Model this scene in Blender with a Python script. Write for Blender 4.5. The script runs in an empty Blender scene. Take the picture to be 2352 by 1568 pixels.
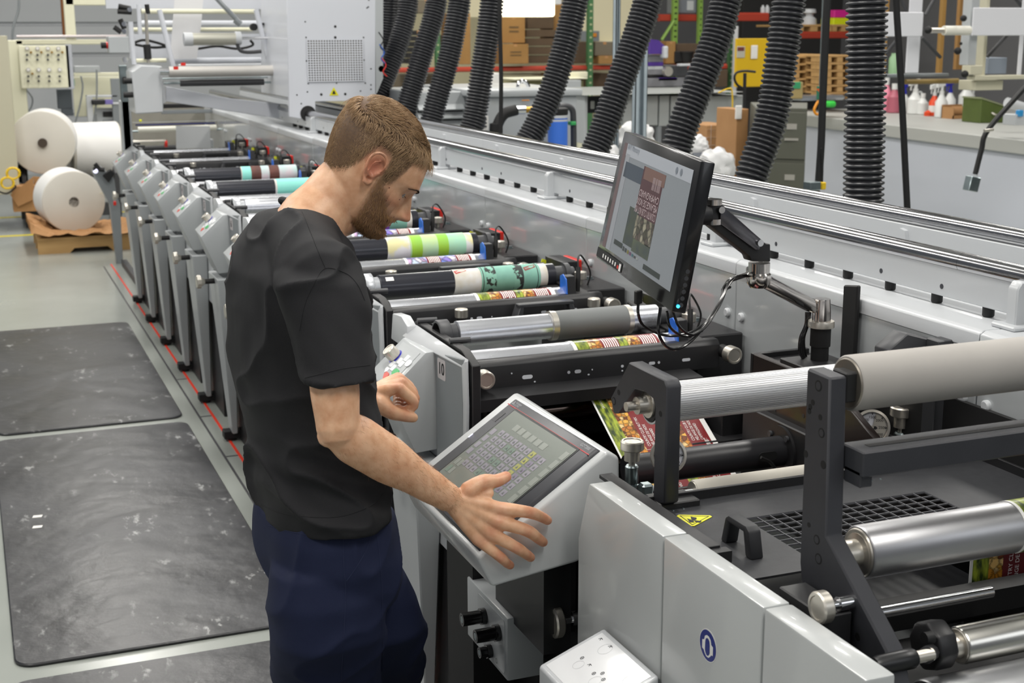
import bpy, bmesh, math, random
from mathutils import Vector, Matrix, noise
from math import sin, cos, pi, radians

random.seed(7)
SC = bpy.context.scene
COL = SC.collection

# ------------------------------------------------------------------ camera
F_PX, YAW, PITCH, ROLL, CAM_H = 3133.3, 0.377996, 0.222945, -0.0028655, 1.85
_f = Vector((sin(YAW)*cos(PITCH), cos(YAW)*cos(PITCH), -sin(PITCH)))
_r = Vector((cos(YAW), -sin(YAW), 0)); _u = _r.cross(_f)
CR = cos(ROLL)*_r + sin(ROLL)*_u
CU = -sin(ROLL)*_r + cos(ROLL)*_u
CP = Vector((0, 0, CAM_H))
cam_data = bpy.data.cameras.new('camera')
cam = bpy.data.objects.new('camera', cam_data)
COL.objects.link(cam)
cam.matrix_world = Matrix(((CR.x, CU.x, -_f.x, CP.x), (CR.y, CU.y, -_f.y, CP.y), (CR.z, CU.z, -_f.z, CP.z), (0, 0, 0, 1)))
cam_data.sensor_width = 36
cam_data.lens = 36*F_PX/2352
cam_data.clip_start = 0.05
cam_data.clip_end = 100
cam_data.dof.use_dof = True
cam_data.dof.focus_distance = 2.75
cam_data.dof.aperture_fstop = 9.0
SC.camera = cam

# ------------------------------------------------------------------ world, light, exposure
W = bpy.data.worlds.new('world'); SC.world = W; W.use_nodes = True
W.node_tree.nodes['Background'].inputs[0].default_value = (0.80, 0.86, 0.95, 1)
W.node_tree.nodes['Background'].inputs[1].default_value = 0.16
SC.view_settings.view_transform = 'Standard'
SC.view_settings.look = 'None'
SC.view_settings.exposure = -0.08
SC.view_settings.gamma = 1
SC.view_settings.use_curve_mapping = False
SC.cycles.max_bounces = 6
SC.cycles.diffuse_bounces = 3
SC.cycles.glossy_bounces = 4
SC.cycles.sample_clamp_indirect = 4
SC.cycles.use_denoising = True
LAMP_ROWS = [(-2.2, 1.5), (-2.2, 5.5), (-2.2, 9.5), (-2.2, 13.5), (1.2, -0.6), (1.2, 3.4), (1.2, 7.4), (1.2, 11.4), (1.2, 15.4),
             (4.6, 1.5), (4.6, 5.5), (4.6, 9.5), (4.6, 13.5), (8.6, 5.5), (8.6, 9.5), (8.6, 13.5)]
LAMP_W = 98
for _i, (lx, ly) in enumerate(LAMP_ROWS):
    ld = bpy.data.lights.new('strip_lamp', 'AREA'); ld.shape = 'RECTANGLE'
    ld.size = 0.45; ld.size_y = 2.4; ld.energy = LAMP_W; ld.color = (1.0, 0.97, 0.92)
    lo = bpy.data.objects.new('strip_lamp', ld); lo.location = (lx, ly, 4.72); COL.objects.link(lo)
# two added soft fill panels behind the camera, with no real source there
for nm, loc, rot, sx, sy, en, colr in (('fill_light', (-4.2, -1.0, 3.0), (radians(62), 0, radians(-62)), 3.2, 2.2, 26, (1.0, 0.98, 0.95)),
                                       ('fill_light', (3.2, -3.2, 3.6), (radians(58), 0, radians(22)), 3.0, 1.8, 30, (0.93, 0.96, 1.0))):
    ld = bpy.data.lights.new(nm, 'AREA'); ld.shape = 'RECTANGLE'; ld.size = sx; ld.size_y = sy; ld.energy = en; ld.color = colr
    lo = bpy.data.objects.new(nm, ld); lo.location = loc; lo.rotation_euler = rot; COL.objects.link(lo)

# ------------------------------------------------------------------ helpers
V = Vector
def ray(px, py):
    return _f + CR*((px-1176)/F_PX) - CU*((py-784)/F_PX)
def U(px, py, x=None, y=None, z=None, pl=None):
    """point of the place seen at photo pixel px,py that lies on the plane x=, y=, z= or pl=(point, normal)"""
    d = ray(px, py)
    if pl: t = (pl[0]-CP).dot(pl[1])/d.dot(pl[1])
    elif x is not None: t = (x-CP.x)/d.x
    elif y is not None: t = (y-CP.y)/d.y
    else: t = (z-CP.z)/d.z
    return CP + d*t

def lin(c):
    if isinstance(c, str):
        c = [int(c[i:i+2], 16)/255 for i in (0, 2, 4)]
    return tuple((x/12.92 if x <= .04045 else ((x+.055)/1.055)**2.4) for x in c) + (1,)
MATS = {}
def mat(name, col, rough=.5, metal=0., coat=0., nz=None, bump=0., bscale=60., emit=0., spec=.5, stretch=(1, 1, 1), alpha=1., rn=0.):
    """principled material; nz=(scale, second colour, contrast) mixes a noise of a second colour"""
    if name in MATS: return MATS[name]
    m = bpy.data.materials.new(name); m.use_nodes = True; MATS[name] = m
    nt = m.node_tree; N = nt.nodes; L = nt.links; b = N['Principled BSDF']
    b.inputs['Base Color'].default_value = lin(col); b.inputs['Roughness'].default_value = rough
    b.inputs['Metallic'].default_value = metal; b.inputs['Coat Weight'].default_value = coat
    b.inputs['Coat Roughness'].default_value = .08
    b.inputs['Specular IOR Level'].default_value = spec
    if emit: b.inputs['Emission Color'].default_value = lin(col); b.inputs['Emission Strength'].default_value = emit
    if alpha < 1: b.inputs['Alpha'].default_value = alpha
    tc = mp = None
    if nz or bump or rn:
        tc = N.new('ShaderNodeTexCoord'); mp = N.new('ShaderNodeMapping'); mp.inputs['Scale'].default_value = stretch
        L.new(tc.outputs['Object'], mp.inputs[0])
    if nz:
        t = N.new('ShaderNodeTexNoise'); t.inputs['Scale'].default_value = nz[0]; t.inputs['Detail'].default_value = 6
        r = N.new('ShaderNodeValToRGB'); c = nz[2] if len(nz) > 2 else .15
        r.color_ramp.elements[0].position = .5-c; r.color_ramp.elements[1].position = .5+c
        r.color_ramp.elements[0].color = lin(nz[1]); r.color_ramp.elements[1].color = lin(col)
        L.new(mp.outputs[0], t.inputs['Vector']); L.new(t.outputs[0], r.inputs[0]); L.new(r.outputs[0], b.inputs['Base Color'])
    if rn:
        t = N.new('ShaderNodeTexNoise'); t.inputs['Scale'].default_value = 9; t.inputs['Detail'].default_value = 5
        q = N.new('ShaderNodeMapRange'); q.inputs[3].default_value = max(rough-rn, 0.02); q.inputs[4].default_value = rough+rn
        L.new(mp.outputs[0], t.inputs['Vector']); L.new(t.outputs[0], q.inputs[0]); L.new(q.outputs[0], b.inputs['Roughness'])
    if bump:
        t = N.new('ShaderNodeTexNoise'); t.inputs['Scale'].default_value = bscale; t.inputs['Detail'].default_value = 4
        q = N.new('ShaderNodeBump'); q.inputs['Strength'].default_value = bump; q.inputs['Distance'].default_value = .01
        L.new(mp.outputs[0], t.inputs['Vector']); L.new(t.outputs[0], q.inputs['Height']); L.new(q.outputs[0], b.inputs['Normal'])
    return m

def tag(o, label=None, cat=None, group=None, kind=None):
    if label: o['label'] = label
    if cat: o['category'] = cat
    if group: o['group'] = group
    if kind: o['kind'] = kind
    return o
ORG = {}
def thing(name, loc, label, cat, group=None):
    o = bpy.data.objects.new(name, None); COL.objects.link(o); o.location = loc; o.empty_display_size = .05
    ORG[o.name] = V(loc); return tag(o, label, cat, group)
def org(o):
    while o.parent: o = o.parent
    return ORG.get(o.name, V((0, 0, 0)))

class MB:
    """collects solids in world coordinates; done() links them as one mesh object"""
    def __init__(s): s.b = bmesh.new()
    def face(s, pts):
        return s.b.faces.new([s.b.verts.new(p) for p in pts])
    def prism(s, pts, vec):
        pts = [V(p) for p in pts]; vec = V(vec); n = len(pts)
        a = [s.b.verts.new(p) for p in pts]; c = [s.b.verts.new(p+vec) for p in pts]
        s.b.faces.new(a); s.b.faces.new(c[::-1])
        for i in range(n): s.b.faces.new((a[i], c[i], c[(i+1) % n], a[(i+1) % n]))
        return s
    def loft(s, A, B):
        """solid between two matching polygons"""
        n = len(A); a = [s.b.verts.new(p) for p in A]; c = [s.b.verts.new(p) for p in B]
        s.b.faces.new(a); s.b.faces.new(c[::-1])
        for i in range(n): s.b.faces.new((a[i], c[i], c[(i+1) % n], a[(i+1) % n]))
        return s
    def box(s, a, b):
        (x0, y0, z0), (x1, y1, z1) = a, b
        return s.prism([(x0, y0, z0), (x1, y0, z0), (x1, y1, z0), (x0, y1, z0)], (0, 0, z1-z0))
    def obox(s, c, ax, ay, az):
        """oriented box: centre and three half-extent vectors"""
        c, ax, ay, az = map(V, (c, ax, ay, az)); o = c-az
        return s.prism([o-ax-ay, o+ax-ay, o+ax+ay, o-ax+ay], az*2)
    def lathe(s, p0, p1, prof, n=24):
        """prof: list of (distance from p0 along the axis, radius)"""
        p0, p1 = V(p0), V(p1); d = (p1-p0).normalized()
        e = d.orthogonal().normalized(); g = d.cross(e); rings = []
        for t, r in prof:
            if r <= 1e-6: rings.append([s.b.verts.new(p0+d*t)])
            else: rings.append([s.b.verts.new(p0+d*t+(e*cos(2*pi*k/n)+g*sin(2*pi*k/n))*r) for k in range(n)])
        for A, B in zip(rings, rings[1:]):
            for k in range(n):
                k2 = (k+1) % n
                if len(A) == 1 and len(B) == 1: continue
                if len(A) == 1: s.b.faces.new((A[0], B[k], B[k2]))
                elif len(B) == 1: s.b.faces.new((A[k], B[0], A[k2]))
                else: s.b.faces.new((A[k], B[k], B[k2], A[k2]))
        if len(rings[0]) > 1: s.b.faces.new(rings[0][::-1])
        if len(rings[-1]) > 1: s.b.faces.new(rings[-1])
        return s
    def cyl(s, p0, p1, r, n=20, r2=None):
        h = (V(p1)-V(p0)).length
        return s.lathe(p0, p1, [(0, r), (h, r if r2 is None else r2)], n)
    def knob(s, p0, p1, r, n=28):
        """turned steel knob with chamfer and a recessed face at p1"""
        h = (V(p1)-V(p0)).length; c = r*.1
        return s.lathe(p0, p1, [(0, r*.9), (c, r), (h-c, r), (h, r*.9), (h, r*.74), (h-c*.8, r*.7), (h-c*.8, 0)], n)
    def tube(s, pts, r, n=8, rf=None, closed=False):
        pts = [V(p) for p in pts]; m = len(pts); rings = []; e = None
        for i, p in enumerate(pts):
            d = (pts[min(i+1, m-1)]-pts[max(i-1, 0)]).normalized()
            e = d.orthogonal().normalized() if e is None else (e-d*e.dot(d)).normalized()
            g = d.cross(e); rr = r if rf is None else rf(i/(m-1), i)
            rings.append([s.b.verts.new(p+(e*cos(2*pi*k/n)+g*sin(2*pi*k/n))*rr) for k in range(n)])
        for A, B in zip(rings, rings[1:]):
            for k in range(n): s.b.faces.new((A[k], B[k], B[(k+1) % n], A[(k+1) % n]))
        s.b.faces.new(rings[0][::-1]); s.b.faces.new(rings[-1]); return s
    def done(s, name, m, parent=None, bev=0., ang=35, seg=1, flat=False, **tags):
        b = s.b; bmesh.ops.recalc_face_normals(b, faces=b.faces)
        if bev:
            ed = [e for e in b.edges if len(e.link_faces) == 2 and e.calc_face_angle(0) > radians(30)]
            bmesh.ops.bevel(b, geom=ed, offset=bev, segments=seg, profile=.5, affect='EDGES', clamp_overlap=True)
        if parent: o0 = org(parent)
        else:
            xs = [v.co for v in b.verts]
            mn = V([min(c[i] for c in xs) for i in range(3)]); mx = V([max(c[i] for c in xs) for i in range(3)])
            o0 = V(((mn.x+mx.x)/2, (mn.y+mx.y)/2, mn.z))
        bmesh.ops.translate(b, verts=b.verts, vec=-o0)
        me = bpy.data.meshes.new(name); b.to_mesh(me); b.free()
        me.materials.append(m)
        if not flat:
            me.shade_smooth(); me.set_sharp_from_angle(angle=radians(ang))
        o = bpy.data.objects.new(name, me); COL.objects.link(o)
        if parent: o.parent = parent
        else: o.location = o0; ORG[o.name] = o0
        return tag(o, **{k.replace('cat', 'cat'): v for k, v in tags.items()})

def spline(pts, n=8):
    """Catmull-Rom through the points"""
    pts = [V(p) for p in pts]; P = [pts[0]*2-pts[1]]+pts+[pts[-1]*2-pts[-2]]; out = []
    for i in range(1, len(P)-2):
        a, b, c, d = P[i-1:i+3]
        for k in range(n):
            t = k/n
            out.append(.5*((2*b)+(c-a)*t+(2*a-5*b+4*c-d)*t*t+(3*b-a-3*c+d)*t**3))
    out.append(pts[-1]); return out

def kids(o): return [c for c in bpy.data.objects if c.parent == o]
CH = {}
def copy_tree(o, parent=None, depth=0):
    c = o.copy(); COL.objects.link(c)
    if parent: c.parent = parent
    for ch in o.children: copy_tree(ch, c, depth+1)
    return c
def copy_thing(o, delta, label=None, group=None):
    c = copy_tree(o); c.location = V(o.location)+V(delta); ORG[c.name] = V(c.location)
    if label: c['label'] = label
    if group: c['group'] = group
    return c

_tc = {}
def text_bm(s, align='LEFT'):
    k = (s, align)
    if k not in _tc:
        cu = bpy.data.curves.new('t', 'FONT'); cu.body = s; cu.align_x = align; cu.resolution_u = 3; cu.fill_mode = 'FRONT'
        ob = bpy.data.objects.new('t', cu); COL.objects.link(ob)
        dg = bpy.context.evaluated_depsgraph_get(); me = bpy.data.meshes.new_from_object(ob.evaluated_get(dg))
        _tc[k] = ([tuple(v.co) for v in me.vertices], [tuple(p.vertices) for p in me.polygons])
        bpy.data.objects.remove(ob); bpy.data.curves.remove(cu); bpy.data.meshes.remove(me)
    return _tc[k]
def add_text(mb, s, fn, size=1., align='LEFT', sx=1.):
    """adds flat lettering; fn maps text-space (u, v) to a 3D point"""
    vs, fs = text_bm(s, align); nv = [mb.b.verts.new(fn(v[0]*size*sx, v[1]*size)) for v in vs]
    for f in fs:
        try: mb.b.faces.new([nv[i] for i in f])
        except ValueError: pass
def plane_fn(o, r, u, lift=.0006):
    o, r, u = V(o), V(r).normalized(), V(u).normalized(); n = r.cross(u)*lift
    return lambda a, b: o+r*a+u*b+n
def rrect(cx, cy, w, h, r, n=5):
    out = []
    for sx, sy, a0 in ((1, 1, 0), (-1, 1, 90), (-1, -1, 180), (1, -1, 270)):
        for k in range(n+1):
            a = radians(a0+90*k/n); out.append((cx+sx*(w/2-r)+r*cos(a), cy+sy*(h/2-r)+r*sin(a)))
    return out
def disc(cx, cy, rx, ry=None, n=20):
    ry = ry or rx
    return [(cx+rx*cos(2*pi*k/n), cy+ry*sin(2*pi*k/n)) for k in range(n)]

# ------------------------------------------------------------------ materials
white = mat('white powder coat', 'c4c7ca', .35, coat=.25, bump=.02, bscale=400)
wgrey = mat('light grey powder coat', 'b3b7b9', .38, coat=.2, bump=.03, bscale=500)
cgrey = mat('console grey', 'adb1b3', .42, coat=.15, bump=.04, bscale=600)
mgrey = mat('mid grey paint', '858a8d', .4, coat=.2)
pgrey = mat('glossy grey panel', 'b2b6b8', .16, coat=.6, spec=.6, rn=.04)
dgrey = mat('dark grey plastic', '3c3d40', .45)
black = mat('black anodised', '1b1b1d', .42, bump=.03, bscale=500, nz=(12, '232325', .3))
blackm = mat('black matt', '141415', .6)
bplate = mat('charcoal plate', '34353a', .5, bump=.04, bscale=600, nz=(14, '2b2c31', .3))
steel = mat('brushed steel', 'd2cdc3', .34, .85, stretch=(1, 1, 1), bump=.03, bscale=900)
chrome = mat('chrome', 'e2e2e4', .13, 1)
rollm = mat('polished roller', 'e2e4ea', .27, .9, rn=.06)
zinc = mat('zinc plated', 'a9b4b6', .32, 1, nz=(20, '8b979a', .3))
rubber = mat('grey rubber roller', '8d8d8a', .75, nz=(9, '848482', .3))
blackcyl = mat('black cylinder', '2a2b33', .3, .3, coat=.4)
tealp = mat('teal plate', '86bdaa', .5, nz=(25, '76ab9c', .25))
blueS = mat('blue plastic', '1f62c4', .35)
redp = mat('red plastic', 'd5281c', .4)
yel = mat('yellow tag', 'd9dc2e', .5)
paper = mat('white paper', 'e8e6e2', .8)
lwhite = mat('white print', 'ecebe8', .5)
gblk = mat('black print', '16171a', .5)
# ================================================================== ROOM
def struct(mb, name, m, bev=0, **k):
    o = mb.done(name, m, bev=bev); o['kind'] = 'structure'; return o
# glossy painted concrete floor
fm = bpy.data.materials.new('painted concrete'); fm.use_nodes = True; nt = fm.node_tree; N = nt.nodes; L = nt.links; b = N['Principled BSDF']
tc = N.new('ShaderNodeTexCoord'); n1 = N.new('ShaderNodeTexNoise'); n1.inputs['Scale'].default_value = 1.3; n1.inputs['Detail'].default_value = 7
r1 = N.new('ShaderNodeValToRGB'); r1.color_ramp.elements[0].color = lin('8d928d'); r1.color_ramp.elements[1].color = lin('a3a7a1')
L.new(tc.outputs['Object'], n1.inputs['Vector']); L.new(n1.outputs[0], r1.inputs[0]); L.new(r1.outputs[0], b.inputs['Base Color'])
q1 = N.new('ShaderNodeMapRange'); q1.inputs[3].default_value = .12; q1.inputs[4].default_value = .34; L.new(n1.outputs[0], q1.inputs[0]); L.new(q1.outputs[0], b.inputs['Roughness'])
b.inputs['Specular IOR Level'].default_value = .6
mb = MB(); mb.box((-6, -5, -.1), (13, 20, 0)); struct(mb, 'floor', fm)
# ribbed metal siding on the far wall, left part; cream painted right part; grey right wall
sid = mat('grey metal siding', 'b4b7ba', .45, coat=.1); crm = mat('cream wall paint', 'd8d0ae', .7); gw = mat('grey wall paint', '77777a', .7)
mb = MB(); z = 0; P = []
while z < 5.6:
    P += [(0, 19.5, z), (0, 19.5, z+.34), (0, 19.545, z+.36), (0, 19.545, z+.38)]; z += .40
P += [(0, 19.7, z), (0, 19.7, 0)]
mb.prism([(-6, b_, c_) for a_, b_, c_ in P], (10.4, 0, 0)); struct(mb, 'wall_back', sid)
mb = MB(); mb.box((4.4, 19.48, 0), (9.9, 19.7, 5.6)); struct(mb, 'wall_back_cream', crm)
mb = MB(); mb.box((9.9, 19.48, 0), (13, 19.7, 5.6)); struct(mb, 'wall_back_grey', gw)
mb = MB(); mb.box((13, -5, 0), (13.2, 19.7, 5.6)); struct(mb, 'wall_right', gw)
ceil = mat('white ceiling', 'bfc0c2', .8)
mb = MB(); mb.box((-6, -5, 5.6), (13.2, 19.7, 5.75)); struct(mb, 'ceiling', ceil)
lampm = mat('lamp housing', 'cfd1d3', .5)
for i, (lx, ly) in enumerate(LAMP_ROWS):
    t = thing('strip_light', (lx, ly, 4.75), 'white ceiling strip light above the frame', 'ceiling light', 'ceiling strip lights')
    mb = MB(); mb.prism([(lx-.27, ly-1.25, 4.74), (lx-.14, ly-1.25, 4.86), (lx+.14, ly-1.25, 4.86), (lx+.27, ly-1.25, 4.74)], (0, 2.5, 0)); mb.done('lamp_housing', lampm, t)
    for yy in (-1, 1):
        mb = MB(); mb.cyl((lx, ly+yy, 4.86), (lx, ly+yy, 5.6), .006, 6); mb.done('hanger', steel, t)

# yellow floor lines, red floor line
ym = mat('yellow floor paint', 'd9c83a', .5)
mb = MB(); mb.box((-3, 13.49, 0), (1.9, 13.57, .002)); tag(mb.done('floor_line', ym), 'yellow painted floor line just behind the wooden pallet', 'floor line')
mb = MB(); mb.box((-3, 14.90, 0), (1.9, 14.98, .002)); tag(mb.done('floor_line', ym), 'yellow painted floor line farther back below the open carton', 'floor line')
rm = mat('floor line red', 'e8402a', .4)  # bright red of the thin line on the floor
mb = MB(); mb.box((1.019, 2.9, 0), (1.031, 11.5, .003)); tag(mb.done('floor_line', rm), 'thin bright red line on the floor along the press feet', 'floor line')
mb = MB(); mb.box((1.10, 2.2, 0), (1.14, 11.4, .05)); struct(mb, 'trim_1', dgrey)
mb = MB(); mb.box((.955, 1.5, 0), (.965, 11.4, .0015)); struct(mb, 'trim_2', dgrey)
for y in (5.9, 6.6, 7.4):
    mb = MB(); mb.box((.965, y, 0), (1.019, y+.01, .0015)); struct(mb, 'trim_3', dgrey)

# rubber mats
mm = bpy.data.materials.new('scuffed rubber'); mm.use_nodes = True; nt = mm.node_tree; N = nt.nodes; L = nt.links; b = N['Principled BSDF']
tc = N.new('ShaderNodeTexCoord'); mp = N.new('ShaderNodeMapping'); mp.inputs['Scale'].default_value = (1, .45, 1); mp.inputs['Rotation'].default_value = (0, 0, .12)
L.new(tc.outputs['Object'], mp.inputs[0])
n1 = N.new('ShaderNodeTexNoise'); n1.inputs['Scale'].default_value = 2.2; n1.inputs['Detail'].default_value = 8; L.new(tc.outputs['Object'], n1.inputs['Vector'])
n2 = N.new('ShaderNodeTexNoise'); n2.inputs['Scale'].default_value = 26; n2.inputs['Detail'].default_value = 5; n2.inputs['Roughness'].default_value = .6; L.new(mp.outputs[0], n2.inputs['Vector'])
n3 = N.new('ShaderNodeTexNoise'); n3.inputs['Scale'].default_value = 3.2; n3.inputs['Detail'].default_value = 3; L.new(tc.outputs['Object'], n3.inputs['Vector'])
ra = N.new('ShaderNodeValToRGB'); ra.color_ramp.elements[0].position = .35; ra.color_ramp.elements[1].position = .75; ra.color_ramp.elements[0].color = lin('242427'); ra.color_ramp.elements[1].color = lin('3c3d41')
rb = N.new('ShaderNodeValToRGB'); rb.color_ramp.elements[0].position = .585; rb.color_ramp.elements[1].position = .70; L.new(n2.outputs[0], rb.inputs[0])
rc = N.new('ShaderNodeValToRGB'); rc.color_ramp.elements[0].position = .47; rc.color_ramp.elements[1].position = .66; L.new(n3.outputs[0], rc.inputs[0])
mu = N.new('ShaderNodeMath'); mu.operation = 'MULTIPLY'; L.new(rb.outputs[0], mu.inputs[0]); L.new(rc.outputs[0], mu.inputs[1])
mx = N.new('ShaderNodeMixRGB'); mx.inputs[2].default_value = lin('b4b5b4'); L.new(n1.outputs[0], ra.inputs[0]); L.new(ra.outputs[0], mx.inputs[1]); L.new(mu.outputs[0], mx.inputs[0]); L.new(mx.outputs[0], b.inputs['Base Color'])
qq = N.new('ShaderNodeMapRange'); qq.inputs[3].default_value = .22; qq.inputs[4].default_value = .5; L.new(n1.outputs[0], qq.inputs[0]); L.new(qq.outputs[0], b.inputs['Roughness'])
n4 = N.new('ShaderNodeTexNoise'); n4.inputs['Scale'].default_value = 5; n4.inputs['Detail'].default_value = 6; bp = N.new('ShaderNodeBump'); bp.inputs['Strength'].default_value = .35; bp.inputs['Distance'].default_value = .02
L.new(tc.outputs['Object'], n4.inputs['Vector']); L.new(n4.outputs[0], bp.inputs['Height']); L.new(bp.outputs[0], b.inputs['Normal'])
for x0, x1, y0, y1, lb in ((-.02, .885, 1.5, 3.93, 'black rubber floor mat nearest the camera, only its back edge in view'), (.005, .885, 4.03, 6.52, 'large scuffed black rubber floor mat beside the man, with two white chips on it'), (.02, .885, 6.615, 9.05, 'black rubber floor mat beyond the big one')):
    mb = MB(); mb.prism([(a, c, 0) for a, c in rrect((x0+x1)/2, (y0+y1)/2, x1-x0, y1-y0, .06)], (0, 0, .012)); tag(mb.done('rubber_mat', mm, bev=.004), lb, 'mat', 'black rubber mats in a row')
for px, py in ((86, 1186), (86, 1210)):
    p = U(px, py, z=.012); mb = MB(); mb.prism([p+V((a, c, 0)) for a, c in ((-.02, -.012), (.015, -.016), (.02, .01), (-.014, .014))], (0, 0, .002)); tag(mb.done('paper_scrap', paper), 'small white paper chip on the mat, the %s of two' % ('farther' if py < 1200 else 'nearer'), 'scrap')

def pbox(name, m, px0, py0, px1, py1, y, dep, parent=None, bev=0.004, **k):
    """box whose front face fills the photo rectangle on the plane y; dep is its depth"""
    a, b_ = U(px0, py1, y=y), U(px1, py0, y=y); mb = MB(); mb.box((a.x, y, a.z), (b_.x, y+dep, b_.z)); return mb.done(name, m, parent, bev=bev, **k)
def pcyl(name, m, px0, px1, pyc, rpx, y, parent=None, n=24, **k):
    a, b_ = U(px0, pyc, y=y), U(px1, pyc, y=y); r = rpx*(a-CP).dot(_f)/F_PX
    mb = MB(); mb.cyl(a, V((b_.x, y, a.z)), r, n); return mb.done(name, m, parent, ang=50, **k)

# ------------------------------------------------------------------ left background
cream = mat('cream enamel', 'e4e2c8', .5); kraft = mat('kraft card', 'b08558', .8, nz=(6, 'a3774c', .3)); wood = mat('pallet wood', 'c6a06a', .7, nz=(4, 'b08a56', .3), stretch=(1, 6, 6))
rollp = mat('paper roll side', 'd9d5cc', .8, nz=(3, 'cfcac0', .3)); rollw = mat('paper roll wrap', 'e9e8e6', .7); core = mat('card core', '4a4037', .9)
def paper_roll(c, r, ln, axis, label, stub=False):
    c = V(c); ax = V(axis).normalized(); t = thing('paper_roll', (c.x, c.y, c.z-r), label, 'paper roll', 'large white paper rolls by the far wall')
    mb = MB(); mb.lathe(c, c+ax, [(0, .045), (0, r-.012), (.006, r-.002), (.012, r), (ln-.01, r), (ln, r-.01), (ln, .045), (.02, .045)], 64)
    mb.done('roll_body', rollp, t, ang=40)
    mb = MB(); mb.lathe(c, c+ax, [(.03, r+.001), (.031, r+.003), (ln-.02, r+.003), (ln-.02, r+.001)], 64); mb.done('outer_wrap', rollw, t, ang=40)
    mb = MB(); mb.lathe(c-ax*(.03 if stub else 0), c+ax, [(0, .028 if not stub else .0), (0, .044), (.1, .044), (.1, .0 if stub else .028)], 28); mb.done('core_tube', core, t)
    return t
paper_roll(U(98, 328, y=14), .300, .55, (.12, 1, 0), 'largest white paper roll, farthest left with a dark core stub', True)
c = U(158, 350, y=14.62); paper_roll((c.x, 14.62, .69), .275, .50, (1, .10, 0), 'white paper roll lying sideways behind the other two')
paper_roll(U(170, 464, y=12.5)+V((0, 0, 0)), .268, .45, (-.12, 1, 0), 'white paper roll in front, resting on brown paper on the pallet')
mb = MB(); p = U(262, 443, y=12.47); mb.box((p.x-.12, 12.485, p.z-.006), (p.x-.02, 12.495, p.z+.006)); tag(mb.done('tape_tab', mat('beige tape', 'cfc9b4', .6)), 'small pale tape strip on the face of the front roll', 'tape')
t = thing('roll_cradle', (.8, 14.3, 0), 'dark steel cradle holding the two rear paper rolls', 'roll stand')
for x in (.48, .9, 1.35):
    mb = MB(); mb.prism([(x, 14.05, 0), (x, 14.05, .5), (x, 14.2, .55), (x, 14.3, .50), (x, 14.4, .43), (x, 14.62, .40), (x, 14.85, .43), (x, 15.0, .5), (x, 15.0, 0)], (.04, 0, 0)); mb.done('side_plate', dgrey, t)
mb = MB(); mb.box((.45, 14.1, .08), (1.4, 14.2, .2)); mb.done('cross_bar', dgrey, t)
# pallet
t = thing('wooden_pallet', (.95, 12.6, 0), 'wooden pallet with crumpled brown paper under the front roll', 'pallet')
for y in (12.26, 12.62, 12.98):
    mb = MB(); A, B = .50, 1.42
    mb.prism([(A, y, 0), (.76, y, 0), (.80, y, .04), (1.08, y, .04), (1.12, y, 0), (B, y, 0), (B, y, .118), (A, y, .118)], (0, .04, 0)); mb.done('stringer', wood, t)
for k in range(6):
    mb = MB(); y = 12.25+k*.145; mb.box((A, y, .118), (B, y+.11, .138)); mb.done('board', wood, t)
mb = MB(); R = random.Random(3)
bmesh.ops.create_grid(mb.b, x_segments=26, y_segments=18, size=.5)
for v in mb.b.verts:
    q = v.co.copy(); d = noise.fractal(V((q.x*5, q.y*5, 1.3)), .8, 2.2, 4)*.07; e = max(abs(q.x), abs(q.y))
    fold = max(0, -q.x-.28)*.5*(1 if noise.noise(V((q.y*9, 3, 1))) > -.1 else .2)
    v.co = V((.94+q.x*.98, 12.62+q.y*.86, .152+abs(d)*.7+fold))
bmesh.ops.triangulate(mb.b, faces=mb.b.faces)
kp_ = mb.done('kraft_paper', kraft, ang=10); tag(kp_, 'crumpled brown kraft paper spread on the pallet', 'paper')
# open carton
t = thing('open_carton', (.45, 13.1, 0), 'open brown carton with folded flaps on the floor left of the pallet', 'box')
a = U(30, 487, z=0); y = 14.02
a, b_ = U(32, 487, y=13.75), U(110, 487, y=13.75)
mb = MB(); mb.box((a.x, 13.75, max(a.z, 0)), (b_.x+.1, 14.0, a.z+.24)); mb.done('carton_body', kraft, t)
mb = MB(); mb.prism([U(24, 448, y=13.70), U(42, 474, y=13.70), U(76, 458, y=13.70), U(77, 405, y=13.70)], (0, .01, 0)); mb.done('flap', kraft, t)
mb = MB(); mb.prism([U(77, 405, y=13.74), U(108, 408, y=13.74), U(108, 430, y=13.74), U(78, 424, y=13.74)], (0, .01, 0)); mb.done('flap', kraft, t)
pbox('storage_box', dgrey, 18, 378, 62, 420, 14.35, .3, **dict(label='dark bin behind the yellow hose coil', cat='bin'))
ho = mat('yellow hose', 'e3bd22', .45)
for i, (px, py, r) in enumerate(((30, 398, .055), (17, 420, .055))):
    c = U(px, py, y=13.6); mb = MB()
    mb.tube([c+V((cos(a*.5)*(r+.006*sin(a*1.7)), .02*sin(a*.3), sin(a*.5)*(r+.004*cos(a)))) for a in range(46)], .009, 8); tag(mb.done('hose_coil', ho), ['upper', 'lower'][i]+' loop of yellow hose by the left edge', 'hose', 'yellow hose loops')
mb = MB(); mb.tube(spline([U(-10, 437, y=13.6), U(15, 444, y=13.6), U(34, 432, y=13.6), U(35, 425, y=13.6)]), .008, 8); tag(mb.done('black_cable', blackm), 'black cable hanging by the yellow hose coil', 'cable')
pbox('metal_cabinet', mat('beige cabinet', 'bdb9a3', .5), -60, 82, 16, 450, 13.9, .6, label='beige cabinet cut by the left edge of the picture', cat='cabinet')
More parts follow.
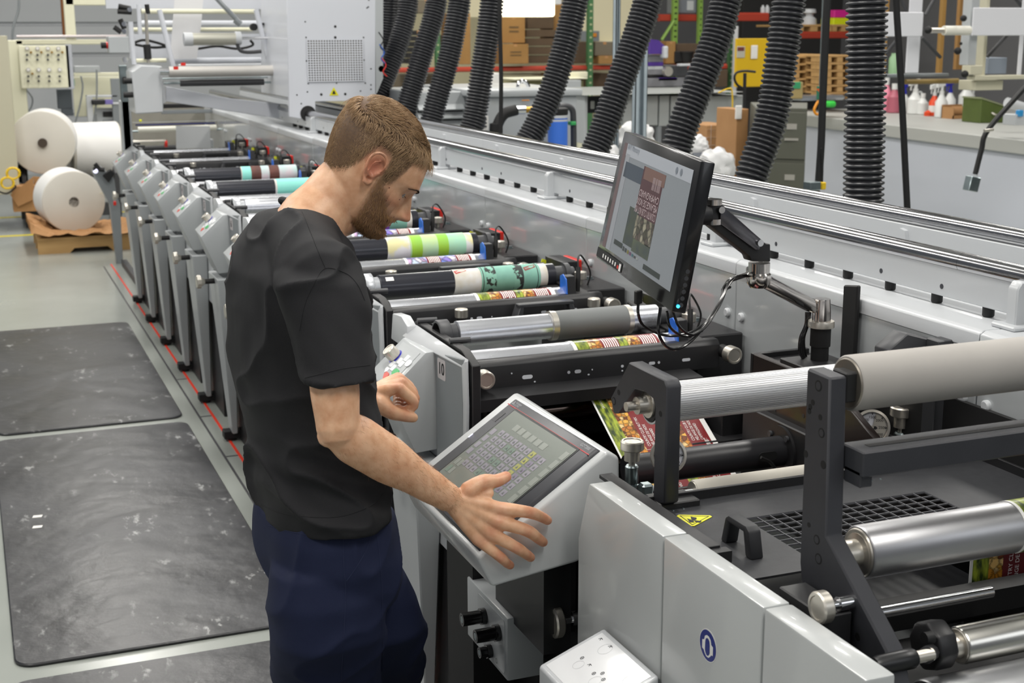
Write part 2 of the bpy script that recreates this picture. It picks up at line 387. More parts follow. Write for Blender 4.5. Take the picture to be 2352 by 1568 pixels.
# pipe frame and gauge board
t = thing('pipe_frame', U(45, 470, y=15.2), 'cream painted pipe frame in front of the ribbed wall', 'frame')
for r_ in ((36, 90, 248, 103), (34, 92, 52, 300), (152, -20, 168, 90), (150, -20, 272, 12)): pbox('frame_tube', cream, *r_, 15.2, .06, t, .008)
pcyl('frame_pipe', mat('pinkish pipe', 'c5bdbd', .4, .3), 38, 290, 84, 3.2, 15.18, t)
t = thing('valve_board', U(100, 203, y=15.1), 'cream board with eight groups of gauges and valves', 'control board')
pbox('board_plate', cream, 50, 104, 157, 203, 15.12, .03, t); pbox('board_side', mat('grey side', 'aeb2ba', .5), 157, 102, 164, 205, 15.12, .06, t)
brass = mat('brass', 'b08a3c', .35, .8)
for i in range(4):
    for j in range(2):
        x0 = 61+24*i+3*j; y0 = 110+49*j
        p = U(x0+1, y0+1, y=15.1); mb = MB(); mb.cyl(p+V((0, .02, 0)), p-V((0, .01, 0)), .020, 16); g = mb.done('dial_gauge', chrome, t)
        mb = MB(); mb.cyl(p-V((0, .009, 0)), p-V((0, .012, 0)), .016, 16); mb.done('gauge_face', paper, g)
        for dx, dy, m_ in ((1, 16, dgrey), (1, 27, dgrey), (10, 10, brass)):
            if j == 1 and i and m_ is brass: continue
            p = U(x0+dx, y0+dy, y=15.1); mb = MB(); mb.cyl(p+V((0, .02, 0)), p-V((0, .03, 0)), .011, 10); mb.done('valve_knob', m_, t)
mb = MB(); mb.tube(spline([U(44, -10, y=16.5), U(42, 25, y=16.5), U(31, 62, y=16.5), U(29, 110, y=16.5), U(33, 190, y=16.5), U(40, 300, y=16.5)]), .014, 8); tag(mb.done('conduit', mgrey), 'bent grey conduit running down the ribbed wall', 'pipe')
mb = MB(); mb.tube([U(141, -10, y=17), U(147, 82, y=17)], .016, 8); tag(mb.done('copper_pipe', mat('copper', '93603a', .4, .7)), 'brown copper pipe beside the upright cream tube', 'pipe')
t = thing('switch_box', U(148, 266, y=15.4), 'dark slate electrical switch box below the valve board', 'switch box')
pbox('box_body', mat('slate metal', '50575e', .5), 134, 205, 164, 250, 15.4, .12, t); pbox('lower_cover', mat('slate metal', '50575e', .5), 143, 250, 168, 266, 15.38, .12, t)
pbox('status_sign', mat('green sign', '2c8a5c', .5), 160, 181, 171, 198, 15.35, .12, t)
for pts in ([U(186, 175, y=15.5), U(190, 200, y=15.5), U(184, 240, y=15.5), U(172, 285, y=15.5)], [U(60, 205, y=15.5), U(74, 225, y=15.5), U(72, 245, y=15.5), U(62, 258, y=15.5)], [U(222, 160, y=15.5), U(222, 225, y=15.5), U(214, 285, y=15.5)]):
    mb = MB(); mb.tube(spline(pts), .009, 6); tag(mb.done('cable', mgrey), 'thin grey cable hanging at %s' % {186: 'the left of the instrument shelf', 60: 'the bottom of the valve board', 222: 'the right of the instrument shelf'}[round(1176+F_PX*((pts[0]-CP).dot(CR)/(pts[0]-CP).dot(_f)))] , 'cable')
t = thing('instrument_shelf', U(225, 380, y=15.6), 'pale shelf unit with instruments left of the white press module', 'shelf')
pbox('back_sheet', cream, 172, 175, 282, 268, 15.9, .03, t); pbox('top_rail', cream, 170, 166, 284, 176, 15.6, .1, t)
pbox('shelf_board', white, 200, 218, 270, 224, 15.5, .2, t); pbox('shelf_post', white, 203, 222, 212, 300, 15.5, .05, t); pbox('shelf_post', mgrey, 272, 180, 281, 455, 15.5, .05, t)
pbox('drawer_unit', wgrey, 226, 248, 272, 345, 15.6, .2, t)
for k in range(4): pbox('drawer_front', [blackm, mgrey, kraft, mgrey][k], 237, 256+k*19, 262, 268+k*19, 15.58, .02, t)
pbox('switch_unit', wgrey, 171, 151, 228, 167, 15.6, .15, label='white network switch on the top rail of the instrument shelf', cat='device')
t = thing('tool_case', U(240, 240, y=15.45), 'black instrument with violet end on the shelf board', 'device'); pbox('case_body', black, 211, 228, 242, 241, 15.45, .1, t, .01); pbox('violet_end', mat('violet label', '7a6fb0', .5), 242, 229, 259, 240, 15.45, .1, t); pcyl('case_nozzle', white, 259, 278, 238, 3, 15.5, t)

# ------------------------------------------------------------------ white tower that rides on the rails
tm = mat('white machine enamel', 'd0d3da', .4, coat=.15)
t = thing('rail_tower', (2.2, 8.8, 1.31), 'tall white cabinet with vent grille riding on the rails', 'machine tower')
Y = 8.6
def Q(px, py, y=Y): return U(px, py, y=y)
pz = lambda pts, d=.45, y=Y: [V((p.x, y, p.z)) for p in [Q(a, b, y) for a, b in pts]]
mb = MB(); mb.prism(pz([(657, -90), (664, 268), (690, 272), (725, 262), (724, 233), (864, 231), (862, -90)]), (0, .02, 0)); fr = mb.done('front_plate', tm, t, bev=.002)
mb = MB(); mb.prism(pz([(668, -90), (668, 225), (862, 225), (862, -90)]), (0, .9, 0))
for v in mb.b.verts: v.co.y += .021
mb.done('cabinet_body', tm, t, bev=.003)
mb = MB(); mb.prism(pz([(862, -90), (862, 214), (866, 214), (880, 180), (880, -90)]), (0, .05, 0)); mb.done('side_channel', wgrey, t)
mb = MB(); a, b_ = Q(708, 187), Q(832, 91); mb.box((a.x, Y-.004, a.z), (b_.x, Y-.001, b_.z)); g = mb.done('vent_recess', mat('vent dark', '43464b', .6, nz=(9, '6f675a', .2)), t)
mb = MB(); nx, nz_ = 21, 17
for i in range(nx+1):
    x = a.x+(b_.x-a.x)*i/nx; mb.box((x-.0032, Y-.008, a.z), (x+.0032, Y-.0045, b_.z))
for j in range(nz_+1):
    zz = a.z+(b_.z-a.z)*j/nz_; mb.box((a.x, Y-.0081, zz-.0032), (b_.x, Y-.0046, zz+.0032))
mb.done('vent_lattice', tm, t, kind='stuff')
mb = MB()
for px, py in ((770, 61), (701, 50), (846, 16), (843, 18), (703, 86), (770, 86), (835, 86), (704, 140), (836, 138), (708, 192), (773, 191), (839, 191), (682, 218), (706, 211), (738, 217), (793, 216), (828, 209), (852, 158), (852, 195), (852, 205), (847, 0), (692, 238)):
    p = Q(px, py); mb.cyl((p.x, Y-.001, p.z), (p.x, Y+.001, p.z), .0085 if px in (770, 738, 793) else .005, 10)
mb.done('front_screws', blackm, t, kind='stuff')
p = Q(767, 219); mb = MB(); mb.prism([(p.x-.030, Y-.002, p.z), (p.x+.030, Y-.002, p.z), (p.x, Y-.002, p.z+.052)], (0, -.001, 0)); wg = mb.done('warning_sticker', mat('warning yellow', 'e0d80f', .5), t)
mb = MB(); mb.prism([(p.x-.012, Y-.0035, p.z+.008), (p.x+.012, Y-.0035, p.z+.008), (p.x+.003, Y-.0035, p.z+.03), (p.x-.004, Y-.0035, p.z+.03)], (0, -.0005, 0)); mb.done('warning_symbol', gblk, wg)
mb = MB(); p = Q(697, 262); mb.lathe((2.03, Y-.001, 1.350), (2.03, Y-.004, 1.350), [(0, .05), (.003, .05)], 24); mb.done('rail_bushing', blackm, t)
for k, (px, py) in enumerate(((870, 92), (872, 120), (876, 150))):
    c = Q(px, py); mb = MB(); mb.tube(spline([c+V((0, 0, .05)), c+V((.03, 0, .0)), c+V((.01, 0, -.04)), c+V((.035, 0, -.07))]), .004, 6); mb.done('loose_wire', [blackm, blueS, redp][k], t)
mb = MB(); c = Q(876, 158); mb.cyl(c, c+V((0, .04, 0)), .02, 14); mb.done('cable_plug', blackm, t)

# white turn bar module left of the tower
t = thing('turn_bar_module', (1.5, 9.3, 1.3), 'white module of rollers and bars cantilevered left of the tower', 'machine module')
Ym = 9.2
mb = MB(); mb.prism(pz([(303, 165), (325, 150), (372, 152), (376, 258), (312, 262)], y=Ym), (0, .35, 0)); mb.done('end_box', white, t, bev=.006)
mb = MB(); mb.prism(pz([(376, 190), (382, 234), (372, 240), (372, 190)], y=Ym+.1), (0, .1, 0)); mb.done('bearing_plate', white, t)
mb = MB(); mb.prism(pz([(381, 198), (520, 225), (660, 240), (660, 272), (640, 272), (381, 233)], y=Ym+.2), (0, .03, 0)); mb.done('diagonal_arm', tm, t, bev=.003)
for px, py, w in ((255, 186, 4), (262, 218, 4)):
    pcyl('side_knob', blackm, 284, 306, py, 6.5, Ym+.05, t)
pcyl('big_roller', mat('greige roller', 'c2bfba', .45, .2), 388, 640, 165, 12, Ym-.05, t); pcyl('roller_journal', chrome, 366, 392, 164, 9, Ym-.05, t); pcyl('roller_journal', chrome, 640, 660, 163, 10, Ym-.05, t)
pcyl('white_tape_roller', white, 410, 600, 151, 4, Ym+.1, t)
for k, (px, py) in enumerate(((398, 157), (415, 148))): p = U(px, py, y=Ym-.16 if k == 0 else Ym+.02); mb = MB(); mb.box((p.x, p.y-.012, p.z-.008), (p.x+.03, p.y-.008, p.z+.012)); mb.done('red_mark', redp, t)
pcyl('dark_roller', dgrey, 414, 606, 191, 7.5, Ym, t); pcyl('roller_shaft', zinc, 376, 414, 191, 2.5, Ym, t); pcyl('roller_shaft', zinc, 606, 665, 189, 2.5, Ym, t)
pcyl('thin_rod', zinc, 372, 618, 181, 1.8, Ym+.1, t)
pcyl('cross_pipe', cream, 325, 585, 26, 5.5, Ym+.3, t); pcyl('cross_pipe', tm, 318, 600, 54, 7, Ym+.7, t); pcyl('cross_pipe', cream, 300, 580, 68, 4.5, Ym+.6, t); pcyl('cross_pipe', cream, 313, 382, 139, 4.5, Ym+.2, t); pcyl('cross_pipe', tm, 390, 612, 140, 7, Ym+.5, t)
for a, c in (((366, 22), (398, 152)), ((588, 22), (620, 150)), ((641, 22), (662, 140))):
    mb = MB(); mb.tube([U(*a, y=Ym+.15), U(*c, y=Ym+.15)], .017, 8); mb.done('slanted_bar', tm, t)
mb = MB(); mb.tube([U(300, 50, y=Ym+.3), U(308, 148, y=Ym+.3)], .016, 8); mb.done('slanted_bar', tm, t)
mb = MB(); mb.tube([U(318, 10, y=Ym+.3), U(322, 80, y=Ym+.3)], .014, 8); mb.done('slanted_bar', tm, t)
mb = MB(); mb.box(tuple(U(300, 134, y=Ym+1.0)), (U(670, 134, y=Ym+1.0).x, Ym+1.04, U(400, 78, y=Ym+1.0).z)); mb.done('rear_plate', tm, t)
mb = MB(); mb.box((U(660, 200, y=Ym+.9).x-1.25, Ym+.9, U(400, 20, y=Ym+.9).z), (U(700, 20, y=Ym+.9).x, Ym+.94, 2.3)); mb.done('rear_plate', tm, t)
web = mat('white film', 'dedee0', .5)
mb = MB(); mb.prism(pz([(404, -40), (470, -40), (462, 60), (452, 134), (391, 136), (396, 60)], y=Ym+.4), (0, .004, 0)); mb.done('film_web', web, t)
t2 = thing('pneumatic_cylinder', U(480, 105, y=Ym), 'pale air cylinder with piston rod in front of the white film', 'air cylinder')
pcyl('cylinder_barrel', mat('pale alloy', 'b9b8ac', .35, .5), 432, 542, 90, 14, Ym+.1, t2); pcyl('end_cap', white, 422, 442, 90, 15.5, Ym+.1, t2, n=8); pcyl('end_cap', white, 540, 553, 88, 15.5, Ym+.1, t2, n=8); pcyl('piston_rod', chrome, 553, 632, 88, 3, Ym+.1, t2)
mb = MB(); mb.tube(spline([U(545, 102, y=Ym+.08), U(552, 116, y=Ym+.08), U(570, 120, y=Ym+.08), U(600, 118, y=Ym+.08)]), .012, 8); mb.done('air_hose', dgrey, t2)
t2 = thing('lever_bar', U(341, 150, y=Ym), 'upright steel lever with black grips on top of the white end box', 'lever')
mb = MB(); mb.cyl(U(341, 145, y=Ym+.15), U(335, 30, y=Ym+.15), .011, 10); mb.done('lever_rod', steel, t2)
for y0, y1, r in ((136, 102, .024), (32, 10, .015)):
    mb = MB(); mb.cyl(U(340, y0, y=Ym+.15), U(337, y1, y=Ym+.15), r, 12); mb.done('black_grip', blackm, t2)
for pts in ([(308, 98), (330, 92), (360, 98), (390, 108)], [(308, 102), (350, 109), (385, 107)], [(455, 112), (500, 106), (545, 112), (580, 104), (575, 92)]):
    mb = MB(); mb.tube(spline([U(a, c, y=Ym+.6) for a, c in pts]), .009, 6); mb.done('loose_cable', blackm, t)
t2 = thing('wall_motor', U(270, 120, y=Ym+.3), 'grey square motor box with a black red-ringed knob left of the module', 'motor')
pbox('motor_box', wgrey, 251, 84, 296, 122, Ym+.3, .15, t2); pcyl('motor_knob', blackm, 232, 251, 104, 7, Ym+.36, t2); pcyl('red_ring', redp, 244, 249, 104, 7.6, Ym+.36, t2)
t2 = thing('black_clamp', U(290, 80, y=Ym+.4), 'black clamp handles at the upper left end of the module', 'clamp')
for a, c in (((262, 62), (278, 74)), ((276, 44), (286, 66)), ((272, 14), (300, 20)), ((270, 26), (302, 28))):
    mb = MB(); mb.tube([U(*a, y=Ym+.4), U(*c, y=Ym+.4)], .017, 8); mb.done('clamp_arm', blackm, t2)
for px, py in ((285, 55), (285, 72), (298, 22)):
    mb = MB(); c = U(px, py, y=Ym+.38); mb.cyl(c, c+V((0, .05, 0)), .016, 12); mb.done('clamp_pin', chrome, t2)
t2 = thing('film_sensor', U(625, 60, y=Ym), 'small black bracket with knob high right of the module', 'bracket')
for r_ in ((615, 42, 634, 60), (620, 24, 634, 42), (596, 52, 616, 58)): pbox('bracket_piece', blackm, *r_, Ym+.2, .06, t2)
mb = MB(); c = U(584, 62, y=Ym+.2); mb.cyl(c, c+V((0, .05, 0)), .024, 14); mb.done('bracket_knob', blackm, t2)
mb = MB(); mb.tube([U(492, -10, y=Ym+.1), U(548, 50, y=Ym+.1)], .016, 8); mb.tube([U(540, 45, y=Ym+.1), U(552, 56, y=Ym+.1)], .022, 8); tag(mb.done('slanted_damper', mgrey), 'slanted grey damper rod at the top of the module', 'rod')
t2 = thing('support_post', U(278, 300, y=Ym+.4), 'thin steel posts with black knobs at the left end of the press', 'post')
for x0, x1, y0, y1, m_ in ((284, 300, 232, 372, wgrey), (286, 291, 150, 345, zinc)): pbox('post_bar', m_, x0, y0, x1, y1, Ym+.6, .05, t2)
pcyl('post_knob', blackm, 282, 302, 185, 8, Ym+.55, t2)
mb = MB(); c = U(288, 137, y=Ym+.55); mb.cyl(c, c+V((0, .04, 0)), .02, 14); mb.done('post_roller', chrome, t2)

# unwind / first section at the far end of the press
t = thing('unwind_section', (1.5, 11.7, 0), 'open unwind section with white web at the far end of the press', 'machine section')
Yu = 11.2
gback = mat('beige machine back', '9b988f', .5, nz=(5, '88857b', .3))
pbox('back_sheet', gback, 300, 225, 540, 360, Yu+.9, .03, t); pbox('side_post', wgrey, 283, 230, 299, 370, Yu, .06, t); pbox('side_post', wgrey, 518, 240, 530, 345, Yu, .08, t)
pbox('dark_gap', blackm, 370, 236, 515, 249, Yu+.3, .1, t); pbox('slot_strip', mgrey, 372, 250, 520, 262, Yu+.3, .05, t)
pbox('blue_bar', mat('navy bar', '23286a', .4), 312, 281, 495, 289, Yu+.1, .05, t); pbox('top_bar', mgrey, 305, 277, 505, 282, Yu+.1, .06, t)
pcyl('idler_roller', mat('ivory roller', 'e6e4d8', .4), 317, 497, 298, 6.5, Yu, t); pcyl('idler_shaft', zinc, 300, 318, 302, 2.5, Yu, t); pcyl('idler_shaft', zinc, 497, 530, 297, 2.5, Yu, t)
mb = MB(); p = [U(404, 289, y=Yu-.12), U(482, 289, y=Yu-.12), U(484, 340, y=Yu-.14), U(405, 342, y=Yu-.14)]; mb.prism(p, (0, .003, 0)); mb.done('white_web', mat('grey film', 'b9bbbd', .5), t)
pcyl('steel_roller', steel, 304, 380, 327, 5.5, Yu, t); pcyl('red_collar', redp, 378, 384, 330, 8, Yu, t); pcyl('dark_roller', dgrey, 302, 404, 343, 7, Yu+.1, t)
pbox('bottle', white, 482, 318, 490, 341, Yu-.1, .03, t, .01)
for px, py in ((320, 278), (476, 271)): pbox('yellow_label', yel, px, py-4, px+6, py+2, Yu+.85, .01, t)
# infeed console, the farthest leg by the paper roll
t = thing('infeed_console', (1.02, 11.6, 0), 'dark grey infeed console with black lamp head beside the front paper roll', 'console')
mb = MB(); mb.prism([U(212, 395, y=11.5), U(232, 382, y=11.5), U(262, 410, y=11.5), U(268, 448, y=11.5), U(252, 470, y=11.5)], (0, .12, 0)); mb.done('console_head', mgrey, t, bev=.006)
mb = MB(); mb.prism([U(252, 466, y=11.5), U(268, 448, y=11.5), U(276, 470, y=11.5), U(284, 620, y=11.5), U(270, 620, y=11.5)], (0, .10, 0)); mb.done('leg', mgrey, t, bev=.004)
mb = MB(); mb.prism([U(236, 404, y=11.46), U(254, 388, y=11.46), U(264, 398, y=11.46), U(250, 420, y=11.46)], (0, .05, 0)); mb.done('lamp_head', blackm, t, bev=.006)
for a, c in (((218, 376), (228, 388)), ((214, 388), (240, 390))):
    mb = MB(); mb.tube([U(*a, y=11.45), U(*c, y=11.45)], .018, 8); mb.done('handle', blackm, t)
mb = MB(); c = U(221, 394, y=11.44); mb.cyl(c, c+V((-.01, -.01, .01)), .018, 14); mb.done('status_light', mat('cool light', 'e6e6ff', .3, emit=1.2), t)
pbox('red_button', redp, 261, 462, 267, 472, 11.45, .02, t)

# ------------------------------------------------------------------ right background: racking with cartons
rackred = mat('rack beam red', 'a63a28', .5); rackgr = mat('rack upright green', '3f6b43', .5); limeg = mat('rack lime', '83a84a', .5)
YR = 15.0
def beam(px0, px1, py0, py1, y, lb, m=rackred):
    a, b_ = U(px0, py1, y=y), U(px1, py0, y=y); t = thing('rack_beam', (a.x, y, a.z), lb, 'rack beam', 'red rack beams'); mb = MB()
    mb.prism([(a.x, y, a.z), (a.x, y-.015, a.z+.01), (a.x, y-.015, b_.z-.02), (a.x, y+.01, b_.z), (a.x, y+.06, b_.z), (a.x, y+.06, a.z)], (b_.x-a.x, 0, 0)); mb.done('beam_body', m, t)
beam(868, 1430, 149, 168, YR, 'red rack beam under the brown cartons behind the hoses')
beam(1432, 1705, 146, 162, YR, 'red rack beam behind the purple trimmed machine')
beam(1515, 1605, 33, 49, 16.5, 'short red rack beam with white label, under the grey bin'); beam(1688, 1765, 29, 49, YR+.6, 'red rack beam right of the pale upright post'); beam(1826, 1950, 72, 89, YR+.6, 'red rack beam under the pallet with pink and yellow boxes'); beam(1518, 1548, 38, 48, 17, 'dark red rack beam behind the lime upright')
def upright(px0, px1, y, lb, m=rackgr, py1=230):
    a, b_ = U(px0, py1, y=y), U(px1, py1, y=y); t = thing('rack_upright', (a.x, y, 0), lb, 'rack upright', 'rack uprights')
    mb = MB(); mb.box((a.x, y, 0), (b_.x, y+.06, 3.6)); mb.done('upright_post', m, t)
    mb = MB()
    for k in range(24): mb.box((a.x+.018, y-.002, 1.1+k*.075), (b_.x-.018, y+.001, 1.12+k*.075))
    mb.done('upright_slots', blackm if m is not rackgr else mat('slot pale', 'aab08a', .6), t, kind='stuff')
upright(1350, 1361, YR-.05, 'green slotted rack upright left of the galvanised strut'); upright(1003, 1013, YR-.05, 'green rack upright between the left hoses'); upright(1672, 1684, YR-.05, 'green rack upright left of the yellow board'); upright(1545, 1556, 16.4, 'lime green rack upright behind the purple machine', limeg, 100)
upright(1604, 1612, 16.4, 'thin green rack upright left of the second bent hose', limeg, 100)
mb = MB(); mb.tube([U(1520, 92, y=16.4), U(1548, 48, y=16.4)], .022, 6); tag(mb.done('rack_brace', limeg), 'diagonal lime green rack brace', 'rack brace')
pbox('white_post', white, 1680, 60, 1689, 560, YR-.2, .05, label='thin pale post left of the yellow board', cat='post')
brown2 = mat('brown card', '9a7442', .8, nz=(5, '8c683a', .3)); dark2 = mat('dark brown card', '5c4a37', .8, nz=(5, '4a3c2e', .3)); shade = mat('grey card', '6a6253', .8)
prt = mat('carton print', '5f4a2e', .8)
def carton(px0, py0, px1, py1, y, lb, m=brown2, dep=.4, print_=False, rot=0):
    a, b_ = U(px0, py1, y=y), U(px1, py0, y=y); t = thing('carton', (a.x, y, a.z), lb, 'carton', 'cartons on the racks')
    mb = MB(); mb.box((a.x, y, a.z), (b_.x, y+dep, b_.z)); mb.done('box_body', m, t, bev=.004)
    mb = MB(); xm = (a.x+b_.x)/2; mb.box((xm-.02, y-.001, b_.z-.03), (xm+.02, y+dep, b_.z+.001)); mb.done('tape_strip', m if m is dark2 else kraft, t)
    if print_:
        mb = MB(); w = b_.x-a.x; h = b_.z-a.z
        for k in range(2): mb.box((a.x+w*.3, y-.002, a.z+h*(.4+.16*k)), (a.x+w*.72, y, a.z+h*(.47+.16*k)))
        mb.done('printed_lines', prt, t)
    return t
carton(1154, 38, 1206, 99, YR, 'upper brown carton with print under the lit lamp', print_=True); carton(1154, 101, 1214, 147, YR-.1, 'lower brown carton with print, slightly proud of the one above', print_=True)
for k in range(4): carton(1208-k % 2, 68+k*20, 1290, 85+k*20, YR+.1, 'flat dark carton in the stack right of the brown cartons, %s' % ['topmost', 'second from top', 'third from top', 'bottom'][k], dark2)
carton(1212, 30, 1272, 66, YR+.15, 'dark carton above the flat stack', dark2); carton(1270, 6, 1300, 90, YR+.2, 'tall brown carton standing beside the left edge of a bent hose', brown2); carton(1040, 30, 1080, 148, YR, 'tall tan carton between two left hoses', brown2); carton(1030, 80, 1042, 148, YR+.1, 'narrow brown carton at the hose edge', dark2)
for k in range(6): carton(935, 70+k*13, 988, 81+k*13, YR+.1, 'black tray in the stack behind the left hoses, %s' % ['topmost', 'second', 'third', 'fourth', 'fifth', 'bottom'][k], blackm)
carton(1366, 96, 1412, 128, YR, 'grey shaded carton behind the green upright', shade); carton(1376, 128, 1410, 147, YR-.05, 'tan carton with a dark slot on the red beam', brown2); carton(1296, 96, 1348, 146, YR+.1, 'dark carton between hose and green upright', dark2)
carton(960, 0, 1000, 30, YR+.3, 'beige carton high behind the left hoses', shade); carton(1530, 95, 1552, 146, YR, 'open tan carton beside the purple machine', brown2); carton(1552, 100, 1610, 148, YR+.1, 'wide brown carton behind the black bin', dark2)
carton(1645, 160, 1672, 200, YR-.1, 'small brown carton under the beam end', dark2); carton(1340, 168, 1400, 210, YR+.2, 'dark carton below the beam', dark2); pbox('lower_shelf_board', mat('shelf board', '8a7a5a', .7), 870, 208, 1420, 216, YR, .9, bpy.data.objects['rack_upright']); carton(880, 170, 1040, 208, YR+.4, 'long dark crate under the beam behind the left hoses', shade, .5)
pbox('plastic_bin', mat('grey tote', '7d828a', .5), 1563, -8, 1602, 32, 16.5, .4, bev=.02, label='grey plastic tote with a white label on the high shelf', cat='bin')
pbox('tote_label', white, 1578, 2, 1594, 24, 16.49, .008, bpy.data.objects['plastic_bin'])
t = thing('black_bin', U(1575, 145, y=YR-.1), 'black round bin on the shelf behind the purple machine', 'bin'); mb = MB(); c = U(1576, 143, y=YR); mb.lathe(c, c+V((0, 0, 1)), [(0, .07), (.11, .09), (.115, .1), (.13, .1), (.13, .06)], 20); mb.done('bin_body', blackm, t); pbox('bin_tray', blackm, 1550, 118, 1568, 143, YR-.02, .2, t)
carton(1150, 166, 1340, 172, YR+.6, 'long pale shelf board under the red beam', cream, .3)
# lit shade lamp and partition behind, its lit look put into the pale cream
t = thing('lit_lamp', U(1220, 20, y=14.2), 'bright warm fluorescent lamp hanging at the top of the picture', 'lamp')
glow = mat('lamp diffuser', 'fff6d8', .5, emit=2.6)
a, b_ = U(1152, 38, y=14.2), U(1276, -60, y=14.2); mb = MB(); mb.prism([(a.x, 14.2, a.z), (a.x, 14.2, b_.z), (a.x, 14.5, b_.z), (a.x, 14.5, a.z)], (b_.x-a.x, 0, 0)); mb.done('lamp_diffuser', glow, t, bev=.02); pbox('lamp_end', lampm, 1274, -60, 1290, 10, 14.2, .3, t)
t = thing('cream_partition', U(1450, 95, y=17.5), 'brightly lit cream partition behind the racks', 'partition')
pbox('partition_sheet', mat('lit cream partition', 'efe6c4', .7), 1338, -120, 1500, 96, 17.5, .05, t); pbox('partition_ledge', cream, 1330, 94, 1420, 100, 17.4, .2, t); pbox('partition_post', cream, 1140, -120, 1152, 120, 17.5, .05, t); pbox('partition_sheet', mat('lit cream partition', 'efe6c4', .7), 1060, -120, 1140, 40, 17.5, .05, t)
pbox('notice_plate', mgrey, 1335, 71, 1377, 95, 17.3, .03, t); pbox('orange_sticker', mat('orange sticker', 'd98a2b', .6), 1362, 76, 1371, 85, 17.28, .01, t)
t = thing('wash_table', U(1250, 210, y=13.5), 'long cream topped table with sinks behind the grey chiller', 'table')
for px in (1155, 1330): a = U(px, 200, y=13.6); mb = MB(); mb.box((a.x, 13.6, 0), (a.x+.05, 13.65, a.z)); mb.done('leg', cream, t)
pbox('table_top', cream, 1180, 178, 1350, 184, 13.5, .5, t); pbox('table_front', mat('olive panel', '77744f', .6), 1150, 184, 1340, 212, 13.6, .05, t); pbox('sink_box', wgrey, 1300, 184, 1335, 215, 13.4, .3, t); pbox('paper_stack', paper, 1125, 168, 1150, 212, 13.5, .2, t); pbox('white_items', cream, 1290, 165, 1350, 178, 13.7, .1, t)

# grey chiller with louvres, tap on top
t = thing('chiller_unit', (3.3, 8.4, 0), 'grey chiller cabinet with louvred side behind the rails', 'chiller')
a, b_ = U(1100, 224, y=8.2), U(1325, 224, y=8.2); cz = a.z
mb = MB(); mb.box((a.x, 8.2, 0), (b_.x, 9.3, cz)); mb.done('cabinet_body', wgrey, t, bev=.006)
mb = MB(); mb.box((a.x-.03, 8.17, cz), (b_.x+.03, 9.33, cz+.045)); mb.done('cabinet_lid', wgrey, t, bev=.012, seg=2)
xl = U(960, 230, y=8.4).x
mb = MB(); mb.box((xl, 8.45, 0), (a.x, 9.3, cz+.03)); mb.done('side_unit', wgrey, t, bev=.006)
for k in range(7):
    zz = cz-.05-k*.055; mb = MB(); mb.prism([(xl+.01, 8.45, zz), (xl+.01, 8.41, zz-.03), (xl+.01, 8.42, zz-.038), (xl+.01, 8.45, zz-.01)], (a.x-xl-.03, 0, 0)); mb.done('louvre', wgrey, t)
    mb = MB(); mb.box((xl+.01, 8.448, zz-.05), (a.x-.02, 8.4499, zz-.032)); mb.done('louvre_gap', blackm, t)
pbox('info_label', paper, 1098, 266, 1122, 300, 8.19, .004, t); mb = MB()
for k in range(3): p = U(1101, 273+k*8, y=8.185); mb.box((p.x, 8.183, p.z-.01), (p.x+.05, 8.186, p.z))
mb.done('label_lines', dgrey, t, kind='stuff')
pbox('orange_label', mat('orange sticker', 'd98a2b', .6), 1199, 229, 1217, 232, 8.16, .01, t)
mb = MB(); c = U(1190, 212, y=8.6); mb.tube(spline([c, c+V((.0, 0, .05)), c+V((.03, 0, .075)), c+V((.07, 0, .05)), c+V((.08, 0, .0))]), .013, 8); mb.done('tap', chrome, t); pbox('tray', dgrey, 1120, 208, 1230, 214, 8.5, .3, t)
t = thing('suction_hose', U(1140, 300, y=7.9), 'thick black suction hose with steel coupling in front of the chiller', 'hose')
mb = MB(); mb.tube(spline([V((U(1136, 330, y=7.9).x, 7.9, .02)), U(1136, 330, y=7.9), U(1142, 290, y=7.9), U(1158, 262, y=7.9), U(1186, 252, y=7.9)]), .034, 14); mb.done('hose_body', blackm, t)
pcyl('coupling', chrome, 1184, 1205, 253, 10, 7.9, t); pcyl('coupling_end', brass, 1205, 1222, 252, 7, 7.9, t)
t = thing('blue_canister', U(1282, 350, y=8.0), 'blue water filter canister with white cap band right of a bent hose', 'canister')
mb = MB(); c = V((U(1281, 400, y=8.0).x, 8.0, 0)); c2 = U(1281, 278, y=8.0); mb.cyl(c, c2, .063, 28); mb.done('canister_body', mat('canister blue', '3f74d8', .4), t)
mb = MB(); c3 = U(1281, 264, y=8.0); mb.cyl(c2, c3, .062, 28); bb = mb.done('cap_band', white, t); mb = MB(); mb.lathe(c3, c3+V((0, 0, 1)), [(0, .062), (.01, .066), (.04, .066), (.05, .045)], 28); mb.done('canister_cap', blackm, t)
mb = MB(); mb.lathe(c2+V((0, 0, .012)), c3, [(0, .0625), (.008, .0625)], 28); mb.done('blue_stripe', blueS, bb)
mb = MB(); mb.tube(spline([U(1275, 246, y=8.02), U(1300, 244, y=8.02), U(1314, 252, y=8.02), U(1317, 280, y=8.02), U(1318, 360, y=8.02)]), .02, 12); mb.done('canister_pipe', dgrey, t)
pbox('green_clip', mat('green clip', '39a35a', .5), 1311, 279, 1324, 288, 7.98, .05, t)
